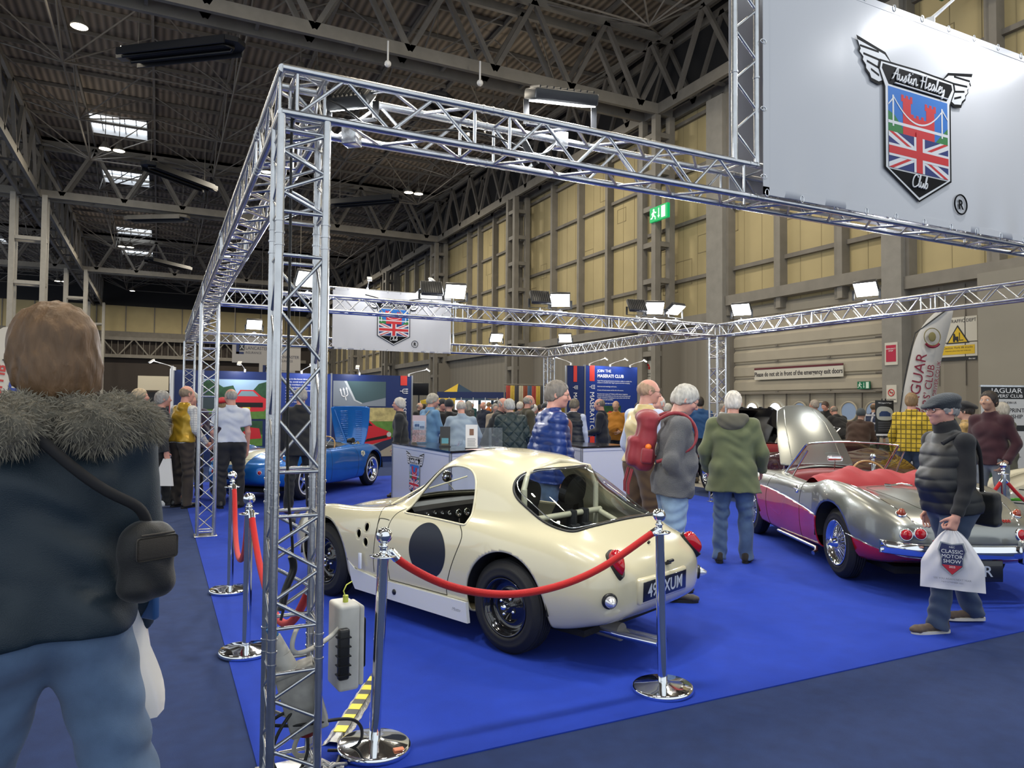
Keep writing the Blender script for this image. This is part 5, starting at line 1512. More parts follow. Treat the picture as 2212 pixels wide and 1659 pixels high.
  for sx in (1, -1):
   F.ell(H(.031 * sx, .107, .006), (.017, .018, .011), .010, RH, 'sub')
   F.ell(H(.042 * sx, .076, -.022), (.022, .022, .018), .02, RH)
   F.ell(H(.079 * sx, -.002, -.008), (.010, .021, .032), .006, RH @ rotz(20 * sx))
   F.ell(H(.085 * sx, .004, -.006), (.006, .010, .018), .004, RH, 'sub')
   F.ell(H(.011 * sx, .107, -.030), (.008, .010, .007), .006, RH)
  F.cone(H(0, .096, .018), H(0, .120, -.022), .0075, .0125, .008)
  F.ell(H(0, .098, -.053), (.023, .010, .0055), .004, RH); F.ell(H(0, .096, -.064), (.02, .010, .006), .004, RH)
  F.ell(H(0, .112, -.0585), (.022, .010, .0022), .003, RH, 'sub')
  me = F.mesh('body'); body = me_obj('body', me, skin_mat(skin), root, True)
  if vox < .013:
   for sx in (1, -1):
    g = G(); c = H(.031 * sx, .086, .007); g.ball(tuple(c), .0125, 14); e = g.obj('eye', mat('eye white', (0.7, 0.68, 0.66), 0.2), root)
    g = G(); c = H(.031 * sx, .0945, .006); g.ball(tuple(c), .0055, 10); g.obj('iris', mat('dark iris', (0.03, 0.025, 0.02), 0.2), e)
 ripple = lambda P, a, f: a * np.sin(P @ np.array(a_) * f)
 def fold(amp, z0=None):
  def fn(P):
   w = np.sin(P[:, 2] * 46 + 3.2 * np.sin(P[:, 0] * 14 + P[:, 2] * 5) + 2.6 * np.cos(P[:, 1] * 13 - P[:, 2] * 7))
   w += .6 * np.sin(P[:, 0] * 33 + 2.5 * np.sin(P[:, 2] * 13) + P[:, 1] * 21)
   wt = np.ones(len(P)) * .45
   for j, rad in [(arm[1][1], .11), (arm[-1][1], .11), (waist, .12), (leg[1][1], .12), (leg[-1][1], .12), (leg[1][2], .12), (leg[-1][2], .12)]:
    wt += .9 * np.exp(-(np.linalg.norm(P - j, axis=1) / rad) ** 2)
   return amp * w * wt
  return fn
 # ---- trousers
 if 'legs' in parts:
  F = Field(lo, hi, v)
  F.cone(tors((-.05 * B, 0, .03)), tors((.05 * B, 0, .03)), .115 * B, .115 * B, .03, ((0, 1, 0), .95))
  F.cone(tors((0, .01, .02)), tors((0, .01, .12)), .128 * B, .118 * B, .03, ((0, 1, 0), .80 + belly * .5))
  for sd in (1, -1):
   hip, knee, ank = leg[sd]
   F.ell(hip + V3(.0, -.06, .0), (.085 * B, .075, .10), .04)
   F.cone(hip + V3(0, 0, -.02), knee, .094 * B * loose, .070 * loose, .03); F.cone(knee, ank + (ank - knee) * .10, .070 * loose, .064 * loose, .02)
  for sd in (1, -1):
   hip, knee, ank = leg[sd]; dn = unit(ank - knee); F.local_plane(ank + dn * .052, dn, .16)
  F.wave(fold(folds))
  me_obj('trousers', F.mesh('trousers'), legs_m or cloth('blue denim', (0.10, 0.17, 0.30), bscale=600), root, True)
 if 'shoes' in parts:
  for sd in (1, -1):
   hip, knee, ank = leg[sd]; sh = unit(ank - knee)
   pitch = math.degrees(math.atan2(-sh[1], -sh[2])) * .8
   lift = ank[2] - .085
   fw = rotz(-footyaw[0 if sd < 0 else 1] * sd) @ (rotx(0 if lift < .02 else -min(45, abs(pitch)) * (1 if sh[1] < 0 else -1)) @ V3(0, 1, 0)); upv = unit(np.cross(np.cross(fw, V3(0, 0, 1)), fw)); rt = np.cross(fw, upv)
   R = np.stack([rt, fw, upv], 1)
   o = ank - upv * .085
   F = Field(o - .26, o + .30, min(v, .011))
   q = lambda x, y, z_: o + rt * x + fw * y + upv * z_
   F.cone(q(0, -.05, .045), q(0, .0, .05), .037, .036, .02); F.cone(q(0, .0, .05), q(0, .16, .032), .036, .034, .02, (upv, .8)); F.cone(q(0, -.04, .08), q(0, .0, .09), .038, .035, .02)
   F.ell(q(0, .165, .03), (.043, .055, .028), .02, R)
   F.plane(q(0, 0, .012), -upv); F.plane(q(0, 0, .115), upv)
   F.wave(lambda P: .0016 * np.sin((P - o) @ fw * 140))
   so = me_obj('shoe', F.mesh('shoe'), shoe_m or cloth('dark leather', (0.03, 0.022, 0.018), 0.5), root, True)
   if vox < .013:
    g = G(); pts = smooth_loop([(-.034, -.08), (0, -.098), (.034, -.08), (.036, 0), (.045, .12), (.036, .19), (0, .222), (-.036, .19), (-.045, .12), (-.036, 0)], 40)
    mt = Matrix([[*R[i], o[i]] for i in range(3)] + [[0, 0, 0, 1]])
    g.poly(pts, 0, .022, mt); g.obj('sole', sole_m or M_MATTE, so)
 # ---- upper garment
 tm = top or cloth('dark cloth', (0.02, 0.02, 0.024))
 def garment(nm, mm, th, sleeves, hemz, colr, amp, pf=0, sl='long'):
  F = Field(lo, hi, v)
  f2 = ((0, 1, 0), .74 + belly)
  F.cone(tors((-.065 * B, 0, .34)), tors((.065 * B, 0, .34)), .112 * B + th, .112 * B + th, .03, ((0, 1, 0), .92))
  F.cone(tors((0, -.02, .505)), tors((.135 * B ** .5, -.012, .455)), .050 + th, .056 + th, .03); F.cone(tors((0, -.02, .505)), tors((-.135 * B ** .5, -.012, .455)), .050 + th, .056 + th, .03)
  F.cone(tors((-.025 * B, belly * .25, .16)), tors((.025 * B, belly * .25, .16)), .142 * B + th, .142 * B + th, .05, ((0, 1, 0), .78 + belly))
  F.cone(tors((0, -.02, .50)), tors((0, -.018, .54)), .070 + th, .060 + th * .5, .03); F.cone(tors((0, .012, .42)), tors((0, -.004, .52)), .078 + th, .068 + th * .5, .03)
  hz = tors((0, 0, hemz))
  F.cone(tors((-.045 * B, belly * .1, .02)), tors((.045 * B, belly * .1, .02)), .125 * B + th, .125 * B + th, .04, ((0, 1, 0), .84 + belly * .6))
  if hemz < -.02:
   F.cone(tors((-.05 * B, 0, .0)), (hz + V3(-.05 * B, 0, 0)), .125 * B + th, .135 * B + th + tail, .04, ((0, 1, 0), .85)); F.cone(tors((.05 * B, 0, .0)), (hz + V3(.05 * B, 0, 0)), .125 * B + th, .135 * B + th + tail, .04, ((0, 1, 0), .85))
  if hemz < .06:
   for sd in (1, -1): F.ell(leg[sd][0] + V3(.0, -.055, .01), (.085 * B + th, .078 + th, .11), .04)
  F.plane(hz, -(Rl @ V3(0, 0, 1)))
  if sleeves:
   for sd in (1, -1):
    S, E, Wr, f = arm[sd]
    F.ell(S, (.056 + th, .060 + th, .058 + th), .04)
    F.cone(S, E, .055 + th, .048 + th, .035)
    if sl == 'long' and sd in pocket:
     F.cone(E, Wr + f * .06, .050 + th, .036 + th, .03)
    elif sl == 'long':
     F.cone(E, Wr - f * .005, .050 + th, .038 + th, .015); F.local_plane(Wr - f * .0, f, .09)
    elif sl == 'rolled':
     F.cone(E, E + f * .04, .050 + th, .046 + th, .015); F.local_plane(E + f * .03, f, .10)
    else:
     u = unit(E - S); F.local_plane(S + u * .20, u, .12); F.cone(S, S + u * .19, .062 + th, .066 + th, .02); F.local_plane(S + u * .20, u, .14)
  if colr:
   F.cone(tors((0, -.018, .52)), tors((0, -.012, .565)), .072, .074, .01)
  F.local_plane(tors((0, -.012, .575)), Rl @ V3(0, -.12, 1), .16)
  F.ell(tors((0, .005, .60)), (.056, .056, .07), .006, None, 'sub')
  if pf: F.wave(lambda P: .009 * (np.abs(np.sin((P[:, 2] + .1 * P[:, 1]) * PI / pf)) ** .6 - .75) * -1)
  F.wave(fold(amp))
  return me_obj(nm, F.mesh(nm), mm, root, True)
 if 'top' in parts:
  if kind == 'jacket': garment('jacket', tm, .018, True, hem, collar, folds * 1.15, puff)
  elif kind == 'sweater': garment('sweater', tm, .010, True, hem, False, folds, 0)
  elif kind == 'shirt': garment('shirt', tm, .006, True, hem, collar, folds, 0, sleeve)
  elif kind == 'vest':
   garment('shirt', tm, .004, True, -.02, True, folds, 0, sleeve)
   garment('waistcoat', vest_m, .016, False, hem, False, folds * .7, puff)
 if hood is not None:
  F = Field(tors((-.28, -.30, .38)) , tors((.28, .22, .70)), v)
  F.cone(tors((-.10, -.075, .52)), tors((.10, -.075, .52)), .058, .058, .03); F.ell(tors((0, -.105, .47)), (.125, .055, .075), .03); F.cone(tors((-.10, -.05, .53)), tors((-.07, .07, .50)), .04, .03, .03); F.cone(tors((.10, -.05, .53)), tors((.07, .07, .50)), .04, .03, .03)
  F.wave(fold(.008)); me_obj('hood', F.mesh('hood'), hood, root, True)
 # ---- hair and hats
 hm = hair_mat(hair_c)
 if hair != 'none' and 'hair' in parts:
  F = Field(HC - V3(.17, .19, .34 if hair == 'long' else .17), HC + V3(.17, .19, .19), min(v, .009))
  if hair in ('short', 'full', 'long', 'bob', 'thin'):
   t = {'short': .010, 'full': .012, 'long': .018, 'bob': .022, 'thin': .006}[hair]
   F.ell(H(0, -.008, .026), (.077 + t, .098 + t, .092 + t), .01, RH)
   F.ell(H(0, -.03, -.02), (.074 + t * .8, .075 + t, .075), .02, RH)
   F.ell(H(0, .115, -.015), (.075, .075, .080 if hair != 'full' else .072), .02, RH, 'sub')
   F.ell(H(0, .05, -.09), (.12, .085, .075), .015, RH, 'sub')
   F.ell(H(0, 0, -.125), (.12, .12, .062), .01, RH, 'sub')
   if hair == 'long':
    F.cone(H(-.045, -.055, .0), H(-.06, -.075, -.25), .05, .03, .03); F.cone(H(.045, -.055, .0), H(.06, -.075, -.25), .05, .03, .03); F.cone(H(0, -.07, 0), H(0, -.085, -.26), .055, .035, .03); F.cone(H(-.075, .0, .0), H(-.08, .0, -.2), .024, .02, .02); F.cone(H(.075, .0, .0), H(.08, .0, -.2), .024, .02, .02)
   if hair == 'bob':
    F.ell(H(0, -.045, -.06), (.098, .082, .085), .03, RH); F.cone(H(-.082, .01, .01), H(-.08, .01, -.07), .024, .018, .02); F.cone(H(.082, .01, .01), H(.08, .01, -.07), .024, .018, .02)
  elif hair == 'bald':
   F.ell(H(0, -.010, .016), (.0835, .104, .085), .01, RH); F.ell(H(0, .045, .075), (.078, .115, .068), .012, RH, 'sub'); F.ell(H(0, .115, -.015), (.09, .095, .10), .02, RH, 'sub'); F.ell(H(0, .03, -.09), (.12, .10, .06), .012, RH, 'sub'); F.ell(H(0, 0, -.13), (.12, .12, .055), .01, RH, 'sub')
  if hair in ('flatcap', 'beret', 'beanie'):
   F.ell(H(0, -.012, .012), (.086, .107, .10), .01, RH); F.ell(H(0, .10, -.04), (.10, .10, .075), .01, RH, 'sub'); F.ell(H(0, .02, -.09), (.12, .12, .075), .01, RH, 'sub')
  F.wave(lambda P: .0022 * np.sin(P[:, 0] * 210 + 6 * np.sin(P[:, 2] * 20)) + .0025 * np.sin(P[:, 1] * 130 + 5 * np.sin(P[:, 0] * 40) + P[:, 2] * 50))
  if hair != 'beanie': me_obj('hair', F.mesh('hair'), hm, root, True)
  if hair in ('flatcap', 'beret', 'beanie'):
   F = Field(HC - V3(.2, .24, .1), HC + V3(.2, .24, .2), min(v, .009))
   if hair == 'flatcap':
    F.ell(H(0, -.01, .062), (.098, .128, .062), .01, RH @ rotx(-10)); F.ell(H(0, .095, .045), (.075, .066, .018), .02, RH @ rotx(-22)); F.ell(H(0, -.02, .02), (.090, .112, .04), .02, RH)
   elif hair == 'beret':
    F.ell(H(.01, -.03, .085), (.115, .13, .045), .01, RH @ rotx(18)); F.cone(H(0, 0, .05), H(0, 0, .06), .088, .088, .02)
   else:
    F.ell(H(0, -.01, .03), (.094, .115, .105), .01, RH); F.ell(H(0, .07, -.06), (.10, .09, .075), .01, RH, 'sub'); F.ell(H(0, -.02, -.08), (.12, .13, .06), .01, RH, 'sub')
   me_obj({'flatcap': 'flat_cap', 'beret': 'beret', 'beanie': 'woolly_hat'}[hair], F.mesh('hat'), hat_m or cloth('dark wool', (0.02, 0.024, 0.03)), root, True)
 if beard:
  F = Field(HC - V3(.13, .1, .2), HC + V3(.13, .19, .05), min(v, .009)); F.ell(H(0, .05, -.07), (.062, .062, .055), .01, RH); F.ell(H(0, .10, -.04), (.03, .04, .02), .01, RH, 'sub'); F.ell(H(0, .03, .0), (.1, .1, .04), .01, RH, 'sub'); me_obj('beard', F.mesh('beard'), hm, root, True)
 if glasses:
  g = G()
  for sx in (1, -1):
   c = [H((.033 + .024 * math.cos(a)) * sx, .108 - .012 * abs(math.cos(a)), .004 + .017 * math.sin(a)) for a in [2 * PI * i / 20 for i in range(20)]]
   g.tube([tuple(p) for p in c], .0018, 5, True); g.bar(tuple(H(.057 * sx, .094, .008)), tuple(H(.083 * sx, .0, .006)), .0018, 5)
  g.bar(tuple(H(-.01, .108, .008)), tuple(H(.01, .108, .008)), .0018, 5); g.obj('glasses', M_BLACK, root)
 if belt:
  F = Field(tors((-.22, -.22, .03)), tors((.22, .24, .15)), v); F.cone(tors((-.02 * B, belly * .1, .10)), tors((.02 * B, belly * .1, .10)), .138 * B, .138 * B, 0, ((0, 1, 0), .83 + belly * .6)); F.plane(tors((0, 0, .115)), (0, 0, 1)); F.plane(tors((0, 0, .08)), (0, 0, -1)); me_obj('belt', F.mesh('belt'), M_MATTE, root, True)
 return root, dict(arm=arm, leg=leg, tors=tors, H=H, HC=HC, RH=RH, lo=lo, hi=hi, v=v, pel=pel, neck0=neck0, s=s, fold=fold)
def at_px(px, depth):
 u = (px - 1106) / F_PX
 return (depth * (FWD.x + u * RGT.x), depth * (FWD.y + u * RGT.y))
def away(px): return 63.9 - math.degrees(math.atan((px - 1106) / F_PX))
def facing(px, turn=0):
 """0 = back to the camera, +90 = turned to picture left, -90 = to picture right, 180 = facing us"""
 return away(px) + turn
# ------------------------------------------------------------------ cloth patterns
def plaid(nm, base, line, sc=14, line2=None):
 m = mat(nm, base, 0.85)
 if m.get('pl'): return m
 m['pl'] = 1
 nt = m.node_tree; b = nt.nodes['Principled BSDF']
 tc = nt.nodes.new('ShaderNodeTexCoord'); sp = nt.nodes.new('ShaderNodeSeparateXYZ'); nt.links.new(tc.outputs['Object'], sp.inputs[0])
 prev = None; fac = []
 for ax in ('X', 'Z'):
  mu = nt.nodes.new('ShaderNodeMath'); mu.operation = 'MULTIPLY'; mu.inputs[1].default_value = sc; nt.links.new(sp.outputs[ax], mu.inputs[0])
  fr = nt.nodes.new('ShaderNodeMath'); fr.operation = 'FRACT'; nt.links.new(mu.outputs[0], fr.inputs[0])
  lt = nt.nodes.new('ShaderNodeMath'); lt.operation = 'LESS_THAN'; lt.inputs[1].default_value = .22; nt.links.new(fr.outputs[0], lt.inputs[0])
  fac.append(lt.outputs[0])
 ad = nt.nodes.new('ShaderNodeMath'); ad.operation = 'ADD'; ad.use_clamp = True; nt.links.new(fac[0], ad.inputs[0]); nt.links.new(fac[1], ad.inputs[1])
 sc_ = nt.nodes.new('ShaderNodeMath'); sc_.operation = 'MULTIPLY'; sc_.inputs[1].default_value = .8; nt.links.new(ad.outputs[0], sc_.inputs[0])
 mx = nt.nodes.new('ShaderNodeMix'); mx.data_type = 'RGBA'; mx.inputs[6].default_value = (*base, 1); mx.inputs[7].default_value = (*line, 1)
 nt.links.new(sc_.outputs[0], mx.inputs[0]); nt.links.new(mx.outputs[2], b.inputs['Base Color'])
 return m
def quilted(nm, col, sc=16):
 m = mat(nm, col, 0.55)
 if m.get('q'): return m
 m['q'] = 1
 nt = m.node_tree; b = nt.nodes['Principled BSDF']; tc = nt.nodes.new('ShaderNodeTexCoord')
 out = []
 for r in (PI / 4, -PI / 4):
  mp = nt.nodes.new('ShaderNodeMapping'); mp.inputs['Rotation'].default_value = (0, r, 0); nt.links.new(tc.outputs['Object'], mp.inputs[0])
  w = nt.nodes.new('ShaderNodeTexWave'); w.inputs['Scale'].default_value = sc / 6; w.bands_direction = 'X'; nt.links.new(mp.outputs[0], w.inputs[0])
  pw = nt.nodes.new('ShaderNodeMath'); pw.operation = 'POWER'; pw.inputs[1].default_value = .3; nt.links.new(w.outputs['Fac'], pw.inputs[0]); out.append(pw.outputs[0])
 mi = nt.nodes.new('ShaderNodeMath'); mi.operation = 'MINIMUM'; nt.links.new(out[0], mi.inputs[0]); nt.links.new(out[1], mi.inputs[1])
 bp = nt.nodes.new('ShaderNodeBump'); bp.inputs['Strength'].default_value = 1; bp.inputs['Distance'].default_value = .02; nt.links.new(mi.outputs[0], bp.inputs['Height']); nt.links.new(bp.outputs[0], b.inputs['Normal'])
 return m
DENIM = cloth('mid blue denim', (0.085, 0.14, 0.24), bscale=600, var=.22, vscale=9)
DENIML = cloth('pale blue denim', (0.25, 0.36, 0.50), bscale=600, var=.18, vscale=9)
DENIMD = cloth('dark blue denim', (0.03, 0.05, 0.10), bscale=600, var=.15)
BLACKC = cloth('black cloth', (0.014, 0.014, 0.016))
GREYH, WHITEH, BROWNH, DARKH = (0.30, 0.29, 0.27), (0.62, 0.58, 0.52), (0.22, 0.14, 0.07), (0.03, 0.022, 0.018)
HANG = ((.16, -.04, -1), (.06, .16, -1))
POCK = ((.30, -.22, -1), (-.22, .55, -.85))
FRONT = ((.18, .12, -1), (-.35, .95, -.25))
WALKF = ((.10, .20, -1), (.02, .30, -.95)); WALKB = ((.10, -.30, -1), (.04, -.02, -1))
CLASP = ((.20, .05, -1), (-.6, .9, -.35))
# 1 woman walking away in the left foreground
P1 = at_px(118, 1.92)
navy = cloth('dark teal waxed coat', (0.010, 0.022, 0.034), 0.5, sheen=0)
root, k = person('woman walking away in a navy fur-hooded coat and jeans, left foreground', P1, 100, 1.83, navy, DENIM, hair='bob', hair_c=(0.15, 0.085, 0.042),
 armR=((.13, -.04, -1), (.02, .45, -.9)), armL=((.26, .1, -1), (.0, .5, -.8)), legL=((.13, .25, -1), (.06, .05, -1)), legR=((.22, -.12, -1), (.26, -.40, -1)), lean=5, head=(30, -2), build=1.0, vox=.009, hem=-.02, loose=1.12, folds=.006, tail=.02, collar=True)
T = k['tors']
F = Field(T((-.34, -.30, .36)), T((.34, .24, .66)), .010)
F.cone(T((-.15, -.08, .525)), T((.15, -.08, .525)), .052, .052, .03); F.cone(T((-.17, -.09, .515)), T((-.21, .05, .50)), .055, .05, .03); F.cone(T((.17, -.09, .515)), T((.21, .05, .50)), .055, .05, .03); F.ell(T((.09, -.12, .50)), (.075, .055, .06), .03); F.ell(T((-.09, -.12, .50)), (.075, .055, .06), .03)
F.wave(lambda P: .006 * np.sin(P[:, 0] * 60 + 4 * np.sin(P[:, 2] * 30)))
hood = me_obj('fur_hood_trim', F.mesh('hood'), cloth('grey fur', (0.17, 0.155, 0.12), 0.9, bump=1.0, bscale=90), root, True)
rr = random.Random(2)
# fur strands: short tapering fibres standing out of the trim
me = hood.data; nv_ = len(me.vertices); co = np.zeros(nv_ * 3); me.vertices.foreach_get('co', co); co = co.reshape(-1, 3)
no = np.zeros(nv_ * 3); me.vertices.foreach_get('normal', no); no = no.reshape(-1, 3)
vs = []; fs = []
rs = np.random.RandomState(4)
for i in rs.choice(nv_, min(nv_ * 3, 34000), replace=True):
 p = co[i] + rs.normal(0, .004, 3); n_ = unit(no[i] + rs.normal(0, .45, 3) + V3(0, 0, -.35)); L = rs.uniform(.012, .034); w = unit(np.cross(n_, rs.normal(0, 1, 3))) * .0007
 q = p + n_ * L + V3(0, 0, -.25 * L)
 b = len(vs); vs += [tuple(p - w), tuple(p + w), tuple((p + q) / 2 + V3(0, 0, .003) + w * .7), tuple(q)]; fs += [(b, b + 1, b + 2), (b, b + 2, b + 3)]
o = mesh_obj('fur', vs, fs, cloth('grey brown fur fibre', (0.26, 0.235, 0.18), 0.8, bump=0), hood, False); o['kind'] = 'stuff'
def to_world(root, p): return root.matrix_world @ Vector(p)
def held(root, k):
 """matrix carrying a person's local frame into the world"""
 return Matrix.Translation(root.location) @ Matrix.Rotation(root.rotation_euler.z, 4, 'Z') @ Matrix.Diagonal((k['s'], k['s'], k['s'], 1))
# her shoulder bag on its strap
Mw = held(root, k)
hip = Vector(k['tors']((.20, -.15, .165)))
F = Field((-.14, -.09, -.17), (.14, .09, .17), .006)
F.box((0, 0, -.01), (.072, .048, .105), .047, .01); F.wave(lambda P: .003 * np.sin(P[:, 2] * 60 + 3 * np.sin(P[:, 0] * 30)))
bag = me_obj('shoulder_bag', F.mesh('bag'), cloth('black nylon', (0.010, 0.010, 0.010), 0.5), None, True)
bag.matrix_world = Matrix.Translation(Mw @ hip) @ Matrix.Rotation(root.rotation_euler.z + .35, 4, 'Z')
tag(bag, 'rounded black shoulder bag hanging at the hip of the woman in the fur-hooded coat', 'bag')
inv = bag.matrix_world.inverted()
g = G(); pts = [inv @ (Mw @ Vector(k['tors'](p))) for p in ((.20, -.15, .25), (.18, -.18, .30), (.10, -.19, .33), (-.02, -.165, .45), (-.10, -.10, .55), (-.12, .02, .56))]
P_ = [Vector(p) for p in bs_mat(len(pts), 30, False) @ np.array([tuple(p) for p in pts])]; g.tube([P_[i] for i in range(len(P_))], .014, 6); g.obj('strap', M_MATTE, bag)
g = G(); g.rbox((-.055, -.054, .0), (.055, -.046, .06), .008); g.bar((-.045, -.052, .066), (.045, -.052, .066), .003, 6); g.obj('pocket_flap', cloth('dark brown flap', (0.028, 0.022, 0.016), .6), bag)
# her folded white carrier bag
hp = Mw @ Vector(k['tors']((.20, .0, .10)))
g = G(); vs = []
for i in range(15):
 t = i / 14
 for j in range(9):
  a = 2 * PI * j / 9; w = (.035 + .05 * t) * (1 + .25 * math.sin(3 * a + 5 * t)); vs.append((w * math.cos(a), w * .4 * math.sin(a) + .02 * math.sin(t * 5), -.42 * t + .012 * math.sin(a * 2)))
g.add(vs, [(i * 9 + j, i * 9 + (j + 1) % 9, (i + 1) * 9 + (j + 1) % 9, (i + 1) * 9 + j) for i in range(14) for j in range(9)], True); g.add(vs[-9:], [tuple(range(9))])
m_poly = mat('thin white polythene', (0.72, 0.71, 0.70), 0.35)
cb = g.obj('carrier_bag', m_poly, None, loc=hp); cb.rotation_euler = (0.10, -.14, .9); tag(cb, 'crumpled white plastic bag dangling below the black shoulder bag', 'bag')
g = G(); g.rbox((.03, -.035, -.14), (.055, .03, -.05), .006); g.obj('printed_edge', mat('blue print', (0.03, 0.09, 0.25), .4), cb)
# 2 man in flat cap striding past on the right
Pc = at_px(2052, 5.2)
blkp = cloth('black padded gilet', (0.013, 0.014, 0.016), 0.45, sheen=0)
root, k = person('man striding left in flat cap, glasses, black gilet and jeans, right foreground', Pc, 158, 1.70, BLACKC, DENIMD, cloth('brown suede shoe', (0.075, 0.05, 0.034), .8), 'pink', 'flatcap', (0.32, 0.31, 0.30),
 armL=((.12, .05, -1), (.08, .42, -.95)), armR=((.14, -.12, -1), (.02, .12, -1)), legL=((.05, .32, -1), (.02, .16, -1)), legR=((.05, -.20, -1), (.02, -.42, -1)),
 lean=4, head=(0, 4), build=1.2, belly=.15, vox=.0066, kind='vest', vest_m=blkp, hem=-.06, glasses=True, puff=.085, curl=(75, 40), sole_m=mat('cream rubber sole', (0.55, 0.52, 0.45), .6), loose=1.05, hat_m=cloth('dark blue-grey wool cap', (0.022, 0.028, 0.036), 0.9, bump=.6, bscale=120), footyaw=(5, 5))
Mw = held(root, k); T = k['tors']
F = Field(T((-.2, -.2, .46)), T((.2, .2, .66)), .008); F.cone(T((0, -.015, .52)), T((0, .0, .575)), .088, .083, .02); F.ell(T((0, .01, .63)), (.066, .066, .06), .006, None, 'sub'); F.wave(k['fold'](.004)); me_obj('scarf_collar', F.mesh('c'), BLACKC, root, True)
# carrier bag in his near hand
S_, E_, Wr, f_ = k['arm'][-1]
hp = Mw @ Vector(Wr + f_ * .10)
Wb, Hb = .37, .40
nx, nz = 22, 26
vs = []
for side in (0, 1):
 for i in range(nz):
  t = i / (nz - 1)
  for j in range(nx):
   u_ = j / (nx - 1) * 2 - 1
   w = (.10 + (.5 - .10) * min(1, (t / .55)) ** .75) * Wb
   if t > .55: w = Wb * (.5 + .04 * (t - .55))
   x = u_ * w
   th = (.030 * math.sin(PI * min(1, t * 1.1)) + .01) * (1 - u_ * u_) ** .5
   wr = .004 * math.sin(u_ * 9 + t * 14) + .006 * math.sin(u_ * 23 - t * 6) * (1 - t)
   vs.append((x, (th if side else -th) + wr, -Hb * t))
fs = [(s_ * nx * nz + i * nx + j, s_ * nx * nz + i * nx + j + 1, s_ * nx * nz + (i + 1) * nx + j + 1, s_ * nx * nz + (i + 1) * nx + j) for s_ in (0, 1) for i in range(nz - 1) for j in range(nx - 1)]
m_bag = mat('white carrier bag', (0.70, 0.68, 0.70), 0.4)
cb = mesh_obj('carrier_bag', vs, [f if n_ < len(fs) / 2 else f[::-1] for n_, f in enumerate(fs)], m_bag, None, True)
d_ = (Vector((0, 0, 0)) - Vector((hp.x, hp.y, 0))).normalized()
cb.matrix_world = frame_mtx(hp + Vector((0, 0, -.01)), Vector((0, 0, 1)).cross(d_), (0, 0, 1)) @ Matrix.Rotation(-PI / 2, 4, 'X') @ Matrix.Rotation(PI / 2, 4, 'X')
# frame_mtx gives z towards us; the bag's own x is across, -y towards the camera
cb.matrix_world = Matrix.Translation(hp + Vector((0, 0, -.01))) @ Matrix.Rotation(math.atan2(-d_.x, d_.y) + PI, 4, 'Z')
tag(cb, 'white carrier bag with shield print held by the man in the flat cap', 'bag')
def bagm(x, z, off=.0): return frame_mtx((x, -.052 - off, z), (1, 0, 0), (0, 0, 1))
m_navyp = mat('navy print', (0.03, 0.035, 0.10), .4); m_redpr = mat('red print', (0.45, 0.02, 0.04), .4); m_grp = mat('grey print', (0.3, 0.32, 0.34), .4)
shp = [(-.075, .05), (-.06, .10), (0, .088), (.06, .10), (.075, .05), (.06, .0), (.06, -.05), (0, -.11), (-.06, -.05), (-.06, .0)]
g = G(); g.poly([(a * 1.12, b * 1.1) for a, b in shp], 0, .001, bagm(0, -.18)); g.obj('bag_print', m_grp, cb)
g = G(); g.poly(shp, .001, .002, bagm(0, -.18)); sh_ = g.obj('bag_print', m_navyp, cb)
g = G(); g.poly([(-.06, -.045), (.06, -.045), (0, -.108)][::-1], .002, .003, bagm(0, -.18)); g.obj('bag_print', m_redpr, cb)
for t_, z_, h_ in (('CLASSIC', -.145, .024), ('MOTOR', -.178, .024), ('SHOW', -.211, .024)): text(t_, h_, mat('white print', (.75, .75, .75), .4), bagm(0, z_, .003), cb)
text('2025', .013, mat('white print'), bagm(0, -.243, .004), cb); text('NEC', .012, mat('white print'), bagm(0, -.11, .003), cb)
text('SEE YOU AGAIN NEXT YEAR', .012, mat('grey lettering', (.2, .2, .22), .5), bagm(0, -.325, .0), cb); text('7-8-9 NOVEMBER 2025', .009, mat('grey lettering'), bagm(0, -.345, .0), cb)
# his black shoulder bag behind
F = Field((-.16, -.08, -.16), (.16, .08, .16), .008); F.box((0, 0, 0), (.13, .05, .12), .03, .01); F.wave(lambda P: .003 * np.sin(P[:, 2] * 50 + P[:, 0] * 20))
sb = me_obj('shoulder_bag', F.mesh('bag'), cloth('black nylon'), None, True); sb.matrix_world = Matrix.Translation(Mw @ Vector(T((.05, -.26, -.06)))) @ Matrix.Rotation(root.rotation_euler.z + .5, 4, 'Z')
tag(sb, 'black shoulder bag with a small red patch behind the man in the flat cap', 'bag')
inv = sb.matrix_world.inverted(); g = G(); pts = [inv @ (Mw @ Vector(T(p))) for p in ((.05, -.28, .05), (-.02, -.24, .25), (-.12, -.16, .46), (-.16, -.02, .545), (-.14, .13, .46))]
P_ = [Vector(p) for p in bs_mat(len(pts), 24, False) @ np.array([tuple(p) for p in pts])]; g.tube(P_, .016, 6); g.obj('strap', M_MATTE, sb)
g = G(); g.ball((.08, -.05, -.02), .028, 12, (1, .2, 1)); g.obj('badge', mat('salmon patch', (.5, .13, .10), .6), sb)
# 3 man in green jacket
olive = cloth('olive green coat cloth', (0.115, 0.135, 0.065), .8, var=.12, vscale=5)
root, k = person('white-haired man in olive green hooded jacket and jeans, seen from behind', at_px(1583, 7.35), facing(1583, -4), 1.74, olive, DENIM, cloth('dark brown suede', (0.035, 0.028, 0.02)), 'pink', 'short', WHITEH,
 armL=((.34, -.02, -1), (-.05, .55, -.75)), armR=((.34, .0, -1), (-.05, .6, -.7)), legL=((.05, -.05, -1), (.03, -.16, -1)), legR=((.06, .06, -1), (.02, -.02, -1)), lean=3, head=(0, 10), build=1.22, belly=.05, vox=.0095, hem=-.22, tail=.035, hood=cloth('grey green hood lining', (0.10, 0.095, 0.07), .8), loose=1.08, folds=.006)
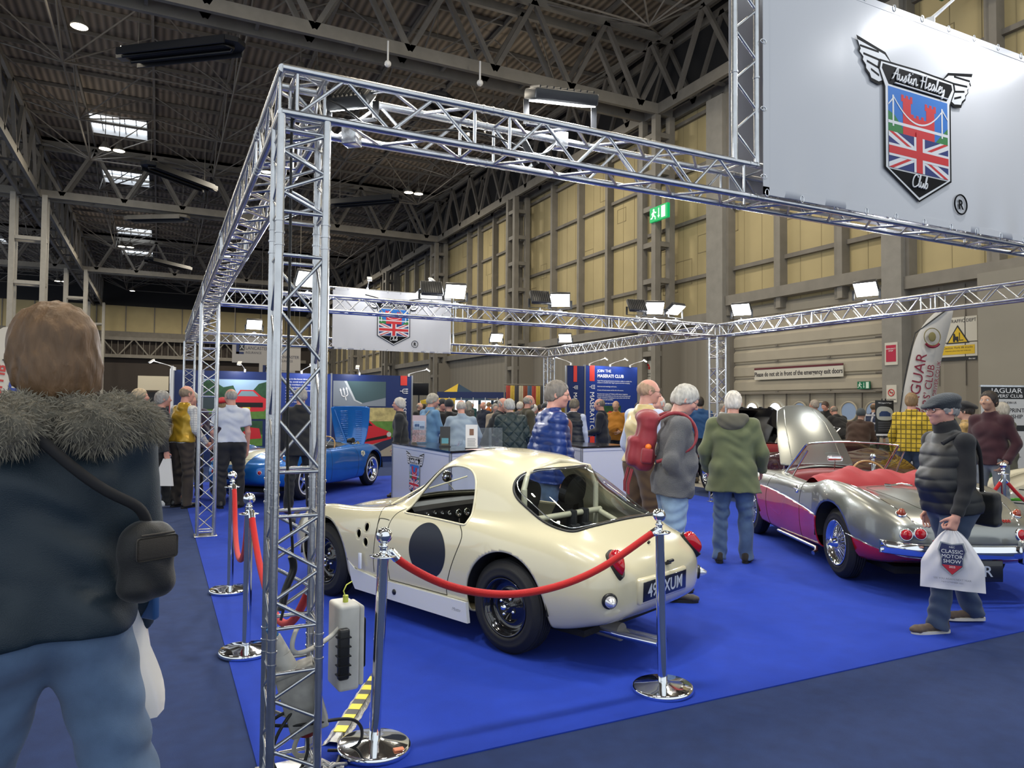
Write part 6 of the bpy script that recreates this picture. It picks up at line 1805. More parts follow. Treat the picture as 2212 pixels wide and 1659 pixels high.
# 4 man in grey fleece with red rucksack
grey = cloth('grey knitted fleece', (0.11, 0.11, 0.115), .95, bump=.8, bscale=160)
root, k = person('grey-haired man in grey fleece and pale jeans, looking down, with red rucksack', at_px(1452, 5.95), facing(1452, -78), 1.77, grey, DENIML, None, 'pink', 'full', (0.42, 0.40, 0.36),
 armL=POCK, armR=((.20, -.34, -1), (-.34, .52, -.78)), pocket=(1, -1), lean=5, head=(0, 30), build=1.18, belly=.10, vox=.0085, hem=-.10, glasses=True, loose=1.08, folds=.006, legR=((.06, .0, -1), (.02, -.08, -1)))
Mw = held(root, k); T = k['tors']
F = Field((-.2, -.16, -.3), (.2, .16, .3), .009); F.box((0, 0, -.02), (.13, .075, .21), .06, .02); F.box((0, .09, -.08), (.10, .05, .12), .04, .02); F.ell((0, .0, .20), (.14, .10, .07), .03); F.wave(lambda P: .005 * np.sin(P[:, 2] * 40 + 3 * np.sin(P[:, 0] * 20)))
m_ruck = cloth('red rucksack nylon', (0.22, 0.012, 0.022), .55)
rk = me_obj('rucksack', F.mesh('r'), m_ruck, None, True); rk.matrix_world = Mw @ Matrix.Translation(Vector(T((0, -.245, .30)))) @ Matrix.Rotation(PI, 4, 'Z') @ Matrix.Rotation(.10, 4, 'X')
tag(rk, 'dark red rucksack on the back of the man in the grey fleece', 'rucksack')
inv = rk.matrix_world.inverted()
for sd in (-1, 1):
 g = G(); pts = [inv @ (Mw @ Vector(T(p))) for p in ((.09 * sd, -.20, .47), (.12 * sd, -.09, .57), (.125 * sd, .05, .56), (.13 * sd, .14, .44), (.17 * sd, .12, .32), (.20 * sd, .02, .24), (.15 * sd, -.17, .16))]
 P_ = [Vector(p) for p in bs_mat(len(pts), 30, False) @ np.array([tuple(p) for p in pts])]; g.tube(P_, .015, 8); g.obj('shoulder_strap', m_ruck, rk)
 for x in (.06, .13):
  g = G(); g.tube([(x * sd, .10, -.22), (x * sd, .12, -.34), (x * sd + .01, .11, -.42)], .007, 5); g.obj('loose_strap', m_ruck, rk)
for sd in (-1, 1): g = G(); g.rbox((.12, -.04, -.16), (.19, .05, -.04), .02, Matrix.Diagonal((sd, 1, 1, 1)), 3); g.obj('side_pocket', m_ruck, rk)
g = G(); g.ball((.155, 0, -.03), .026, 12); g.ball((-.155, 0, -.03), .026, 12); g.obj('orange_bottle_top', mat('orange plastic', (.75, .16, .01), .4), rk)
# 5 man in cream waistcoat
root, k = person('balding man in pale gold waistcoat and brown trousers, hand held open', at_px(1390, 7.2), facing(1390, -50), 1.85, cloth('pale blue shirt', (0.50, 0.56, 0.72), .8), cloth('brown corduroy', (0.10, 0.058, 0.026), .85), None, 'pink', 'bald', (0.38, 0.25, 0.16),
 armL=((.25, -.06, -1), (.22, .62, -.75)), armR=FRONT, lean=3, head=(-25, 8), build=1.2, belly=.12, vox=.0085, kind='vest', vest_m=cloth('pale gold satin', (0.56, 0.44, 0.20), .35, bump=.05), hem=.02, glasses=True, loose=1.15, folds=.006, curl=(12, 30))
# 6 man in blue padded jacket
root, k = person('grey-haired man in bright blue padded jacket looking right, behind the cream car', at_px(1183, 6.5), facing(1183, -72), 1.80, cloth('royal blue nylon', (0.008, 0.03, 0.16), .32, sheen=0, bump=.1), DENIM, None, 'pink', 'short', (0.17, 0.15, 0.13),
 armL=((.22, -.30, -1), (-.02, -.1, -1)), armR=HANG, lean=6, head=(-22, 10), build=1.22, belly=.14, vox=.0085, puff=.062, hem=-.08, glasses=True)
F = Field(k['tors']((-.14, .05, -.05)), k['tors']((.14, .36, .55)), .01); F.cone(k['tors']((0, .10, .05)), k['tors']((0, .10, .42)), .105, .085, .02); me_obj('rust_jumper', F.mesh('j'), cloth('rust red wool', (0.20, 0.055, 0.03), .9), root, True)
# 7-9 by the right-hand display panel
root, k = person('bald man in dark navy suit facing left in front of the club text panel', at_px(1302, 14.2), facing(1302, 78), 1.74, cloth('navy suit cloth', (0.010, 0.013, 0.024), .8), cloth('navy suit cloth'), None, 'pink', 'bald', (0.2, 0.17, 0.14), armL=FRONT, armR=CLASP, head=(0, 12), vox=.012, hem=-.12)
root, k = person('person in navy padded gilet over pale shirt, back to camera, by the tall blue panel', at_px(1238, 13.3), facing(1238, -8), 1.72, cloth('pale blue shirt'), DENIMD, None, 'fair', 'short', (.15, .13, .1), kind='vest', vest_m=cloth('navy padded nylon', (0.008, 0.012, 0.022), .4, sheen=0), hem=-.10, puff=.075, vox=.012, build=1.12, head=(-30, 15))
root, k = person('bald smiling man in mustard jumper and open green coat, facing the camera', at_px(1331, 16.5), facing(1331, 172), 1.72, cloth('mustard wool', (0.36, 0.14, 0.01), .9), BLACKC, None, 'tan', 'bald', (.1, .08, .06), armL=CLASP, armR=HANG, kind='sweater', vox=.015, build=1.25, belly=.2)
# counter group
root, k = person('white-haired man in dark green quilted jacket leaning over the counter', at_px(1108, 11.7), facing(1110, 12), 1.72, quilted('dark green quilting', (0.012, 0.028, 0.034)), BLACKC, None, 'fair', 'short', (.42, .42, .40), lean=20, armL=FRONT, armR=POCK, head=(25, 12), build=1.25, vox=.011, hem=-.12)
root, k = person('bald man in dark suit leaning towards the man in the quilted jacket', at_px(1058, 12.7), facing(1052, -100), 1.76, cloth('charcoal jacket cloth', (0.016, 0.019, 0.024)), BLACKC, None, 'pink', 'bald', (.4, .38, .36), lean=22, armL=FRONT, armR=FRONT, head=(-35, 18), build=1.12, vox=.011)
root, k = person('bearded balding man in olive tweed jacket looking right, behind the quilted jacket', at_px(1137, 13.2), facing(1133, -70), 1.78, cloth('olive tweed', (0.06, 0.055, 0.035), .95), BLACKC, None, 'pink', 'bald', (.30, .28, .24), head=(0, 8), build=1.1, vox=.012, beard=True)
root, k = person('balding man in pale blue shirt leaning on the counter, back to the camera', at_px(998, 11.7), facing(1000, 2), 1.68, cloth('grey blue shirt cloth', (0.26, 0.33, 0.42), .85), BLACKC, None, 'pink', 'bald', (.45, .42, .38), lean=14, armL=((.45, .25, -1), (-.1, .8, -.6)), armR=((.45, .25, -1), (-.1, .8, -.6)), kind='shirt', build=1.25, vox=.011, head=(8, 14), hem=-.06)
root, k = person('grey-haired man in denim-blue shirt with shoulder strap, looking down to the right', at_px(925, 12.7), facing(925, -58), 1.79, cloth('light denim shirt', (0.13, 0.27, 0.47), .85), DENIM, None, 'pink', 'short', (.38, .36, .32), lean=6, armR=((.15, .3, -1), (.0, .95, -.2)), armL=HANG, kind='shirt', build=1.25, vox=.011, head=(-20, 14), belly=.1, hem=-.08)
for sd in (-1,):
 g = G(); T = k['tors']; pts = [T(p) for p in ((.13, -.10, .50), (.05, -.165, .36), (-.06, -.19, .22), (-.16, -.14, .08))]; g.tube([tuple(p) for p in bs_mat(4, 20, False) @ np.array(pts)], .013, 6); g.obj('bag_strap', cloth('beige webbing', (.35, .32, .26)), root)
root, k = person('grey-haired man with glasses in dark jacket, facing left in front of the blue panel', at_px(868, 12.4), facing(868, 82), 1.70, cloth('charcoal jacket cloth'), BLACKC, None, 'pink', 'short', (.5, .48, .45), glasses=True, vox=.012, build=1.1)
# behind the front tower
root, k = person('grey-haired man in dark suit behind the front tower, looking at the blue car', (1.85, 10.75), facing(648, 4), 1.82, cloth('black suit cloth', (0.012, 0.013, 0.015)), cloth('black suit cloth'), M_BLACK, 'pink', 'short', (.30, .29, .27), armL=HANG, armR=((.25, -.05, -1), (.0, .5, -.8)), vox=.011, hem=-.14, build=1.08, head=(0, 12), legL=((.10, -.08, -1), (.05, -.05, -1)), legR=((.12, .10, -1), (.05, .0, -1)))
root, k = person('man in white short-sleeved shirt and black trousers, back to the camera', (0.98, 11.6), facing(508, 2), 1.80, cloth('white shirt cloth', (0.56, 0.60, 0.70), .8, bump=.1), cloth('black trouser cloth', (0.012, 0.012, 0.014), .7), M_BLACK, 'pink', 'bald', (.35, .33, .30), armL=((.20, .0, -1), (-.1, .5, -.9)), armR=((.14, -.05, -1), (.0, .10, -1)), kind='shirt', sleeve='short', vox=.010, hem=.02, build=1.22, loose=1.1, head=(25, 8), folds=.006, footyaw=(15, 15))
gold = mat('shiny gold satin', (0.45, 0.28, 0.03), 0.28, 0.3, bump=.2, bscale=12)
root, k = person('bald man in shiny gold waistcoat, checked shirt and brown trousers', (0.33, 11.95), facing(415, -52), 1.84, plaid('white checked shirt', (0.62, 0.62, 0.60), (.35, .35, .36), 30), cloth('dark brown trouser cloth', (0.04, 0.03, 0.024), .8), M_BLACK, 'pink', 'bald', (.22, .17, .12), armL=((.42, -.30, -1), (-.1, .25, -1)), armR=((.15, .1, -1), (.1, .6, -.7)), kind='vest', vest_m=gold, hem=.0, vox=.010, build=1.1, loose=1.1, head=(-8, 4), folds=.007)
root, k = person('woman in red beret with long fair hair, behind the second tower', (0.97, 13.6), facing(478, -30), 1.66, cloth('dark purple cardigan', (.04, .025, .05)), BLACKC, None, 'fair', 'beret', (.34, .24, .12), hat_m=cloth('red wool beret', (.42, .012, .018), .9), armR=HANG, armL=FRONT, vox=.013)
root, k = person('person in plum jacket gesturing, half hidden by the second tower', (0.50, 13.0), facing(455, 170), 1.76, cloth('dark plum jacket', (.03, .02, .04)), BLACKC, cloth('tan leather', (.20, .08, .03), .5), 'pink', 'short', (.3, .28, .25), armR=FRONT, armL=((.2, .3, -1), (-.1, .8, .3)), vox=.013)
# left aisle
root, k = person('grey-haired man in dark jumper walking right with a white bag, in the left aisle', at_px(346, 10.7), facing(352, -75), 1.77, cloth('dark grey jumper', (.03, .032, .036)), BLACKC, mat('white trainer', (.7, .7, .7), .5), 'pink', 'short', (.32, .31, .29), armL=HANG, armR=HANG, legL=((.04, .28, -1), (.02, .1, -1)), legR=((.04, -.25, -1), (.02, -.6, -.8)), vox=.013, kind='sweater')
S_, E_, Wr, f_ = k['arm'][1]; hp = held(root, k) @ Vector(Wr + f_ * .1)
g = G(); g.poly([(-.05, 0), (.05, 0), (.16, -.40), (-.16, -.40)][::-1], -.02, .02, frame_mtx(hp, RGT, (0.15, 0, 1))); tag(g.obj('carrier_bag', m_poly), 'white carrier bag held by the man in the dark jumper', 'bag')
root, k = person('fair-haired man in profile, just right of the woman in the fur-hooded coat', at_px(296, 10.5), facing(296, -85), 1.78, BLACKC, BLACKC, None, 'pink', 'short', (.42, .33, .22), vox=.013)
# right side
root, k = person('man in yellow plaid shirt and dark jeans, back to the camera', at_px(1968, 11.0), facing(1968, -6), 1.82, plaid('yellow plaid', (0.52, 0.36, 0.03), (.03, .025, .01), 15), DENIMD, None, 'pink', 'short', BROWNH, kind='shirt', hem=-.05, armL=((.22, -.02, -1), (.0, .3, -.9)), armR=POCK, build=1.2, vox=.010, folds=.006)
root, k = person('dark-haired young man in maroon jumper and grey jeans, hand in pocket', at_px(2140, 8.9), facing(2140, 152), 1.80, cloth('maroon wool', (0.045, 0.012, 0.018), .95, bump=.5), cloth('grey denim', (.16, .18, .20), .85, var=.15), cloth('black cloth'), 'tan', 'short', DARKH, kind='sweater', armL=POCK, armR=HANG, vox=.009, build=1.08, hem=-.06, legL=((.08, .02, -1), (.03, 0, -1)), legR=((.10, .15, -1), (.05, -.05, -1)))
root, k = person('woman in black beret with long dark hair, behind the man in the flat cap', at_px(2092, 9.6), facing(2092, 80), 1.66, cloth('ochre patterned scarf', (.34, .22, .08), .9, var=.5, vscale=20), BLACKC, None, 'fair', 'beret', DARKH, hat_m=BLACKC, vox=.012)
root, k = person('grey-haired person in khaki coat behind the maroon jumper', at_px(2168, 10.6), facing(2168, 60), 1.68, cloth('khaki coat', (.09, .085, .06)), BLACKC, None, 'pink', 'short', (.38, .35, .3), vox=.013, hem=-.25)
root, k = person('dark-haired man in blue jacket walking away behind the truss tower', at_px(1512, 15.2), facing(1512, 12), 1.82, cloth('blue jacket cloth', (0.012, 0.07, 0.20), .7), cloth('navy trousers', (.012, .016, .03)), cloth('brown walking shoe', (.09, .07, .045), .8), 'tan', 'short', DARKH, armR=WALKB, armL=WALKF, legL=((.04, -.2, -1), (.02, -.3, -1)), legR=((.06, .25, -1), (.02, .0, -1)), build=1.2, vox=.012, hem=-.04)
g = G(); h_ = held(root, k); c = Vector(k['tors']((.24, .0, .05))); g.ball(tuple(c), .11, 14, (.8, .9, 1.3)); g.obj('yellow_lining', cloth('yellow lining', (.55, .30, .02), .7), root)
root, k = person('balding man in black top bending forward over the dark green car', at_px(1822, 17.7), facing(1822, 40), 1.74, BLACKC, BLACKC, None, 'pink', 'bald', (.2, .17, .14), lean=32, armL=FRONT, armR=FRONT, head=(0, 25), build=1.2, vox=.012)
root, k = person('stooping person in brown coat and grey hood, beside the display easel', at_px(1850, 13.9), facing(1850, -20), 1.62, cloth('brown duffel cloth', (.05, .026, .018), .9), BLACKC, None, 'fair', 'beanie', DARKH, hat_m=cloth('slate grey hood cloth', (.06, .075, .09), .8), lean=25, armL=FRONT, armR=FRONT, build=1.3, vox=.012)
root, k = person('grey-haired man bending behind the raised silver bonnet', at_px(1772, 17.2), facing(1772, 60), 1.80, cloth('charcoal jacket cloth'), BLACKC, None, 'pink', 'short', (.35, .3, .26), lean=15, vox=.013)
root, k = person('dark-haired man looking down behind the raised silver bonnet', at_px(1790, 20), facing(1795, 150), 1.80, BLACKC, BLACKC, None, 'pink', 'short', (.08, .05, .04), lean=14, head=(0, 20), vox=.013)
root, k = person('balding man in striped navy top near the right porthole', at_px(1882, 18.0), facing(1880, -30), 1.74, plaid('navy striped jersey', (.02, .03, .07), (.5, .5, .55), 5), BLACKC, None, 'tan', 'bald', (.12, .08, .05), lean=12, vox=.013, kind='sweater')
root, k = person('older man facing us, half hidden behind the man in the pale gold waistcoat', at_px(1424, 8.6), facing(1424, 150), 1.72, cloth('grey jacket cloth', (.1, .1, .1)), BLACKC, None, 'pink', 'bald', (.5, .48, .45), vox=.011)
root, k = person('dark-haired woman beyond the right-hand counter', at_px(1382, 14.6), facing(1382, 160), 1.66, BLACKC, BLACKC, None, 'fair', 'long', DARKH, vox=.014)
# ------------------------------------------------------------------ the crowd further back: a few figures copied in other clothes
def template(n, **k_):
 root, k = person('crowd figure', (0, 0), 90, 1.72, vox=.020, parts=('body', 'top', 'legs', 'shoes', 'hair'), **k_)
 return root
TP = [template(0), template(1, hair='bald', build=1.2), template(2, hair='long', build=.95, hem=-.2), template(3, hair='beanie', puff=.1, build=1.15), template(4, armL=FRONT, armR=POCK, kind='sweater'), template(5, legL=((.04, .25, -1), (.02, .0, -1)), legR=((.04, -.2, -1), (.02, -.35, -1)), armR=WALKF)]
COLS = {'navy': (.012, .018, .04), 'black': (.012, .012, .013), 'grey': (.09, .09, .095), 'khaki': (.11, .10, .06), 'beige': (.36, .30, .22), 'brown': (.06, .035, .02), 'dark red': (.12, .015, .018), 'dark green': (.015, .04, .02), 'pale blue': (.25, .33, .45), 'white': (.6, .6, .6), 'teal': (.02, .09, .1), 'orange': (.45, .12, .02)}
HC_ = [('grey', (.3, .29, .27)), ('dark', DARKH), ('brown', BROWNH), ('white', WHITEH), ('fair', (.4, .3, .17))]
SPOTS = []
r_ = random.Random(11)
for px, dep in ((955, 15), (968, 19), (972, 14.5), (1046, 22), (1070, 18), (1014, 25), (948, 24), (1076, 20), (1150, 16), (1165, 21), (1178, 15), (1190, 26), (1140, 28), (905, 22), (915, 28), (1092, 26), (1000, 30), (1122, 19), (975, 26), (1205, 19), (930, 34), (960, 38), (1020, 36), (1055, 33), (1110, 36), (1160, 34), (1440, 17), (1400, 20), (1560, 19), (1500, 21), (330, 24), (312, 30), (345, 33), (285, 20), (322, 40), (355, 45), (300, 50), (338, 55), (315, 62), (350, 26), (275, 34), (360, 60), (292, 66), (308, 22), (340, 36), (318, 46), (270, 44), (283, 58), (348, 70), (305, 72), (330, 75)):
 SPOTS.append((px, dep))
names = sorted(COLS)
first = {}
seen = {}
for i, (px, dep) in enumerate(SPOTS):
 t = r_.randrange(len(TP)); cn = r_.choice(names if r_.random() < .5 else ['navy', 'black', 'grey', 'black']); hn, hc = r_.choice(HC_)
 src = TP[t]
 o = src if t not in first else copy_tree(src)
 first[t] = 1
 x, y = at_px(px, dep)
 o.location = (x, y, 0); f = r_.uniform(0, 360); o.rotation_euler = (0, 0, math.radians(f)); sc_ = r_.uniform(.93, 1.04) * 1.72 / 1.75; o.scale = (sc_,) * 3
 side = 'far left aisle' if px < 400 else ('near the marquee' if px < 1000 else ('between the counters' if px < 1230 else ('behind the silver car' if px > 1650 else 'beyond the right counter')))
 dist = 'near' if dep < 18 else ('mid-distance' if dep < 30 else 'distant')
 what = {0: 'in jacket', 1: 'in jacket, balding', 2: 'with long hair in coat', 3: 'in padded jacket and woolly hat', 4: 'in jumper', 5: 'walking in jacket'}[t]
 lb = '%s person %s, %s top and %s hair, %s' % (dist, what, cn, hn, side)
 if t == 3: lb = '%s person %s, %s, %s' % (dist, what, cn, side)
 if lb in seen:
  seen[lb] += 1; lb += [', beside a taller one', ', partly hidden', ', further along', ', last of them'][min(3, seen[lb] - 1)]
 else: seen[lb] = 0
 tag(o, lb, 'person', 'crowd further back in the hall')
 for ch in o.children:
  base = ch.name.split('.')[0]
  mm = None
  if base in ('jacket', 'sweater'): mm = cloth(cn + ' crowd cloth', COLS[cn])
  elif base == 'hair': mm = hair_mat(hc)
  elif base == 'trousers': mm = r_.choice([DENIM, DENIMD, BLACKC, cloth('beige chinos', (.25, .2, .14))])
  elif base == 'body': mm = skin_mat(r_.choice(['fair', 'pink', 'tan', 'fair']))
  if mm and ch.type == 'MESH' and ch.material_slots:
   ch.material_slots[0].link = 'OBJECT'; ch.material_slots[0].material = mm
# ================================================================== things on and round the stand
def stanchion(x, y, label, lean=(0, 0), group='chrome rope posts'):
 root = empty('rope_post', (x, y, 0.006), label=label, cat='rope post', group=group)
 root.rotation_euler = (lean[1], lean[0], 0)
 g = G(); g.lathe([(0, .0), (.158, .0), (.165, .004), (.166, .022), (.160, .03), (.152, .032), (.10, .038), (.045, .047), (.03, .05), (0, .05)], 56); g.obj('base', M_CHROME, root)
 g = G(); g.lathe([(.0255, .045), (.0255, .855)], 28); g.obj('pole', M_CHROME, root)
 g = G(); g.lathe([(.0255, .855), (.058, .858), (.062, .864), (.03, .87), (.018, .878), (.016, .90), (.024, .905), (.018, .912), (.014, .92)], 32); g.tube([(.05 * math.cos(a), .05 * math.sin(a), .862) for a in [2 * PI * i / 24 for i in range(24)]], .004, 6, True); g.obj('ring_collar', M_CHROME, root)
 g = G(); g.ball((0, 0, .955), .037, 28); g.obj('ball_finial', M_CHROME, root)
 return root
stanchion(.90, 3.22, 'chrome rope post nearest the camera, just right of the front tower', (.035, 0))
root_ = bpy.data.objects['rope_post']
g = G(); g.rbox((.055, -.13, .036), (.10, -.10, .041), .001); g.obj('sticker', mat('orange paper sticker', (.75, .25, .12), .6), root_)
stanchion(2.51, 3.22, 'chrome rope post in front of the cream car number plate', (-.03, 0))
stanchion(.52, 4.80, 'chrome rope post left of the front tower, nearer of two')
stanchion(.56, 6.42, 'chrome rope post left of the front tower, farther of two')
stanchion(.16, 12.5, 'chrome rope post half hidden by the man in the gold waistcoat')
x, y = at_px(2165, 7.85); stanchion(x, y, 'chrome rope post behind the man in the flat cap, at the right edge')
xr, yr = x, y
x, y = at_px(1885, 9.2); stanchion(x, y, 'chrome rope post seen through the windscreen of the silver car')
m_velvet = mat('red velvet', (0.50, 0.006, 0.006), 0.8, sheen=.15, bump=.5, bscale=350)
def rope(pts, label, ends=(True, True), r=.019):
 P = [Vector(p) for p in bs_mat(len(pts), 60, False) @ np.array(pts)]
 root = empty('barrier_rope', P[0], label=label, cat='rope')
 Q = [p - P[0] for p in P]
 n = len(Q); a = 4 if ends[0] else 0; b = n - 4 if ends[1] else n
 g = G(); g.tube(Q[a:b], r, 14); g.obj('velvet_rope', m_velvet, root)
 for i, k in ((0, 1), (n - 1, -1)):
  if not ends[0 if i == 0 else 1]: continue
  g = G(); e = Q[i + 4 * k]; d = (Q[i] - e).normalized()
  g.bar(e - d * .015, e + d * .035, r * 1.08, 14); g.ball(tuple(e + d * .035), r * .8, 12)
  g.tube([e + d * .045, (e + d * .045 + Q[i]) / 2 + Vector((0, 0, .006)), Q[i]], .006, 8); g.tube([Q[i] + Vector((.013 * math.cos(t), 0, .013 * math.sin(t))) for t in [2 * PI * j / 12 for j in range(12)]], .003, 6, True)
  g.obj('end_hook', M_CHROME, root)
 return root
rope([(.985, 3.22, .862), (1.0, 3.22, .845), (1.06, 3.22, .80), (1.23, 3.22, .70), (1.44, 3.22, .64), (1.62, 3.22, .618), (1.84, 3.22, .632), (2.06, 3.22, .685), (2.25, 3.22, .77), (2.39, 3.22, .845), (2.45, 3.22, .872)], 'red velvet rope slung across the cream car between two chrome posts')
rope([(.57, 6.36, .86), (.57, 6.3, .80), (.56, 6.1, .55), (.54, 5.7, .44), (.53, 5.3, .46), (.52, 4.95, .62), (.52, 4.88, .80), (.52, 4.86, .862)], 'red velvet rope hanging between the two left-hand chrome posts')
rope([(.53, 4.74, .862), (.535, 4.70, .80), (.55, 4.5, .60), (.565, 4.1, .46), (.57, 3.8, .45), (.58, 3.5, .52), (.60, 3.28, .70), (.61, 3.26, .74)], 'red velvet rope running from the nearer left post to the front tower')
for dx, lb in ((2060, 'red velvet rope left of the chrome post behind the man in the flat cap'), (2290, 'red velvet rope running off the right edge behind the flat cap man')):
 x2, y2 = at_px(dx, 7.9); pts = [(xr + (x2 - xr) * t, yr + (y2 - yr) * t, .86 - .40 * math.sin(PI * min(1, t * .62 + .03))) for t in np.linspace(.04, 1, 8)]
 rope(pts, lb, (True, False))
# ---- emblem of the club
mE = {'k': mat('emblem black', (.004, .004, .005), .7, spec=.2), 'w': mat('emblem white', (.72, .72, .73), .5), 'b': mat('emblem blue', (.02, .16, .52), .5), 'r': mat('emblem red', (.60, .025, .03), .5), 'n': mat('emblem navy', (.015, .03, .16), .5), 'g': mat('emblem green', (.03, .20, .05), .5)}
GL = {'A': (.75, [[(0, 0), (.08, 0), (.3, .6), (.48, 1.05), (.52, 1), (.52, .3), (.56, -.05), (.72, .1)], [(.1, .42), (.4, .46), (.64, .42)]]),
 'u': (.52, [[(0, .5), (.03, .1), (.12, -.05), (.3, .1), (.36, .55), (.37, .1), (.45, -.05), (.55, .12)]]), 's': (.42, [[(0, .02), (.15, .3), (.22, .62), (.32, .25), (.25, -.06), (.06, .0)]]),
 't': (.38, [[(.02, .1), (.14, .5), (.18, 1), (.14, .2), (.2, -.05), (.38, .12)], [(0, .62), (.32, .65)]]), 'i': (.28, [[(0, .12), (.09, .58), (.09, .1), (.16, -.05), (.28, .12)], [(.12, .78), (.14, .86)]]),
 'n': (.58, [[(.02, .4), (.06, .55), (.07, -.05)], [(.07, .2), (.22, .58), (.35, .5), (.35, .1), (.44, -.05), (.58, .12)]]), 'H': (.9, [[(.02, .9), (.2, 1.05), (.24, .5), (.15, -.05)], [(.66, 1.05), (.62, .5), (.58, -.05), (.72, .02), (.84, .15)], [(0, .5), (.3, .54), (.64, .5)]]),
 'e': (.42, [[(0, .18), (.2, .25), (.32, .45), (.18, .6), (.04, .3), (.1, -.06), (.28, -.02), (.42, .14)]]), 'a': (.52, [[(.37, .42), (.2, .6), (.0, .3), (.06, -.06), (.28, .02), (.37, .55), (.36, .1), (.42, -.05), (.54, .12)]]),
 'l': (.32, [[(0, .14), (.2, .6), (.22, 1.1), (.1, 1.05), (.08, .2), (.16, -.06), (.32, .14)]]), 'y': (.5, [[(0, .55), (.04, .1), (.2, .0), (.34, .55), (.35, -.1), (.2, -.48), (.06, -.25), (.3, 0)]]),
 'C': (.7, [[(.62, .8), (.5, 1.05), (.12, .95), (-.04, .4), (.12, -.08), (.42, -.04), (.68, .15)]]), 'b': (.5, [[(0, .14), (.18, .6), (.2, 1.1), (.08, 1), (.05, .1), (.16, -.06), (.36, .08), (.38, .42), (.22, .5), (.12, .3)]]), ' ': (.28, [])}
def script(t, h, m, mtx, parent, r=.062):
 w = sum(GL[c][0] for c in t); x = -w / 2; g = G()
 for c in t:
  for st in GL[c][1]:
   P_ = bs_mat(len(st), 5 * len(st), False) @ np.array(st) if len(st) > 2 else np.array(st)
   g.tube([mtx @ Vector(((x + a + .22 * b) * h, b * h, 0)) for a, b in P_], r * h, 6)
  x += GL[c][0]
 return g.obj('script_lettering', m, parent)
def emblem(parent, mt, W, nm='club_emblem', small=False):
 """W = width of the shield body; origin at the tip of the shield"""
 S_ = mt @ Matrix.Diagonal((W, W, 1, 1))
 g = G(); order = ['k', 'w', 'b', 'r', 'n', 'g']
 lay = [0]
 def P(c, pts, add=True):
  g.cur = order.index(c);
  lay[0] += 1
  z = .00025 * lay[0]
  g.poly(pts, z - .0002, z, S_)
 B_ = [(0, -.05), (.535, .235), (.535, 1.08), (.62, 1.25), (.60, 1.33), (.0, 1.345), (-.60, 1.33), (-.62, 1.25), (-.535, 1.08), (-.535, .235)]
 # wings: black outline, white inside, feather lines
 for s_ in (-1, 1):
  w = [(.0, 1.34), (.42, 1.34), (.50, 1.42), (.93, 1.50), (.90, 1.43), (.88, 1.40), (.90, 1.36), (.84, 1.31), (.85, 1.27), (.80, 1.22), (.80, 1.18), (.74, 1.13), (.72, 1.08), (.60, 1.06), (.52, 1.10)]
  P('k', [(a * s_, b) for a, b in w])
  cx, cy = .66, 1.27
  P('w', [((cx + (a - cx) * (.93 if a > .45 else 1)) * s_, cy + (b - cy) * .82) for a, b in w])
  for (y0, y1, x1) in ((1.405, 1.40, .88), (1.335, 1.32, .83), (1.27, 1.235, .78), (1.20, 1.16, .72)):
   P('k', [(.60 * s_, y1 - .011), (x1 * s_, y0 - .011), (x1 * s_, y0 + .011), (.60 * s_, y1 + .011)])
 P('k', B_)
 P('w', [(a * .955, .62 + (b - .62) * .972) for a, b in B_])
 P('k', [(-.465, 1.10), (.465, 1.10), (.565, 1.245), (.55, 1.295), (-.55, 1.295), (-.565, 1.245)])
 P('k', [(-.46, .235), (0, -.005), (.46, .235)][::1])
 P('b', rect_pts(-.475, .62, .475, 1.08))
 P('g', [(-.475, .62), (-.12, .62), (-.25, .68), (-.38, .80), (-.475, .83)], True); P('g', [(.475, .62), (.475, .80), (.36, .70), (.27, .62)])
 cst = [(-.25, .60), (-.25, .96), (-.275, .96), (-.275, 1.03), (-.235, 1.03), (-.235, 1.0), (-.205, 1.0), (-.205, 1.03), (-.165, 1.03), (-.165, 1.0), (-.135, 1.0), (-.135, 1.03), (-.10, 1.03), (-.10, .96), (-.125, .96), (-.125, .85), (-.08, .85), (-.08, .82), (-.04, .82), (-.04, .85), (0.0, .85), (0.0, .82), (.04, .82), (.04, .85), (.08, .85), (.08, .82), (.12, .82), (.12, .93), (.10, .93), (.10, 1.0), (.14, 1.0), (.14, .97), (.17, .97), (.17, 1.0), (.21, 1.0), (.21, .97), (.24, .97), (.24, 1.0), (.28, 1.0), (.28, .93), (.255, .93), (.255, .60)]
 P('r', cst)
 P('w', [(-.475, .735), (.475, .735), (.475, .705), (-.475, .705)][::-1])
 for x in (-.40, .38): P('w', rect_pts(x - .012, .68, x + .012, 1.0), False)
 ar = [(-.39 + .78 * i / 16, .76 + .22 * abs(2 * i / 16 - 1) ** 2) for i in range(17)]
 P('w', [(a, b - .009) for a, b in ar] + [(a, b + .009) for a, b in ar[::-1]])
 for s_ in (-1, 1): P('w', [(.39 * s_, .99), (.475 * s_, .90), (.475 * s_, .885), (.39 * s_, .965)])
 # union flag
 y0, y1 = .25, .62; cy = (y0 + y1) / 2; hw, hh = .475, (y1 - y0) / 2
 P('n', rect_pts(-hw, y0, hw, y1))
 for s_ in (-1, 1):
  P('w', [(-hw, cy - s_ * hh - .045 * (-s_)), (-hw, cy - s_ * hh), (-hw + .11, cy - s_ * hh), (hw, cy + s_ * hh - .045 * s_), (hw, cy + s_ * hh), (hw - .11, cy + s_ * hh)] if False else [(-hw, cy - s_ * hh), (-hw + .13, cy - s_ * hh), (hw, cy + s_ * (hh - .05)), (hw, cy + s_ * hh), (hw - .13, cy + s_ * hh), (-hw, cy - s_ * (hh - .05))])
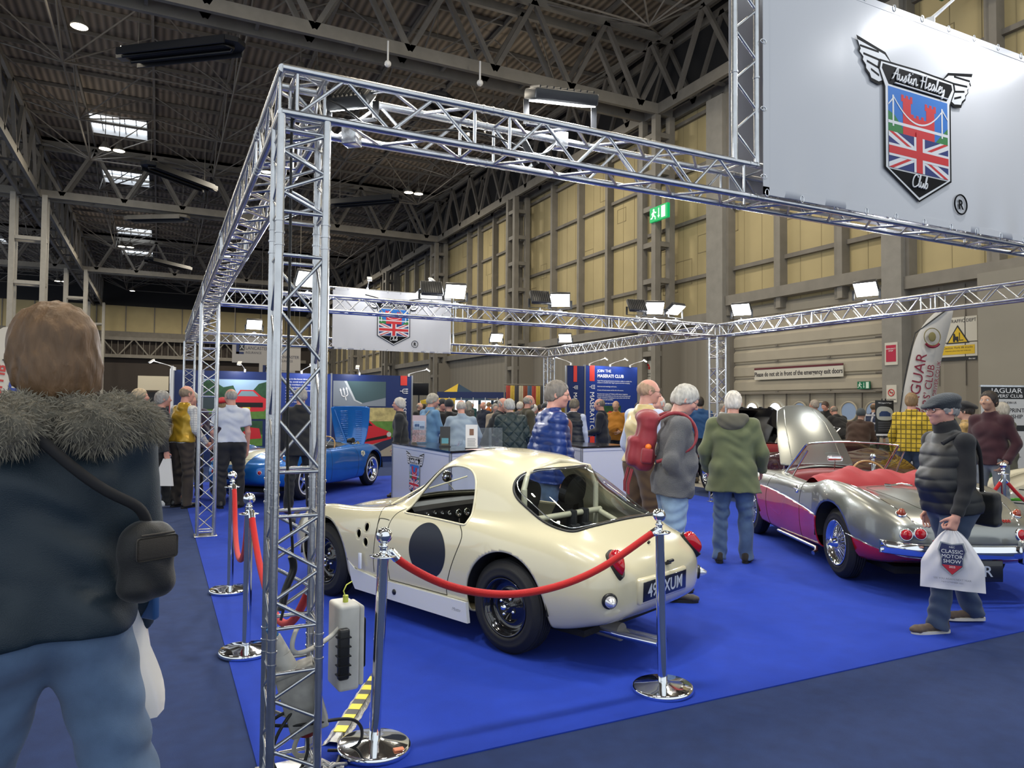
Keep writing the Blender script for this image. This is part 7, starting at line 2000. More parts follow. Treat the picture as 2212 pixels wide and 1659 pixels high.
 for s_ in (-1, 1):
  P('r', [(-hw, cy - s_ * hh), (-hw + .07, cy - s_ * hh), (hw, cy + s_ * (hh - .0)), (hw - .07, cy + s_ * hh)], s_ < 0)
 P('w', rect_pts(-.085, y0, .085, y1)); P('w', rect_pts(-hw, cy - .065, hw, cy + .065), False)
 P('r', rect_pts(-.05, y0, .05, y1 + .06)); P('r', rect_pts(-hw, cy - .04, hw, cy + .04), False)
 o = g.obj(nm, mE['k'], parent, [mE[c] for c in order[1:]])
 z = .00025 * (lay[0] + 2)
 mtz = mt @ Matrix.Translation((0, 0, z))
 script('Austin Healey', .135 * W, mE['w'], mtz @ Matrix.Translation((-.0, 1.16 * W, 0)), o)
 g = G(); g.bar(mtz @ Vector((-.38 * W, 1.125 * W, 0)), mtz @ Vector((.47 * W, 1.122 * W, 0)), .008 * W, 6); g.obj('underline', mE['w'], o)
 script('Club', .125 * W, mE['w'], mtz @ Matrix.Translation((0, .10 * W, 0)), o)
 return o
def banner(name, x0, x1, z0, z1, y, label, W, cx, tip, group=None, nx=60, nz=30, cm=None):
 m_v = mat('white banner vinyl', (0.62, 0.62, 0.64), 0.32, bump=.06, bscale=6)
 root = empty(name, ((x0 + x1) / 2, y, z0), label=label, cat='banner')
 ox = -(x0 + x1) / 2
 vs = []
 for j in range(nz + 1):
  for i in range(nx + 1):
   u, w = i / nx, j / nz
   e = math.exp(-w * 9) * .012 * math.sin(u * 55 + 3 * math.sin(u * 9)) + .004 * math.sin(u * 23) * math.sin(w * 7)
   if abs((x0 + (x1 - x0) * u) - cx) < W * .95: e *= .15
   vs.append((x0 + ox + (x1 - x0) * u, e, (z1 - z0) * w))
 g = G(); g.add(vs, [(j * (nx + 1) + i, j * (nx + 1) + i + 1, (j + 1) * (nx + 1) + i + 1, (j + 1) * (nx + 1) + i) for j in range(nz) for i in range(nx)], True)
 v = g.obj('vinyl_sheet', m_v, root); md = v.modifiers.new('t', 'SOLIDIFY'); md.thickness = .002; md.offset = 1
 g = G(); g.box((x0 + ox, -.004, 0), (x1 + ox, -.0, .045)); g.box((x0 + ox, -.004, z1 - z0 - .045), (x1 + ox, 0, z1 - z0)); g.box((x0 + ox, -.004, 0), (x0 + ox + .045, 0, z1 - z0)); g.box((x1 + ox - .045, -.004, 0), (x1 + ox, 0, z1 - z0)); g.obj('hem', m_v, root)
 g = G(); k = int((x1 - x0) / .27)
 for i in range(k + 1):
  x = x0 + ox + .025 + (x1 - x0 - .05) * i / k
  for z, s_ in ((.02, -1), (z1 - z0 - .02, 1)):
   g.tube([(x + .014 * math.cos(t), -.006 - .02 * math.sin(t) * 0, z + s_ * .01 + .022 * math.sin(t)) for t in [2 * PI * q / 10 for q in range(10)]], .003, 5, True)
 for i in range(4):
  z = .1 + (z1 - z0 - .2) * i / 3
  for x in (x0 + ox + .02, x1 + ox - .02): g.tube([(x + (.02 if x > 0 else -.02) * 1 + .022 * math.cos(t), -.006, z + .012 * math.sin(t)) for t in [2 * PI * q / 10 for q in range(10)]], .003, 5, True)
 g.obj('eyelet_ties', M_CHROME, root)
 mt = Matrix.Translation((cx + ox, -.013, tip - z0)) @ frame_mtx((0, 0, 0), (1, 0, 0), (0, 0, 1))
 emblem(root, mt, W)
 rt = mt @ Matrix.Translation((W * .70, W * .02, 0))
 g = G(); g.tube([rt @ Vector((.105 * W * math.cos(t), .105 * W * math.sin(t), 0)) for t in [2 * PI * q / 28 for q in range(28)]], .008 * W, 5, True); o = g.obj('registered_mark', mE['k'], root)
 text('R', .10 * W, mE['k'], rt @ Matrix.Translation((0, -.05 * W, 0)), o, bold=.003 * W)
 return root
banner('banner', 3.055, 6.98, 2.77, 4.14, Y0 - TH - .028, 'large white banner with the winged club shield, hung above the front beam at right', .625, 4.40, 2.93)
g = G(); g.box((3.03, Y0 + TH + .03, 2.80), (7.05, Y0 + TH + .033, 4.14)); tag(g.obj('backing_sheet', mat('grey sheet backing', (.42, .42, .45), .5)), 'plain grey sheet behind the large banner, on the back of the front beam', 'sheet')
g = G(); g.bar((2.95, Y0 - TH, 4.14), (7.1, Y0 - TH, 4.14), TR, 12); tag(g.obj('top_rail', M_ALU), 'aluminium tube along the top edge of the large banner', 'rail')
banner('banner', 3.17, 5.78, 2.72, 3.99, Y2 - TH - .03, 'smaller white banner with the same winged shield, hung on the farthest beam', .68, 4.47, 2.88)
g = G(); g.bar((3.1, Y2 - TH, 4.0), (5.85, Y2 - TH, 4.0), TR, 10); tag(g.obj('top_rail', M_ALU), 'aluminium tube along the top edge of the smaller banner', 'rail')
for x, s_ in ((3.1, 'left'), (5.85, 'right')): g = G(); g.bar((x, Y2 - TH, ZT), (x, Y2 - TH, 4.02), TR, 10); tag(g.obj('banner_post', M_ALU), 'thin aluminium post at the %s edge of the smaller banner' % s_, 'post')
def arm_lamp(x, y, z, ang, label, L=.5, power=16, up=.18, lit=True, rz=None):
 """slim spotlight on an arm; ang = picture direction of the arm (degrees in the XY plane)"""
 root = empty('arm_spotlight', (x, y, z), math.radians(ang), label=label, cat='spotlight', group='slim arm spotlights')
 g = G(); g.box((-.025, -.02, -.05), (.025, .02, .03)); g.bar((0, 0, .02), (L * .3, 0, up * .45), .014, 8, r2=.008); g.bar((L * .3, 0, up * .45), (L, 0, up), .007, 8); g.obj('arm', M_WHITE, root)
 mt = Matrix.Translation((L + .04, 0, up - .01)) @ Matrix.Rotation(math.radians(35), 4, 'Y')
 g = G(); g.rbox((-.07, -.05, -.012), (.07, .05, .018), .008, mt); hd = g.obj('lamp_head', M_WHITE, root)
 g = G(); g.box((-.06, -.042, -.017), (.06, .042, -.012), mt); g.obj('lens', mat('lit spotlight lens', (1, 1, 1), .3, emit=22) if lit else M_WHITE, root)
 if lit:
  l = area('spot_lamp', (0, 0, 0), (0, 0, 0), .10, power, (.95, .97, 1.0), None, root); l.matrix_local = mt @ Matrix.Translation((0, 0, -.025))
 return root
arm_lamp(4.60, Y0 - TH, 4.155, -62, 'arm spotlight above the middle of the large banner', .55, 11, .30)
arm_lamp(6.3, Y0 - TH, 4.155, -100, 'arm spotlight above the right half of the large banner', .5, 6, .25)
arm_lamp(3.9, Y2 - TH, 4.01, -100, 'left arm spotlight above the smaller banner', .45, 5, .15); arm_lamp(5.0, Y2 - TH, 4.01, -70, 'right arm spotlight above the smaller banner', .45, 7, .25)
# ---- reception counters
m_face = mat('white counter panel', (0.60, 0.62, 0.68), 0.3, coat=.3); m_post = mat('grey aluminium post', (.34, .35, .37), .35, .8); m_top = mat('black counter top', (.012, .012, .014), .18, coat=.5)
def counter(pts, label, h=.95, logo=None):
 c = Vector((sum(p[0] for p in pts) / len(pts), sum(p[1] for p in pts) / len(pts), 0))
 root = empty('display_counter', (c.x, c.y, .006), label=label, cat='counter')
 L = [(p[0] - c.x, p[1] - c.y) for p in pts]
 n = len(L)
 for x, y in L: g = G(); g.bar((x, y, 0), (x, y, h - .03), .022, 10); g.obj('corner_post', m_post, root)
 for i in range(n):
  a, b = Vector((*L[i], 0)), Vector((*L[(i + 1) % n], 0)); d = (b - a); ln = d.length; d.normalize()
  g = G(); mt = frame_mtx(a, d, (0, 0, 1)); g.box((.02, .03, -.012), (ln - .02, h - .05, .004), mt); g.box((.0, .0, -.015), (ln, .03, .012), mt); g.box((.0, h - .07, -.015), (ln, h - .03, .012), mt)
  g.obj('panel', m_face, root)
 cc = [(x * 1.03, y * 1.03) for x, y in L]
 ar = sum(cc[i][0] * cc[(i + 1) % n][1] - cc[(i + 1) % n][0] * cc[i][1] for i in range(n))
 g = G(); g.poly(cc if ar > 0 else cc[::-1], h - .03, h); g.obj('worktop', m_top, root)
 if logo is not None:
  a, b = Vector((*L[logo], 0)), Vector((*L[logo + 1], 0)); d = (b - a).normalized(); o = a.lerp(b, .44); nrm = d.cross(Vector((0, 0, 1)))
  emblem(root, frame_mtx(o + nrm * .008 + Vector((0, 0, .16)), d, (0, 0, 1)), .46)
 return root, c
cA, c0 = counter([(3.50, 11.62), (3.50, 9.0), (4.66, 9.52), (4.66, 10.1), (4.05, 10.0), (4.05, 11.62)], 'white display counter with black top and club shield, behind the cream car bonnet', logo=0)
cB, c1 = counter([(6.10, 10.7), (5.80, 9.42), (6.75, 9.55), (6.75, 10.1), (6.45, 10.7)], 'smaller white display counter with black top, right of the man in the blue padded jacket')
ht = .956
def onto(name, x, y, build, label, cat, rz=0, group=None, z=ht):
 root = empty(name, (x, y, z), rz, label=label, cat=cat, group=group); build(root); return root
m_acr = glassmat('clear acrylic', (.96, .98, 1), .9, .95); m_paper = mat('white paper', (.7, .7, .68), .7)
def rack(root):
 g = G()
 for k in range(3): g.box((-.12, -.10 + k * .05, .03 + k * .05), (.12, -.097 + k * .05, .17 + k * .09))
 g.box((-.125, -.11, 0), (.125, .08, .006)); g.box((-.125, -.11, 0), (-.122, .08, .3)); g.box((.122, -.11, 0), (.125, .08, .3)); g.obj('rack', m_acr, root)
 g = G(); g.box((-.11, .03, .16), (.11, .036, .45)); p = g.obj('poster', mat('pale pink poster', (.55, .42, .44), .6), root)
 g = G(); g.box((-.09, .026, .2), (.09, .029, .36)); q = g.obj('poster_picture', mat('pale blue print', (.45, .55, .70), .6), p)
 g = G(); g.rbox((-.07, .022, .27), (-.0, .025, .31), .001); g.rbox((.01, .022, .24), (.08, .025, .28), .001); g.obj('poster_cars', mat('blue print'), q)
 for k in range(2):
  g = G(); g.box((-.105, -.095 + k * .05, .03 + k * .05), (.105, -.085 + k * .05, .14 + k * .08)); g.obj('leaflets', mat('red and white leaflets', (.50, .30, .30), .6, var=.5, vscale=60), root)
onto('leaflet_rack', 3.72, 10.95, rack, 'clear leaflet rack with pink poster at the left end of the counter', 'leaflet rack', -.35)
def sign_card(w, h, m, pic):
 def f(root):
  g = G(); g.box((-w / 2, -.002, 0), (w / 2, .002, h), Matrix.Rotation(-.12, 4, 'X')); c = g.obj('card', m, root)
  g = G(); g.box((pic[0], -.005, pic[1]), (pic[2], -.002, pic[3]), Matrix.Rotation(-.12, 4, 'X')); g.obj('picture', mat('brown portrait print' if m is m_paper else 'pale teal print', (.2, .1, .06) if m is m_paper else (.12, .35, .42), .6), c)
  g = G()
  for k in range(8): g.box((-w * .36, -.004, h * (.1 + .045 * k)), (w * (.3 if k % 3 else .36), -.002, h * (.115 + .045 * k)), Matrix.Rotation(-.12, 4, 'X'))
  g.obj('text_lines', mat('grey lettering') if m is m_paper else mat('gold lettering', (.3, .25, .12), .5), c)
  g = G(); g.box((-w / 2 - .01, -.03, 0), (w / 2 + .01, .05, .012)); g.obj('foot', M_BLACK, root)
 return f
onto('display_card', 3.78, 9.95, sign_card(.15, .30, mat('black card', (.015, .014, .013), .4), (-.05, .05, .05, .13)), 'small black display card standing on the counter', 'display card', -.4)
onto('display_card', 3.98, 9.42, sign_card(.17, .34, m_paper, (-.03, .19, .03, .28)), 'white notice card with a small portrait on the counter', 'display card', -.35)
def holders(root):
 g = G()
 for k in range(4): g.box((-.05 + k * .05, -.06 + k * .03, .0), (.0 + k * .05, -.057 + k * .03, .05 + k * .025)); g.box((-.05 + k * .05, -.09 + k * .03, .0), (.0 + k * .05, -.087 + k * .03, .03 + k * .02))
 g.obj('pockets', m_acr, root)
onto('card_holder', 3.82, 9.65, holders, 'empty stepped clear card holder beside the black display card', 'card holder', -.5)
for x, y, h_, t in ((4.18, 9.42, .30, 'left'), (4.38, 9.47, .30, 'right')):
 def pane(root, h_=h_): g = G(); g.box((-.002, -.10, 0), (.002, .10, h_), Matrix.Rotation(.22, 4, 'Y')); g.box((-.09, -.10, 0), (.02, .10, .004)); g.obj('pane', m_acr, root)
 onto('sign_holder', x, y, pane, 'empty clear acrylic sign holder on the counter, %s of two' % t, 'sign holder', 1.2)
g = G(); g.box((-.15, -.1, 0), (.15, .1, .004)); o = g.obj('leaflet', mat('pale pink leaflet', (.62, .45, .45), .6), None, loc=(4.0, 9.22, ht)); o.rotation_euler = (0, 0, .45); tag(o, 'pale leaflet lying flat at the corner of the counter', 'leaflet')
g = G(); g.box((-.2, -.1, 0), (.2, .1, .003)); o = g.obj('paper_sheet', m_paper, None, loc=(4.38, 9.58, ht)); o.rotation_euler = (0, 0, .45); tag(o, 'white paper sheets on the right wing of the counter', 'paper')
def laptop(root):
 g = G(); g.rbox((-.16, -.1, 0), (.16, .12, .015), .004); g.obj('keyboard', M_BLACK, root); g = G(); g.rbox((-.16, -.004, 0), (.16, .004, .22), .003, Matrix.Translation((0, .12, .01)) @ Matrix.Rotation(-.3, 4, 'X')); g.obj('screen', M_BLACK, root)
def chair(root):
 g = G(); g.rbox((-.23, -.23, .42), (.23, .22, .50), .04, seg=3); g.obj('seat', cloth('dark green-grey upholstery', (.03, .035, .032)), root)
 g = G(); g.rbox((-.22, .18, .52), (.22, .24, .98), .05, seg=3); g.obj('backrest', cloth('dark green-grey upholstery'), root)
 for a in (-1, 1):
  for b in (-1, 1): g = G(); g.bar((a * .2, b * .2, 0), (a * .19, b * .19, .43), .012, 8); g.obj('leg', M_BLACK, root)
x, y = at_px(1128, 10.0); onto('office_chair', x, y, chair, 'dark upholstered chair left of the man in the blue padded jacket', 'chair', 2.6, z=.006)
# ---- electrical boxes and cables on the front tower
m_box = mat('off-white plastic box', (.50, .49, .45), .5, var=.08, vscale=14); m_gbox = mat('scuffed grey steel box', (.33, .32, .29), .6, var=.2, vscale=18)
root = empty('distribution_box', (.765, 3.235, .305), math.radians(6), label='off-white electrical box strapped to the right side of the front tower', cat='electrical box')
g = G(); g.rbox((-.05, -.07, 0), (.045, .09, .37), .015, seg=3); g.obj('case', m_box, root); g = G(); g.rbox((.045, -.06, .01), (.07, .08, .36), .012, seg=3); g.obj('lid', m_box, root)
g = G(); g.rbox((.07, -.04, .08), (.085, .06, .30), .01, seg=3); g.obj('black_edge', M_BLACK, root)
g = G(); g.rbox((-.06, -.10, .06), (-.01, -.065, .28), .012, seg=3)
for k in range(5): g.box((-.064, -.104, .08 + k * .04), (-.006, -.06, .085 + k * .04))
g.obj('plug_socket', M_BLACK, root)
g = G(); g.bar((0, 0, .37), (0, 0, .40), .012, 8); g.tube([(0, 0, .39), (-.01, 0, .42), (.01, .02, .44), (.04, .03, .45)], .003, 5); g.obj('cable_tie', mat('yellow-green wire', (.5, .55, .08), .5), root)
g = G(); g.box((-.02, -.01, .405), (.03, -.006, .43), Matrix.Rotation(.4, 4, 'Y')); g.obj('tag', mat('yellow tag', (.75, .62, .03), .5), root)
root = empty('junction_box', (.60, 3.14, .19), math.radians(-12), label='scuffed grey metal socket box hanging inside the front tower', cat='electrical box'); root.rotation_euler = (0, -.28, -.15)
g = G(); g.rbox((-.075, -.06, 0), (.08, .05, .27), .008); g.obj('case', m_gbox, root); g = G(); g.rbox((-.078, -.064, .255), (.083, .054, .275), .005); g.obj('lid', m_gbox, root)
g = G(); g.bar((-.02, 0, .27), (-.025, 0, .34), .045, 20, r2=.035); g.bar((-.025, 0, .34), (-.035, 0, .42), .034, 20, r2=.026); g.obj('socket', m_box, root); g = G(); g.bar((-.035, 0, .42), (-.04, 0, .46), .02, 14); g.obj('blue_plug', mat('blue plug', (.03, .15, .35), .5), root)
root = empty('power_connector', (.585, 3.15, .16), label='red industrial power connector low inside the front tower', cat='connector')
g = G(); g.bar((0, 0, 0), (.01, 0, .16), .032, 18, r2=.04); g.bar((.0, 0, .10), (-.08, -.01, .15), .03, 14); g.obj('shell', mat('dark red plastic', (.16, .012, .012), .45), root)
def cable(pts, r, m, label):
 P = [Vector(p) for p in bs_mat(len(pts), 70, False) @ np.array(pts)]; g = G(); g.tube(P, r, 8); tag(g.obj('cable', m), label, 'cable')
m_bc = mat('black cable', (.01, .01, .01), .5); m_wc = mat('off-white cable', (.50, .48, .42), .5)
cable([(.50, 3.09, 2.90), (.47, 3.10, 2.84), (.48, 3.10, 2.3), (.475, 3.09, 1.6), (.485, 3.10, 1.12), (.52, 3.13, .98), (.51, 3.14, .8), (.47, 3.12, .66)], .006, m_bc, 'black cable hanging down inside the front tower to the grey box')
cable([(.55, 3.14, .62), (.52, 3.05, .64), (.49, 3.03, .55), (.56, 3.08, .52), (.72, 3.18, .56), (.74, 3.2, .60)], .010, m_wc, 'thick off-white cable looping across the front tower')
cable([(.60, 3.14, .30), (.45, 3.10, .28), (.42, 3.15, .22), (.60, 3.05, .24), (.80, 3.12, .22), (.84, 3.15, .10), (.80, 3.2, .03), (.70, 3.25, .03)], .007, m_bc, 'black cable looping out of the right side of the front tower')
cable([(.56, 3.12, .32), (.44, 3.06, .22), (.43, 3.08, .08), (.52, 3.04, .03), (.60, 3.10, .10), (.58, 3.16, .22)], .007, m_bc, 'black cable loop low inside the front tower')
cable([(.58, 3.15, .20), (.52, 3.18, .08), (.60, 3.22, .03), (.66, 3.15, .10), (.60, 3.1, .25), (.50, 3.16, .3)], .010, m_wc, 'off-white cable loop near the foot of the front tower')
cable([(.62, 3.12, .03), (.55, 3.06, .03), (.5, 3.02, .02), (.6, 3.0, .025), (.72, 3.1, .02), (.80, 3.4, .02)], .008, m_bc, 'black cable lying on the carpet at the foot of the front tower')
cable([(.47, 3.12, .70), (.49, 3.13, .80), (.53, 3.14, .86), (.51, 3.13, .92)], .016, M_BLACK, 'black in-line plug hanging inside the front tower')
cable([(.62, 3.18, 2.9), (.70, 3.12, 2.86), (.88, 3.15, 2.74), (1.15, 3.2, 2.88), (1.5, 3.2, 2.90), (1.72, 3.2, 2.8), (1.82, 3.22, 2.92)], .005, m_bc, 'thin black cable draped along the front beam to the floodlight')
cable([(1.56, 3.1, 2.86), (1.60, 3.1, 2.80), (1.64, 3.1, 2.74)], .018, M_BLACK, 'black power adaptor tied inside the front beam')
root = empty('cable_ramp', (0, 0, 0), label='silver and yellow striped tape holding cables to the carpet by the front tower', cat='hazard tape')
A_, B_ = Vector((.74, 3.33, .008)), Vector((1.10, 3.98, .008)); d = (B_ - A_); L_ = d.length; d.normalize(); mt = frame_mtx(A_, d, Vector((0, 0, 1)).cross(d))
g = G()
for s_ in (0,):
 pr = [(-.05, 0), (-.035, .004), (-.015, .018), (.015, .018), (.035, .004), (.05, 0)]
 vs = [];
 for i in range(21):
  for b, c in pr: vs.append(mt @ Vector((L_ * i / 20, b + .003 * math.sin(i * 2.1), c + .001 * math.sin(i * 1.7 + b * 90))))
 g.add(vs, [(i * 6 + j, i * 6 + j + 1, (i + 1) * 6 + j + 1, (i + 1) * 6 + j) for i in range(20) for j in range(5)], False)
g.obj('duct_tape', mat('silver duct tape', (.30, .30, .30), .3, .6, bump=.5, bscale=60), root)
g = G()
for k in range(6):
 a = .10 + k * .125
 g.box((a, -.028, .0165), (a + .065, .028, .0205), mt)
g.obj('yellow_stripe', mat('yellow hazard tape', (.72, .60, .02), .45), root)
g = G()
for k in range(6): a = .165 + k * .125; g.box((a, -.03, .0162), (a + .06, .03, .0198), mt)
g.obj('black_stripe', M_BLACK, root)
for i, (x, y) in enumerate(((.52, 3.3),)):
 g = G(); rs = np.random.RandomState(3)
 for k in range(14): p = Vector((.50 + rs.rand() * .2, 3.02 + rs.rand() * .1, .012)); g.tube([p, p + Vector((rs.rand() * .08, rs.rand() * .06, rs.rand() * .03)), p + Vector((rs.rand() * .14, rs.rand() * .08, .0))], .009, 6)
 tag(g.obj('tape_bundle', mat('silver duct tape')), 'crumpled silver tape over cables at the foot of the front tower', 'tape')
# ================================================================== neighbouring displays, signs and flags
M_BLUEP = mat('royal blue display print', (.010, .035, .22), .4); M_NAVYP = mat('navy display print', (.008, .022, .11), .4); M_WTXT = mat('white lettering', (.8, .8, .82), .5); M_REDP = mat('red display print', (.62, .04, .03), .5)
def flat(parent, x0, z0, x1, z1, y, m, name='printed_area', th=.004):
 g = G(); g.box((x0, y - th, z0), (x1, y, z1)); return g.obj(name, m, parent)
def shape(parent, pts, y, m, name='printed_shape', th=.002):
 ar = sum(pts[i][0] * pts[(i + 1) % len(pts)][1] - pts[(i + 1) % len(pts)][0] * pts[i][1] for i in range(len(pts)))
 g = G(); g.poly(pts if ar > 0 else pts[::-1], 0, th, frame_mtx((0, y, 0), (1, 0, 0), (0, 0, 1))); return g.obj(name, m, parent)
def trident(parent, mt, s):
 g = G()
 for x in (-.35, 0, .35): g.poly([(x - .04, -.1), (x + .04, -.1), (x + .06, .5), (x + .12, .5), (x, .8), (x - .12, .5), (x - .06, .5)], 0, .004, mt @ Matrix.Diagonal((s, s, 1, 1)))
 g.poly([(-.39, -.1), (-.2, -.28), (.2, -.28), (.39, -.1), (.31, -.06), (.15, -.18), (-.15, -.18), (-.31, -.06)], 0, .004, mt @ Matrix.Diagonal((s, s, 1, 1))); g.poly([(-.05, -.7), (.05, -.7), (.05, -.2), (-.05, -.2)], 0, .004, mt @ Matrix.Diagonal((s, s, 1, 1)))
 return g.obj('trident_mark', M_WTXT, parent)
Yp = 19.5
wall = empty('display_wall', (0, 0, 0), label='long blue display wall with car photographs and white text, behind the blue car', cat='display wall')
g = G(); g.box((.30, Yp, .0), (6.40, Yp + .06, 2.40)); g.obj('panel', M_NAVYP, wall)
g = G()
for x in (.30, .97, 2.60, 4.14, 6.40): g.box((x - .02, Yp - .006, 0), (x + .02, Yp + .07, 2.42))
g.obj('upright', m_post, wall)
flat(wall, 2.62, .05, 4.12, 2.38, Yp - .001, M_BLUEP, 'blue_print')
ms, mh, mt_, mg = mat('printed sky', (.30, .45, .62), .5), mat('printed hillside', (.16, .24, .08), .5, var=.3, vscale=4), mat('printed trees', (.02, .07, .03), .5, var=.4, vscale=6), mat('printed grass', (.10, .22, .04), .5, var=.2, vscale=8)
mrd = mat('printed red car', (.55, .02, .03), .4)
def photo(parent, x0, z0, x1, z1, y, lay, label):
 o = flat(parent, x0, z0, x1, z1, y, lay[0][1], 'photograph'); o['label'] = label
 k = 1; w, h = x1 - x0, z1 - z0
 for pts, m in lay[1:]:
  shape(o, [(x0 + a * w, z0 + b * h) for a, b in pts], y - .003 - .0015 * k, m, 'picture_shape', .0012); k += 1
 return o
R_ = rect_pts
car_rear = [([(.36, .22), (.30, .40), (.34, .52), (.50, .58), (.56, .74), (.78, .74), (.90, .57), (.97, .52), (.98, .30), (.94, .20), (.42, .16)], mrd), ([(.52, .58), (.58, .71), (.76, .71), (.85, .58)], mat('printed glass', (.18, .28, .33), .3)), (R_(.46, .30, .92, .42), M_MATTE), (R_(.60, .24, .72, .30), mat('yellow plate print', (.7, .5, .03), .5)), ([(.0, .25), (.0, .62), (.18, .58), (.28, .42), (.28, .25)], mat('printed dark car', (.03, .05, .06), .3))]
photo(wall, .98, 1.19, 2.52, 2.19, Yp - .004, [(0, ms), (R_(0, 0, 1, .62), mh), ([(0, .45), (0, .95), (.12, .98), (.3, .8), (.45, .85), (.52, .6), (.7, .62), (.85, .9), (1, .97), (1, .45)], mt_), (R_(0, 0, 1, .42), mg)] + car_rear, 'photograph of red and dark cars on grass')
photo(wall, 1.60, .50, 2.40, 1.14, Yp - .004, [(0, mt_), (R_(0, 0, 1, .45), mg), ([(.35, .25), (.35, .5), (.6, .75), (.9, .7), (.97, .3)], mrd)], 'photograph of a red car by trees')
photo(wall, 4.19, 1.54, 5.64, 2.22, Yp - .004, [(0, mat('printed silver bonnet', (.20, .23, .27), .4)), ([(.25, 1), (.42, .25), (.55, .12), (1, .35), (1, 1)], mat('printed dark glass', (.05, .09, .10), .3)), ([(.25, 1), (.42, .25), (.55, .12), (.53, .09), (.39, .22), (.2, 1)], mat('printed silver', (.45, .48, .5), .4))], 'close photograph of a silver bonnet with trident')
trident(wall, frame_mtx((4.50, Yp - .014, 1.86), (1, .0, .25), (-.25, 0, 1)), .24)
photo(wall, 4.30, .16, 5.94, 1.50, Yp - .004, [(0, mg), (R_(0, .72, 1, 1), mat('printed straw field', (.45, .38, .16), .5, var=.3, vscale=9)), (R_(0, 0, 1, .32), mat('printed gravel', (.36, .32, .26), .6)), ([(.28, .1), (.5, .18), (1, .42), (1, .28), (.6, .02)], mat('printed shadow', (.02, .03, .07), .5)), ([(.20, .28), (.22, .62), (.36, .74), (.52, .76), (.66, .62), (.90, .50), (.92, .36), (.56, .24), (.3, .22)], mrd), ([(.26, .62), (.36, .72), (.50, .74), (.60, .63)], M_MATTE), ([(.46, .30), (.50, .36), (.84, .44), (.85, .38)], M_MATTE), (circ(.40, .38, .05, 20, .06), mat('printed lamp', (.5, .5, .5), .3)), (circ(.88, .45, .04, 20, .05), mat('printed lamp'))], 'photograph of a red classic saloon in a field')
flat(wall, 6.06, 2.13, 6.25, 2.40, Yp - .004, M_REDP, 'red_bar')
trident(wall, frame_mtx((6.16, Yp - .006, 1.97), (0, 0, -1), (1, 0, 0)), .16)
text('MASERATI CLUB', .13, M_WTXT, frame_mtx((6.11, Yp - .006, 1.78), (0, 0, -1), (1, 0, 0)), wall, align='LEFT')
for i, t in enumerate(('Keep in the know through the', 'events, social and twice', 'yearly members and driving', 'meet regularly to enjoy', 'our cars in good company', 'with others and best', 'roads to be found here', 'with friends from the', 'club and more, both')): text(t, .042, M_WTXT, frame_mtx((2.95, Yp - .008, 2.22 - i * .075), (1, 0, 0), (0, 0, 1)), wall, align='LEFT')
g = G(); g.box((.22, 17.6, 0), (.27, 19.5, 2.4)); sp = g.obj('side_panel', M_WHITE, wall); g = G(); g.box((.215, 17.8, .9), (.22, 19.2, 1.7)); g.obj('side_picture', M_REDP, sp)
for x, a, t in ((.32, 200, 'at the left end'), (1.95, -110, 'second from the left'), (3.35, -70, 'third from the left'), (4.9, -110, 'fourth from the left'), (6.3, -20, 'at the right end')): arm_lamp(x, Yp, 2.43, a, 'arm spotlight on the long blue display wall, ' + t, .5, 8, .16)
wall = empty('display_wall', (0, 0, 0), label='tall blue display wall headed JOIN THE MASERATI CLUB', cat='display wall')
Yq = 20.0
g = G(); g.box((11.75, Yq, 0), (12.42, Yq + .06, 2.9)); g.box((12.42, Yq, 0), (14.5, Yq + .06, 2.93)); g.obj('panel', M_NAVYP, wall)
flat(wall, 12.46, .02, 14.48, 2.91, Yq - .001, M_BLUEP, 'blue_print')
g = G(); g.box((12.40, Yq - .01, 0), (12.45, Yq + .07, 2.95)); g.box((11.72, Yq - .01, 0), (11.75, Yq + .07, 2.9)); g.obj('upright', m_post, wall)
flat(wall, 11.99, 2.38, 12.12, 2.9, Yq - .004, M_REDP, 'red_bar'); flat(wall, 12.60, 2.42, 12.79, 2.93, Yq - .004, M_REDP, 'red_bar')
trident(wall, frame_mtx((12.70, Yq - .006, 2.23), (0, 0, -1), (1, 0, 0)), .15); trident(wall, frame_mtx((12.06, Yq - .006, 2.2), (0, 0, -1), (1, 0, 0)), .13)
text('MASERATI CLUB', .17, M_WTXT, frame_mtx((12.62, Yq - .006, 2.07), (0, 0, -1), (1, 0, 0)), wall, align='LEFT', sx=.92); text('MASERATI CLUB', .13, M_WTXT, frame_mtx((12.0, Yq - .006, 2.04), (0, 0, -1), (1, 0, 0)), wall, align='LEFT')
text('JOIN THE', .09, M_WTXT, frame_mtx((12.9, Yq - .006, 2.72), (1, 0, 0), (0, 0, 1)), wall, align='LEFT'); text('MASERATI CLUB', .10, M_WTXT, frame_mtx((12.9, Yq - .006, 2.55), (1, 0, 0), (0, 0, 1)), wall, align='LEFT', bold=.004)
for i, t in enumerate(('Super fun spring and autumn members rallies to enable the', 'tridents to stretch their legs in great convivial company.', '', 'International meetings and tours.', '', 'A host of local events and fun for all owners.', '', 'Receive two issues of Trident a full colour magazine', 'packed with information on the cars and club events and', 'regular newsletters keeping you up to date with all club', 'going, events and activities.', '', 'Concours, track days and more...')):
 if t: text(t, .040, M_WTXT, frame_mtx((12.9, Yq - .006, 2.42 - i * .062), (1, 0, 0), (0, 0, 1)), wall, align='LEFT')
photo(wall, 13.12, 1.10, 13.83, 1.62, Yq - .004, [(0, mt_), (R_(0, 0, 1, .4), mg), ([(.1, .1), (.1, .4), (.35, .65), (.7, .6), (.92, .4), (.92, .1)], mrd)], 'small photograph of a red car')
flat(wall, 12.62, .3, 12.8, .62, Yq - .004, M_REDP, 'red_bar')
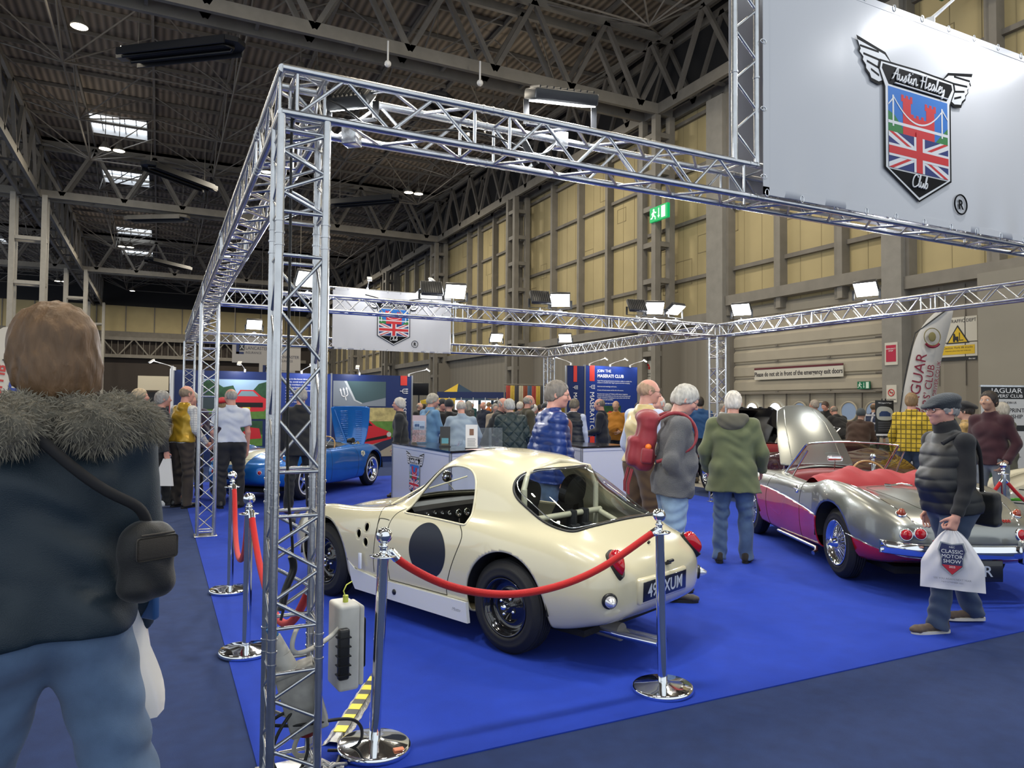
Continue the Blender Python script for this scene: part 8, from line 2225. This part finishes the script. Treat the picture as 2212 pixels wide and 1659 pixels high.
for x, a, t in ((11.9, -200, 'leftmost'), (12.6, -30, 'second'), (13.4, -45, 'third'), (14.2, -15, 'rightmost')): arm_lamp(x, Yq, 2.96, a, 'arm spotlight on the tall blue display wall, %s of four' % t, .5, 8, .2)
# hanging insurance banners
m_ins = mat('grey-white cloth banner', (.42, .40, .38), .7)
def insurance(x, y, z, w, h, label, full=True):
 root = empty('hanging_banner', (x, y, z), label=label, cat='banner', group='insurance banners hung from the roof')
 g = G(); g.box((0, 0, 0), (w, .02, h)); g.obj('cloth', m_ins, root)
 g = G(); g.box((-.03, -.01, h), (w + .03, .03, h + .05)); g.bar((.1, 0, h), (.1, 0, 14 - z - .8), .012, 5); g.bar((w - .1, 0, h), (w - .1, 0, 14 - z - .8), .012, 5); g.obj('hanging_bar', M_STEEL, root)
 g = G(); g.box((.1 * w, -.012, .34 * h), (.18 * w, 0, .78 * h)); g.box((.1 * w, -.012, .34 * h), (.30 * w, 0, .42 * h)); g.obj('blue_mark', M_NAVYP, root)
 g = G(); mm = frame_mtx((.255 * w, -.006, .62 * h), (1, 0, 0), (0, 0, 1)); g.box((-.08 * w, -.14 * h, 0), (.06 * w, .16 * h, .006), mm); b = g.obj('black_square', M_BLACK, root)
 g = G();
 for s_ in (-1, 1): g.beam((.245 * w - .05 * w * s_, -.016, .52 * h), (.245 * w + .05 * w * s_, -.016, .74 * h), .004, .025)
 g.obj('white_cross', M_WTXT, b)
 text('LANCASTER', .13 * h, mat('dark blue lettering', (.02, .025, .06), .5), frame_mtx((.34 * w, -.004, .52 * h), (1, 0, 0), (0, 0, 1)), root, align='LEFT', sx=.85); text('INSURANCE', .09 * h, mat('dark blue lettering'), frame_mtx((.34 * w, -.004, .36 * h), (1, 0, 0), (0, 0, 1)), root, align='LEFT', sx=.85)
insurance(3.35, 40, 3.75, 1.9, 1.35, 'white LANCASTER INSURANCE banner hanging above the blue display wall, nearest one')
insurance(5.6, 44, 3.6, 1.9, 1.35, 'second LANCASTER INSURANCE banner, partly hidden by the front tower')
insurance(6.1, 52, 3.2, 2.4, 1.4, 'farthest LANCASTER INSURANCE banner, lowest, behind the front tower')
# marquee and stalls in the distance
x0, y0 = at_px(990, 42)
root = empty('marquee', (x0, y0, 0), math.radians(19), label='yellow and blue pop-up marquee in the middle distance', cat='marquee'); root.scale = (.74, .74, .77)
g = G();
V_ = [(-2.1, -2.1, 2.45), (2.1, -2.1, 2.45), (2.1, 2.1, 2.45), (-2.1, 2.1, 2.45)]; ap = (0, 0, 3.75)
def roofpan(a, b):
 n = 8; vs = []
 for i in range(n + 1):
  t = i / n; s_ = 1 - t; zz = 2.45 + 1.3 * t ** 1.35
  vs += [(a[0] * s_, a[1] * s_, zz), (b[0] * s_, b[1] * s_, zz)]
 return vs, [(2 * i, 2 * i + 1, 2 * i + 3, 2 * i + 2) for i in range(n)]
g.cur = 0
for a, b, c in ((0, 1, 1), (1, 2, 1), (2, 3, 1), (3, 0, 0)):
 g.cur = c; vs, fs = roofpan(V_[a], V_[b]); g.add(vs, fs)
 g.add([V_[a], V_[b], (V_[b][0], V_[b][1], 2.2), (V_[a][0], V_[a][1], 2.2)], [(0, 1, 2, 3)])
g.obj('canopy', mat('yellow marquee cloth', (.55, .38, .03), .7), root, [mat('slate blue marquee cloth', (.04, .08, .15), .7)])
for a in V_: g = G(); g.bar((a[0], a[1], 0), (a[0], a[1], 2.4), .03, 8); g.obj('leg', M_WHITE, root)
x0, y0 = at_px(985, 37)
root = empty('trade_stall', (x0, y0, 0), -.45, label='row of trade stalls with navy fascia and lit white backs below the marquee', cat='stall'); root.scale = (.6, .8, .88)
g = G(); g.box((-1.6, 0, 2.25), (4.6, .1, 2.62)); g.obj('fascia', M_NAVYP, root)
g = G()
for i in range(6): g.box((-1.4 + i * 1.15, 2.0, 1.0), (-.5 + i * 1.15, 2.05, 2.15))
g.obj('lit_panel', mat('backlit white stall panel', (.9, .95, 1), .5, emit=.9), root)
g = G()
for i in range(7): g.bar((-1.6 + i * 1.03, 0, 0), (-1.6 + i * 1.03, 0, 2.3), .03, 8)
g.obj('post', M_WHITE, root)
x0, y0 = at_px(1094, 33.5); rs = np.random.RandomState(9)
for k in range(14):
 c = [(.35, .05, .04), (.5, .36, .06), (.05, .05, .06), (.45, .4, .3), (.25, .06, .03), (.06, .12, .2)][k % 6]
 g = G(); vs = []
 for i in range(9):
  for j in (0, 1): vs.append((-.01 + .19 * i / 8, .03 * math.sin(i * 2.2), 1.15 + 1.25 * j))
 g.add(vs, [(2 * i, 2 * i + 2, 2 * i + 3, 2 * i + 1) for i in range(8)], True)
 o = g.obj('hanging_fabric', cloth('fabric %d' % (k % 6), c), None, loc=(x0 + k * .21, y0 - k * .03, .15)); md = o.modifiers.new('t', 'SOLIDIFY'); md.thickness = .01
 tag(o, '%s cloth hanging on the distant fabric rail, %s from its left end' % (['dark red', 'ochre', 'black', 'cream', 'rust', 'teal'][k % 6], ['first', 'second', 'third', 'fourth', 'fifth', 'sixth', 'seventh', 'eighth', 'ninth', 'tenth', 'eleventh', 'twelfth', 'thirteenth', 'fourteenth'][k]), 'fabric', 'fabrics hanging on the distant stall')
g = G(); g.bar((x0 - .1, y0 + .06, 2.6), (x0 + 3.0, y0 - .39, 2.6), .03, 8); g.bar((x0 - .1, y0, 0), (x0 - .1, y0, 2.58), .03, 8); g.bar((x0 + 3.0, y0 - .45, 0), (x0 + 3.0, y0 - .45, 2.58), .03, 8); tag(g.obj('garment_rail', M_STEEL), 'tall rail carrying the hanging fabrics', 'rail')
x0, y0 = at_px(905, 26); root = empty('television', (x0, y0, 1.95), math.radians(-20), label='black television screen right of the long blue display wall', cat='television'); g = G(); g.rbox((-.35, -.03, 0), (.35, .03, .45), .01, Matrix.Rotation(.2, 4, 'X')); g.obj('screen', M_BLACK, root); g = G(); g.bar((0, 0, 0), (0, 0, -1.95), .03, 8); g.obj('stand', M_BLACK, root)
# signs on the wall
def sign(y, z, w, h, m, label, cat='sign', x=XW + .0, lit=False):
 root = empty('wall_sign', (x, y, z), label=label, cat=cat)
 g = G(); mt = frame_mtx((0, 0, 0), (0, -1, 0), (0, 0, 1)); g.box((-w / 2, -h / 2, 0), (w / 2, h / 2, .03), mt); g.obj('board', m, root)
 return root, (lambda a, b, k=.034: frame_mtx((-k, -a, b), (0, -1, 0), (0, 0, 1)))
m_cw = mat('off-white sign', (.55, .53, .47), .5); m_dk = mat('dark sign lettering', (.03, .025, .03), .5)
r_, f_ = sign(16.88, 2.72, 3.6, .34, m_cw, 'long white sign asking people not to sit in front of the emergency exit doors', x=XW - .0)
text('Please do not sit in front of the emergency exit doors', .15, m_dk, f_(0, -.06), r_, sx=.765, bold=.004)
g = G(); mt = frame_mtx((-.03, 0, 0), (0, -1, 0), (0, 0, 1)); g.box((-1.8, .17, -.02), (1.8, .235, .006), mt); g.obj('maroon_strip', mat('maroon strip', (.10, .01, .02), .5), r_)
m_exg = mat('lit green exit sign', (.0, .32, .09), .4, emit=.9); m_exg2 = mat('green exit sign', (.0, .14, .06), .4); m_exw = mat('lit white pictogram', (.9, 1, .92), .4, emit=1.2)
def runner(root, f_, s, mw, arrow=True):
 g = G(); q = lambda pts, o=0: g.poly([(a * s, b * s) for a, b in pts], 0, .004, f_(o * s, 0))
 q(circ(-.52, .30, .09, 14)); q([(-.62, .18), (-.44, .20), (-.48, -.06), (-.30, -.18), (-.30, -.38), (-.38, -.38), (-.38, -.22), (-.58, -.10), (-.66, -.28), (-.86, -.30), (-.86, -.22), (-.72, -.20), (-.66, -.02)][::-1]); q([(-.62, .18), (-.78, .04), (-.74, -.02), (-.58, .10)]); q([(-.46, .16), (-.32, .04), (-.22, .08), (-.24, .14), (-.32, .11), (-.42, .22)])
 if arrow: q([(.02, .34), (.10, .34), (.10, -.18), (.18, -.18), (.06, -.36), (-.06, -.18), (.02, -.18)][::-1])
 q([(.36, -.4), (.78, -.4), (.78, .4), (.36, .4)]); g.obj('running_figure', mw, root)
r_, f_ = sign(14.38, 2.27, .42, .22, m_exg2, 'small green running-man exit sign on the sectional door', 'exit sign', XW - .0); runner(r_, f_, .23, mat('pale pictogram', (.6, .75, .65), .5))
r_, f_ = sign(13.2, 3.1, .38, .62, m_cw, 'red and white notice on the concrete pilaster', x=XW - .4); g = G(); g.box((-.15, -.22, .03), (.15, .24, .036), frame_mtx((0, 0, 0), (0, -1, 0), (0, 0, 1))); g.obj('red_area', mat('crimson print', (.40, .015, .05), .5), r_); text('EMERGENCY', .035, M_WTXT, f_(0, .12, .04), r_); text('STOP', .04, M_WTXT, f_(0, .06, .04), r_)
r_, f_ = sign(13.2, 2.0, .30, .48, m_cw, 'small no-smoking notice low on the concrete pilaster', x=XW - .4); g = G(); g.tube([f_(.09 * math.cos(t), .03 + .09 * math.sin(t)) @ Vector((0, 0, 0)) for t in [2 * PI * i / 20 for i in range(20)]], .012, 5, True); g.bar(f_(-.06, .09) @ Vector((0, 0, 0)), f_(.06, -.03) @ Vector((0, 0, 0)), .01, 5); g.obj('no_smoking_ring', mat('sign red', (.5, .02, .02), .5), r_); g = G(); g.box((-.05, .02, .03), (.05, .04, .036), frame_mtx((0, 0, 0), (0, -1, 0), (0, 0, 1))); g.obj('cigarette', m_dk, r_); text('NO SMOKING', .03, m_dk, f_(0, -.17), r_)
r_, f_ = sign(11.6, 3.4, .98, 1.12, m_cw, 'white NEC TRAFFIC DEPT sign with yellow forklift warning triangle', x=XW - .0)
text('NEC TRAFFIC DEPT', .085, m_dk, f_(0, .42), r_, sx=.9)
g = G(); g.poly([(-.30, -.12), (.30, -.12), (0, .36)], 0, .005, f_(0, 0, .031)); tg = g.obj('triangle', M_BLACK, r_); g = G(); g.poly([(-.245, -.09), (.245, -.09), (0, .30)], 0, .005, f_(0, 0, .036)); g.obj('triangle_inner', mat('sign yellow', (.62, .42, .02), .5), tg)
g = G(); g.poly([(-.12, -.03), (.02, -.03), (.02, .06), (-.05, .06), (-.07, .14), (-.11, .14)][::1], 0, .003, f_(0, 0, .042)); g.poly([(.04, -.05), (.06, -.05), (.06, .16), (.04, .16)], 0, .003, f_(0, 0, .042)); g.poly([(.06, -.05), (.15, -.05), (.15, -.03), (.06, -.03)], 0, .003, f_(0, 0, .042)); g.poly(circ(-.09, -.05, .03, 12), 0, .003, f_(0, 0, .042)); g.poly(circ(.0, -.05, .03, 12), 0, .003, f_(0, 0, .042)); g.obj('forklift', M_BLACK, tg)
g = G(); g.poly(R_(-.43, -.40, .43, -.17), 0, .005, f_(0, 0, .031)); g.obj('yellow_panel', mat('sign yellow'), r_); text('Caution: Fork lift trucks', .055, m_dk, f_(0, -.25, .037), r_); text('Pedestrians please keep clear of this area', .028, m_dk, f_(0, -.32, .037), r_)
g = G(); g.poly(R_(-.49, -.56, .49, -.46), 0, .005, f_(0, 0, .031)); g.obj('black_footer', M_BLACK, r_); text('the nec', .04, M_WTXT, f_(.36, -.54, .037), r_)
r_, f_ = sign(23.7, 3.05, .52, .80, m_cw, 'white emergency telephone sign with a red receiver', x=XW - .8); g = G(); g.tube([f_(.14 * math.cos(t), .12 + .14 * math.sin(t)) @ Vector((0, 0, 0)) for t in np.linspace(.15, PI - .15, 12)], .035, 6); g.poly(R_(-.19, .06, -.08, .15), 0, .01, f_(0, 0)); g.poly(R_(.08, .06, .19, .15), 0, .01, f_(0, 0)); g.obj('receiver', mat('sign red'), r_); text('Emergency', .075, m_dk, f_(0, -.14), r_); text('telephone', .075, m_dk, f_(0, -.25), r_)
r_, f_ = sign(23.75, 4.35, .95, 1.0, m_cw, 'large white sign with red letters above the emergency telephone sign', x=XW - .8); text('Fire', .2, mat('sign red'), f_(0, .18), r_); text('point', .2, mat('sign red'), f_(0, -.22), r_)
root = empty('exit_sign', (17.35, 22.5, 9.15), label='large lit green exit sign high on the lattice column', cat='exit sign')
g = G(); g.box((-.06, -.55, -.28), (.06, .55, .28)); g.obj('case', m_exg, root); runner(root, lambda a, b, k=.07: frame_mtx((-k, -a, b), (0, -1, 0), (0, 0, 1)), .55, m_exw)
g = G(); g.beam((.06, 0, 0), (.5, .8, 0), .08, .08); g.obj('bracket', M_STEEL, root)
root = empty('exit_sign', (17.6, 10.8, 12.3), label='green exit sign partly hidden above the large banner', cat='exit sign'); g = G(); g.box((-.06, -.6, -.35), (.06, .6, .35)); g.obj('case', m_exg2, root); g = G(); g.beam((.06, 0, 0), (.9, 0, 0), .08, .08); g.obj('bracket', M_STEEL, root)
# feather flags
def feather(name, x, y, face, h, w, label, m, lines, lean=.16, z=0, mirror=False):
 root = empty(name, (x, y, z), face, label=label, cat='flag')
 n = 24; vs = []; L = []
 for i in range(n + 1):
  t = i / n; zz = .55 + (h - .55) * t
  xl = lean * h * t ** 2; ww = w * (1 if t < .72 else math.sqrt(max(0, 1 - ((t - .72) / .285) ** 2)))
  for s_ in (0, .5, 1): vs.append((xl + (w - ww) * .85 + ww * s_, .03 * math.sin(t * 7 + s_ * 3), zz))
 g = G(); g.add(vs, [(3 * i + j, 3 * i + j + 1, 3 * (i + 1) + j + 1, 3 * (i + 1) + j) for i in range(n) for j in (0, 1)], True)
 o = g.obj('flag_cloth', m, root); md = o.modifiers.new('t', 'SOLIDIFY'); md.thickness = .003
 g = G(); g.tube([(0, 0, 0), (0, 0, .5)] + [(lean * h * t ** 2 - .01, 0, .55 + (h - .55) * t) for t in [i / 12 for i in range(11)]] + [(lean * h + w * .8, 0, h)], .011, 6); g.obj('pole', M_BLACK, root)
 g = G(); g.lathe([(0, 0), (.22, 0), (.22, .03), (.05, .05), (0, .05)], 24); g.obj('base', M_BLACK, root)
 for t, hh, mm, u0, z0, sx in lines:
  a = math.atan2(1, 2 * lean * (z0 / h + .2)); d = Vector((math.cos(a), 0, math.sin(a)))
  text(t, hh, mm, frame_mtx((u0, -.045, z0), d, Vector((-d.z, 0, d.x))), root, align='LEFT', sx=sx)
 return root
m_flag = mat('white flag cloth', (.55, .53, .50), .7)
mjr = mat('jaguar club maroon print', (.20, .01, .035), .6)
fx, fy = at_px(1938, 12.4)
fr = feather('feather_flag', fx, fy, math.radians(-20), 3.35, .62, "curved white JAGUAR DRIVERS' CLUB feather flag beside the concrete pilaster", m_flag,
 [('JAGUAR', .19, mjr, .33, 1.55, 1.0), ("DRIVERS' CLUB", .125, mjr, .47, 1.15, 1.0), ('WWW.JAGUARDRIVER.CO.UK', .065, mjr, .575, 1.15, 1.0)], lean=.15)
g = G(); c_ = (.62, -.05, 2.82); g.tube([(c_[0] + .15 * math.cos(t), c_[1], c_[2] + .15 * math.sin(t)) for t in [2 * PI * i / 24 for i in range(24)]], .008, 5, True); g.ball((c_[0], c_[1], c_[2]), .07, 12, (1, .15, 1.2)); g.obj('club_badge', mat('olive badge print', (.2, .17, .06), .5), fr)
g = G(); g.tube([(c_[0] + .15 * math.cos(t), c_[1] - .005, c_[2] - .03 + .15 * math.sin(t)) for t in np.linspace(PI * 1.2, PI * 1.8, 10)], .022, 5); g.obj('badge_scroll', mjr, fr)
fx, fy = at_px(-60, 6.5)
root = empty('feather_flag', (fx, fy, 0), math.radians(20), label='white feather flag with mirrored red and blue lettering at the far left edge', cat='flag')
ol = [(-.2, .5), (.35, .5), (.47, 1.3), (.55, 1.85), (.50, 2.12), (.38, 2.28), (.22, 2.25), (.05, 2.12), (-.1, 1.95), (-.2, 1.8)]
g = G(); g.poly(ol, -.002, .002, frame_mtx((0, 0, 0), (1, 0, 0), (0, 0, 1))); g.obj('flag_cloth', mat('cream flag cloth', (.60, .55, .46), .7), root)
g = G(); g.tube([(.35, .01, 0), (.36, .01, .5), (.48, .01, 1.3), (.565, .01, 1.85), (.51, .01, 2.13), (.38, .01, 2.30)], .011, 6); g.obj('pole', M_BLACK, root); g = G(); g.lathe([(0, 0), (.22, 0), (.22, .03), (0, .05)], 20, Matrix.Translation((.35, 0, 0))); g.obj('base', M_BLACK, root)
mb_, mr_ = mat('flag blue print', (.04, .07, .28), .6), mat('flag red print', (.5, .06, .05), .6)
a = math.radians(82); d = Vector((math.cos(a), 0, math.sin(a)))
flip = Matrix.Diagonal((1, -1, 1, 1))
text('EN', .12, mb_, frame_mtx((.27, -.006, 1.66), d, Vector((-d.z, 0, d.x))) @ flip, root, align='LEFT', bold=.004); text('CLUB', .09, mr_, frame_mtx((.12, -.006, 1.60), d, Vector((-d.z, 0, d.x))) @ flip, root, align='LEFT', bold=.003)
g = G(); g.ball((.38, -.01, 1.98), .028, 12, (1, .2, 1)); g.obj('red_badge', mr_, root); g = G(); g.box((.30, -.008, 2.02), (.46, -.004, 2.12)); bx = g.obj('black_badge', M_BLACK, root); g = G(); g.box((.315, -.012, 2.045), (.45, -.008, 2.065)); g.obj('badge_bar', M_WHITE, bx)
g = G(); g.tube([(.22, -.006, 1.95), (.30, -.006, 1.92), (.38, -.006, 1.91), (.46, -.006, 1.925), (.52, -.006, 1.94)], .006, 5); g.obj('wing_badge', M_BLACK, root)
# pull-up banner, easel board and green car stand at right
px_, py_ = at_px(2168, 12.6)
root = empty('pull_up_banner', (px_, py_, 0), math.radians(-22), label="black and white JAGUAR DRIVERS' CLUB pull-up banner at the right edge", cat='banner')
g = G(); g.box((-.42, -.002, .05), (.42, .002, 1.98)); g.obj('print_sheet', mat('pale print', (.55, .55, .55), .5), root); g = G(); g.box((-.44, -.02, 1.97), (.44, .02, 2.0)); g.rbox((-.45, -.1, 0), (.45, .1, .08), .02); g.bar((0, .02, .05), (0, .02, 1.98), .012, 6); g.obj('frame', M_ALU, root)
fm = lambda x, z: frame_mtx((x, -.006, z), (1, 0, 0), (0, 0, 1))
g = G(); g.box((-.42, -.004, 1.76), (.42, -.002, 1.97)); g.obj('black_header', M_BLACK, root); text('JAGUAR', .085, M_WTXT, fm(.05, 1.865), root, sx=1.3); text("DRIVERS' CLUB", .055, M_WTXT, fm(.03, 1.785), root, sx=1.2)
text('COME AND JOIN US', .035, m_dk, fm(0, 1.68), root); text('HILLS & SPRINT', .07, m_dk, fm(.02, 1.53), root, sx=1.05); text('CHAMPIONSHIP', .07, m_dk, fm(-.02, 1.42), root, sx=1.0)
for i, m in enumerate((mrd, M_BLACK, mrd, M_BLACK)): g = G(); g.box((-.38 + i * .2, -.005, 1.20), (-.2 + i * .2, -.002, 1.30)); g.obj('small_photo', m, root)
for i in range(7): g = G(); g.box((-.34, -.004, 1.1 - i * .06), (.30 - (i % 3) * .1, -.002, 1.115 - i * .06)); g.obj('text_line', mat('grey lettering'), root)
g = G(); g.box((-.42, -.004, .1), (.42, -.002, .55)); g.obj('landscape_print', mt_, root)
px_, py_ = at_px(1910, 12.7)
root = empty('display_easel', (px_, py_, 0), math.radians(-25), label='black easel board with a picture of a dark blue car, beside the yellow plaid shirt', cat='display board')
g = G(); g.box((-.16, -.01, 1.10), (.16, .01, 1.72)); g.obj('board', M_BLACK, root); g = G(); g.box((-.155, -.014, 1.10), (.155, -.01, 1.13)); g.obj('white_footer', M_WTXT, root)
g = G(); g.poly(smooth_loop([(-.155, 1.40), (-.155, 1.60), (-.05, 1.62), (.155, 1.60), (.155, 1.40), (.08, 1.36), (-.1, 1.37)], 30), 0, .002, frame_mtx((0, -.012, 0), (1, 0, 0), (0, 0, 1))); ph = g.obj('picture', mat('printed pale road', (.42, .42, .38), .5), root); g = G(); g.poly([(-.10, 1.44), (-.10, 1.49), (-.06, 1.53), (.04, 1.53), (.10, 1.49), (.10, 1.44)][::-1], 0, .002, frame_mtx((0, -.016, 0), (1, 0, 0), (0, 0, 1))); g.obj('picture_car', mat('printed navy car', (.02, .04, .12), .4), ph)
text('1962 Jaguar E-Type', .022, M_WTXT, frame_mtx((0, -.014, 1.665), (1, 0, 0), (0, 0, 1)), root)
for i in range(6): g = G(); g.box((-.12, -.013, 1.33 - i * .03), (.10, -.011, 1.336 - i * .03)); g.obj('text_line', mat('grey lettering'), root)
g = G()
for s_ in (-1, 1): g.bar((s_ * .2, .0, 0), (s_ * .03, .02, 1.75), .012, 6)
g.bar((0, .5, 0), (0, .02, 1.7), .012, 6); g.bar((-.15, -.02, 1.08), (.15, -.02, 1.08), .012, 6); g.obj('easel_frame', M_BLACK, root)
# ------------------------------------------------------------------ floodlights on the truss
m_fl = mat('black floodlight housing', (0.018, 0.018, 0.02), 0.4)
def floodlight(x, y, yaw, tilt, label, lit=True, w=0.30, h=0.23, z=ZT + TR, power=32, flip=False):
 """yaw: direction the lens faces (degrees, 0 = +X); tilt: degrees below horizontal"""
 root = empty('floodlight', (x, y, z), math.radians(yaw - 90), label=label, cat='floodlight', group='floodlights on the truss beams')
 g = G(); g.rbox((-.035, -.035, -.06), (.035, .035, .02), .006); g.bar((0, 0, 0), (0, 0, .05), .012, 8); g.obj('clamp', M_ALU, root)
 g = G()
 for s_ in (-1, 1): g.beam((s_ * (w / 2 + .015), 0, .05), (s_ * (w / 2 + .015), 0, .05 + h * .55), .006, .03)
 g.beam((-w / 2 - .015, 0, .05), (w / 2 + .015, 0, .05), .03, .006); g.obj('yoke', M_BLACK, root)
 mt = Matrix.Translation((0, 0, .06 + h * .55)) @ Matrix.Rotation(math.radians(-tilt), 4, 'X')
 g = G(); g.rbox((-w / 2, -.05, -h / 2), (w / 2, .01, h / 2), .012, mt)
 for k in range(9):
  xx = -w * .42 + k * w * .105
  g.box((xx - .003, -.062, -h * .42), (xx + .003, -.05, h * .42), mt)
 hs = g.obj('housing', m_fl, root)
 g = G(); g.box((-w / 2 + .012, .010, -h / 2 + .012), (w / 2 - .012, .014, h / 2 - .012), mt)
 g.obj('lens', M_LENS if lit else mat('unlit lens', (0.3, 0.3, 0.32), 0.2), root)
 if lit:
  l = area('floodlight_lamp', (0, 0, 0), (0, 0, 0), w * .9, power, (0.93, 0.97, 1.0), h * .9, root)
  l.matrix_local = mt @ Matrix.Translation((0, .03, 0)) @ Matrix.Rotation(PI / 2, 4, 'X')
 return root
FL = [
 (1.65, Y1, -80, 38, 'lit floodlight seen through the front tower, on the middle beam'),
 (3.65, Y1, -100, 38, 'lit floodlight on the middle beam, just right of the smaller banner'),
 (5.32, Y1, -120, 38, 'lit floodlight halfway along the middle beam'),
 (7.05, Y1, -115, 38, 'lit floodlight on the middle beam near its right corner'),
 (7.45, Y1 - .02, -80, 55, 'lit floodlight hard against the right corner of the middle beam'),
 (XR, 8.72, -150, 42, 'lit floodlight on the right-hand beam just right of the corner'),
 (XR, 6.45, -160, 42, 'lit floodlight on the right-hand beam above the roller door'),
 (1.66, Y2, -90, 40, 'lit floodlight on the farthest beam, seen left of the front tower'),
 (6.95, Y2, -95, 40, 'lit floodlight on the farthest beam right of the small banner'),
 (XR, 14.3, -130, 40, 'lit floodlight at the far end of the right-hand beam'),
]
for x, y, yw, t, lb in FL: floodlight(x, y, yw, t, lb)
FLB = [(3.30, Y1, 80, 35, 'unlit black floodlight turned away on the middle beam, beside the one nearest the small banner'),
    (4.98, Y1, 80, 35, 'unlit black floodlight turned away halfway along the middle beam'),
    (6.70, Y1, 80, 35, 'unlit black floodlight turned away near the right corner')]
for x, y, yw, t, lb in FLB: floodlight(x, y, yw, t, lb, lit=False)
# big one on the front beam, seen from behind, lighting the cream car
floodlight(1.85, Y0 + TH, 78, 68, 'black floodlight seen from behind on the front beam, right of the tower', True, .34, .24, power=42)
floodlight(.75, Y0 + .05, 50, 45, 'small black floodlight tucked into the top corner of the front tower', True, .2, .15, z=ZB + .02, power=40)
floodlight(4.6, Y0 + TH, 100, 48, 'black floodlight behind the large banner', True, .34, .24, power=42)
floodlight(6.6, Y0 + TH, 110, 48, 'black floodlight behind the right half of the large banner', True, .34, .24, power=42)
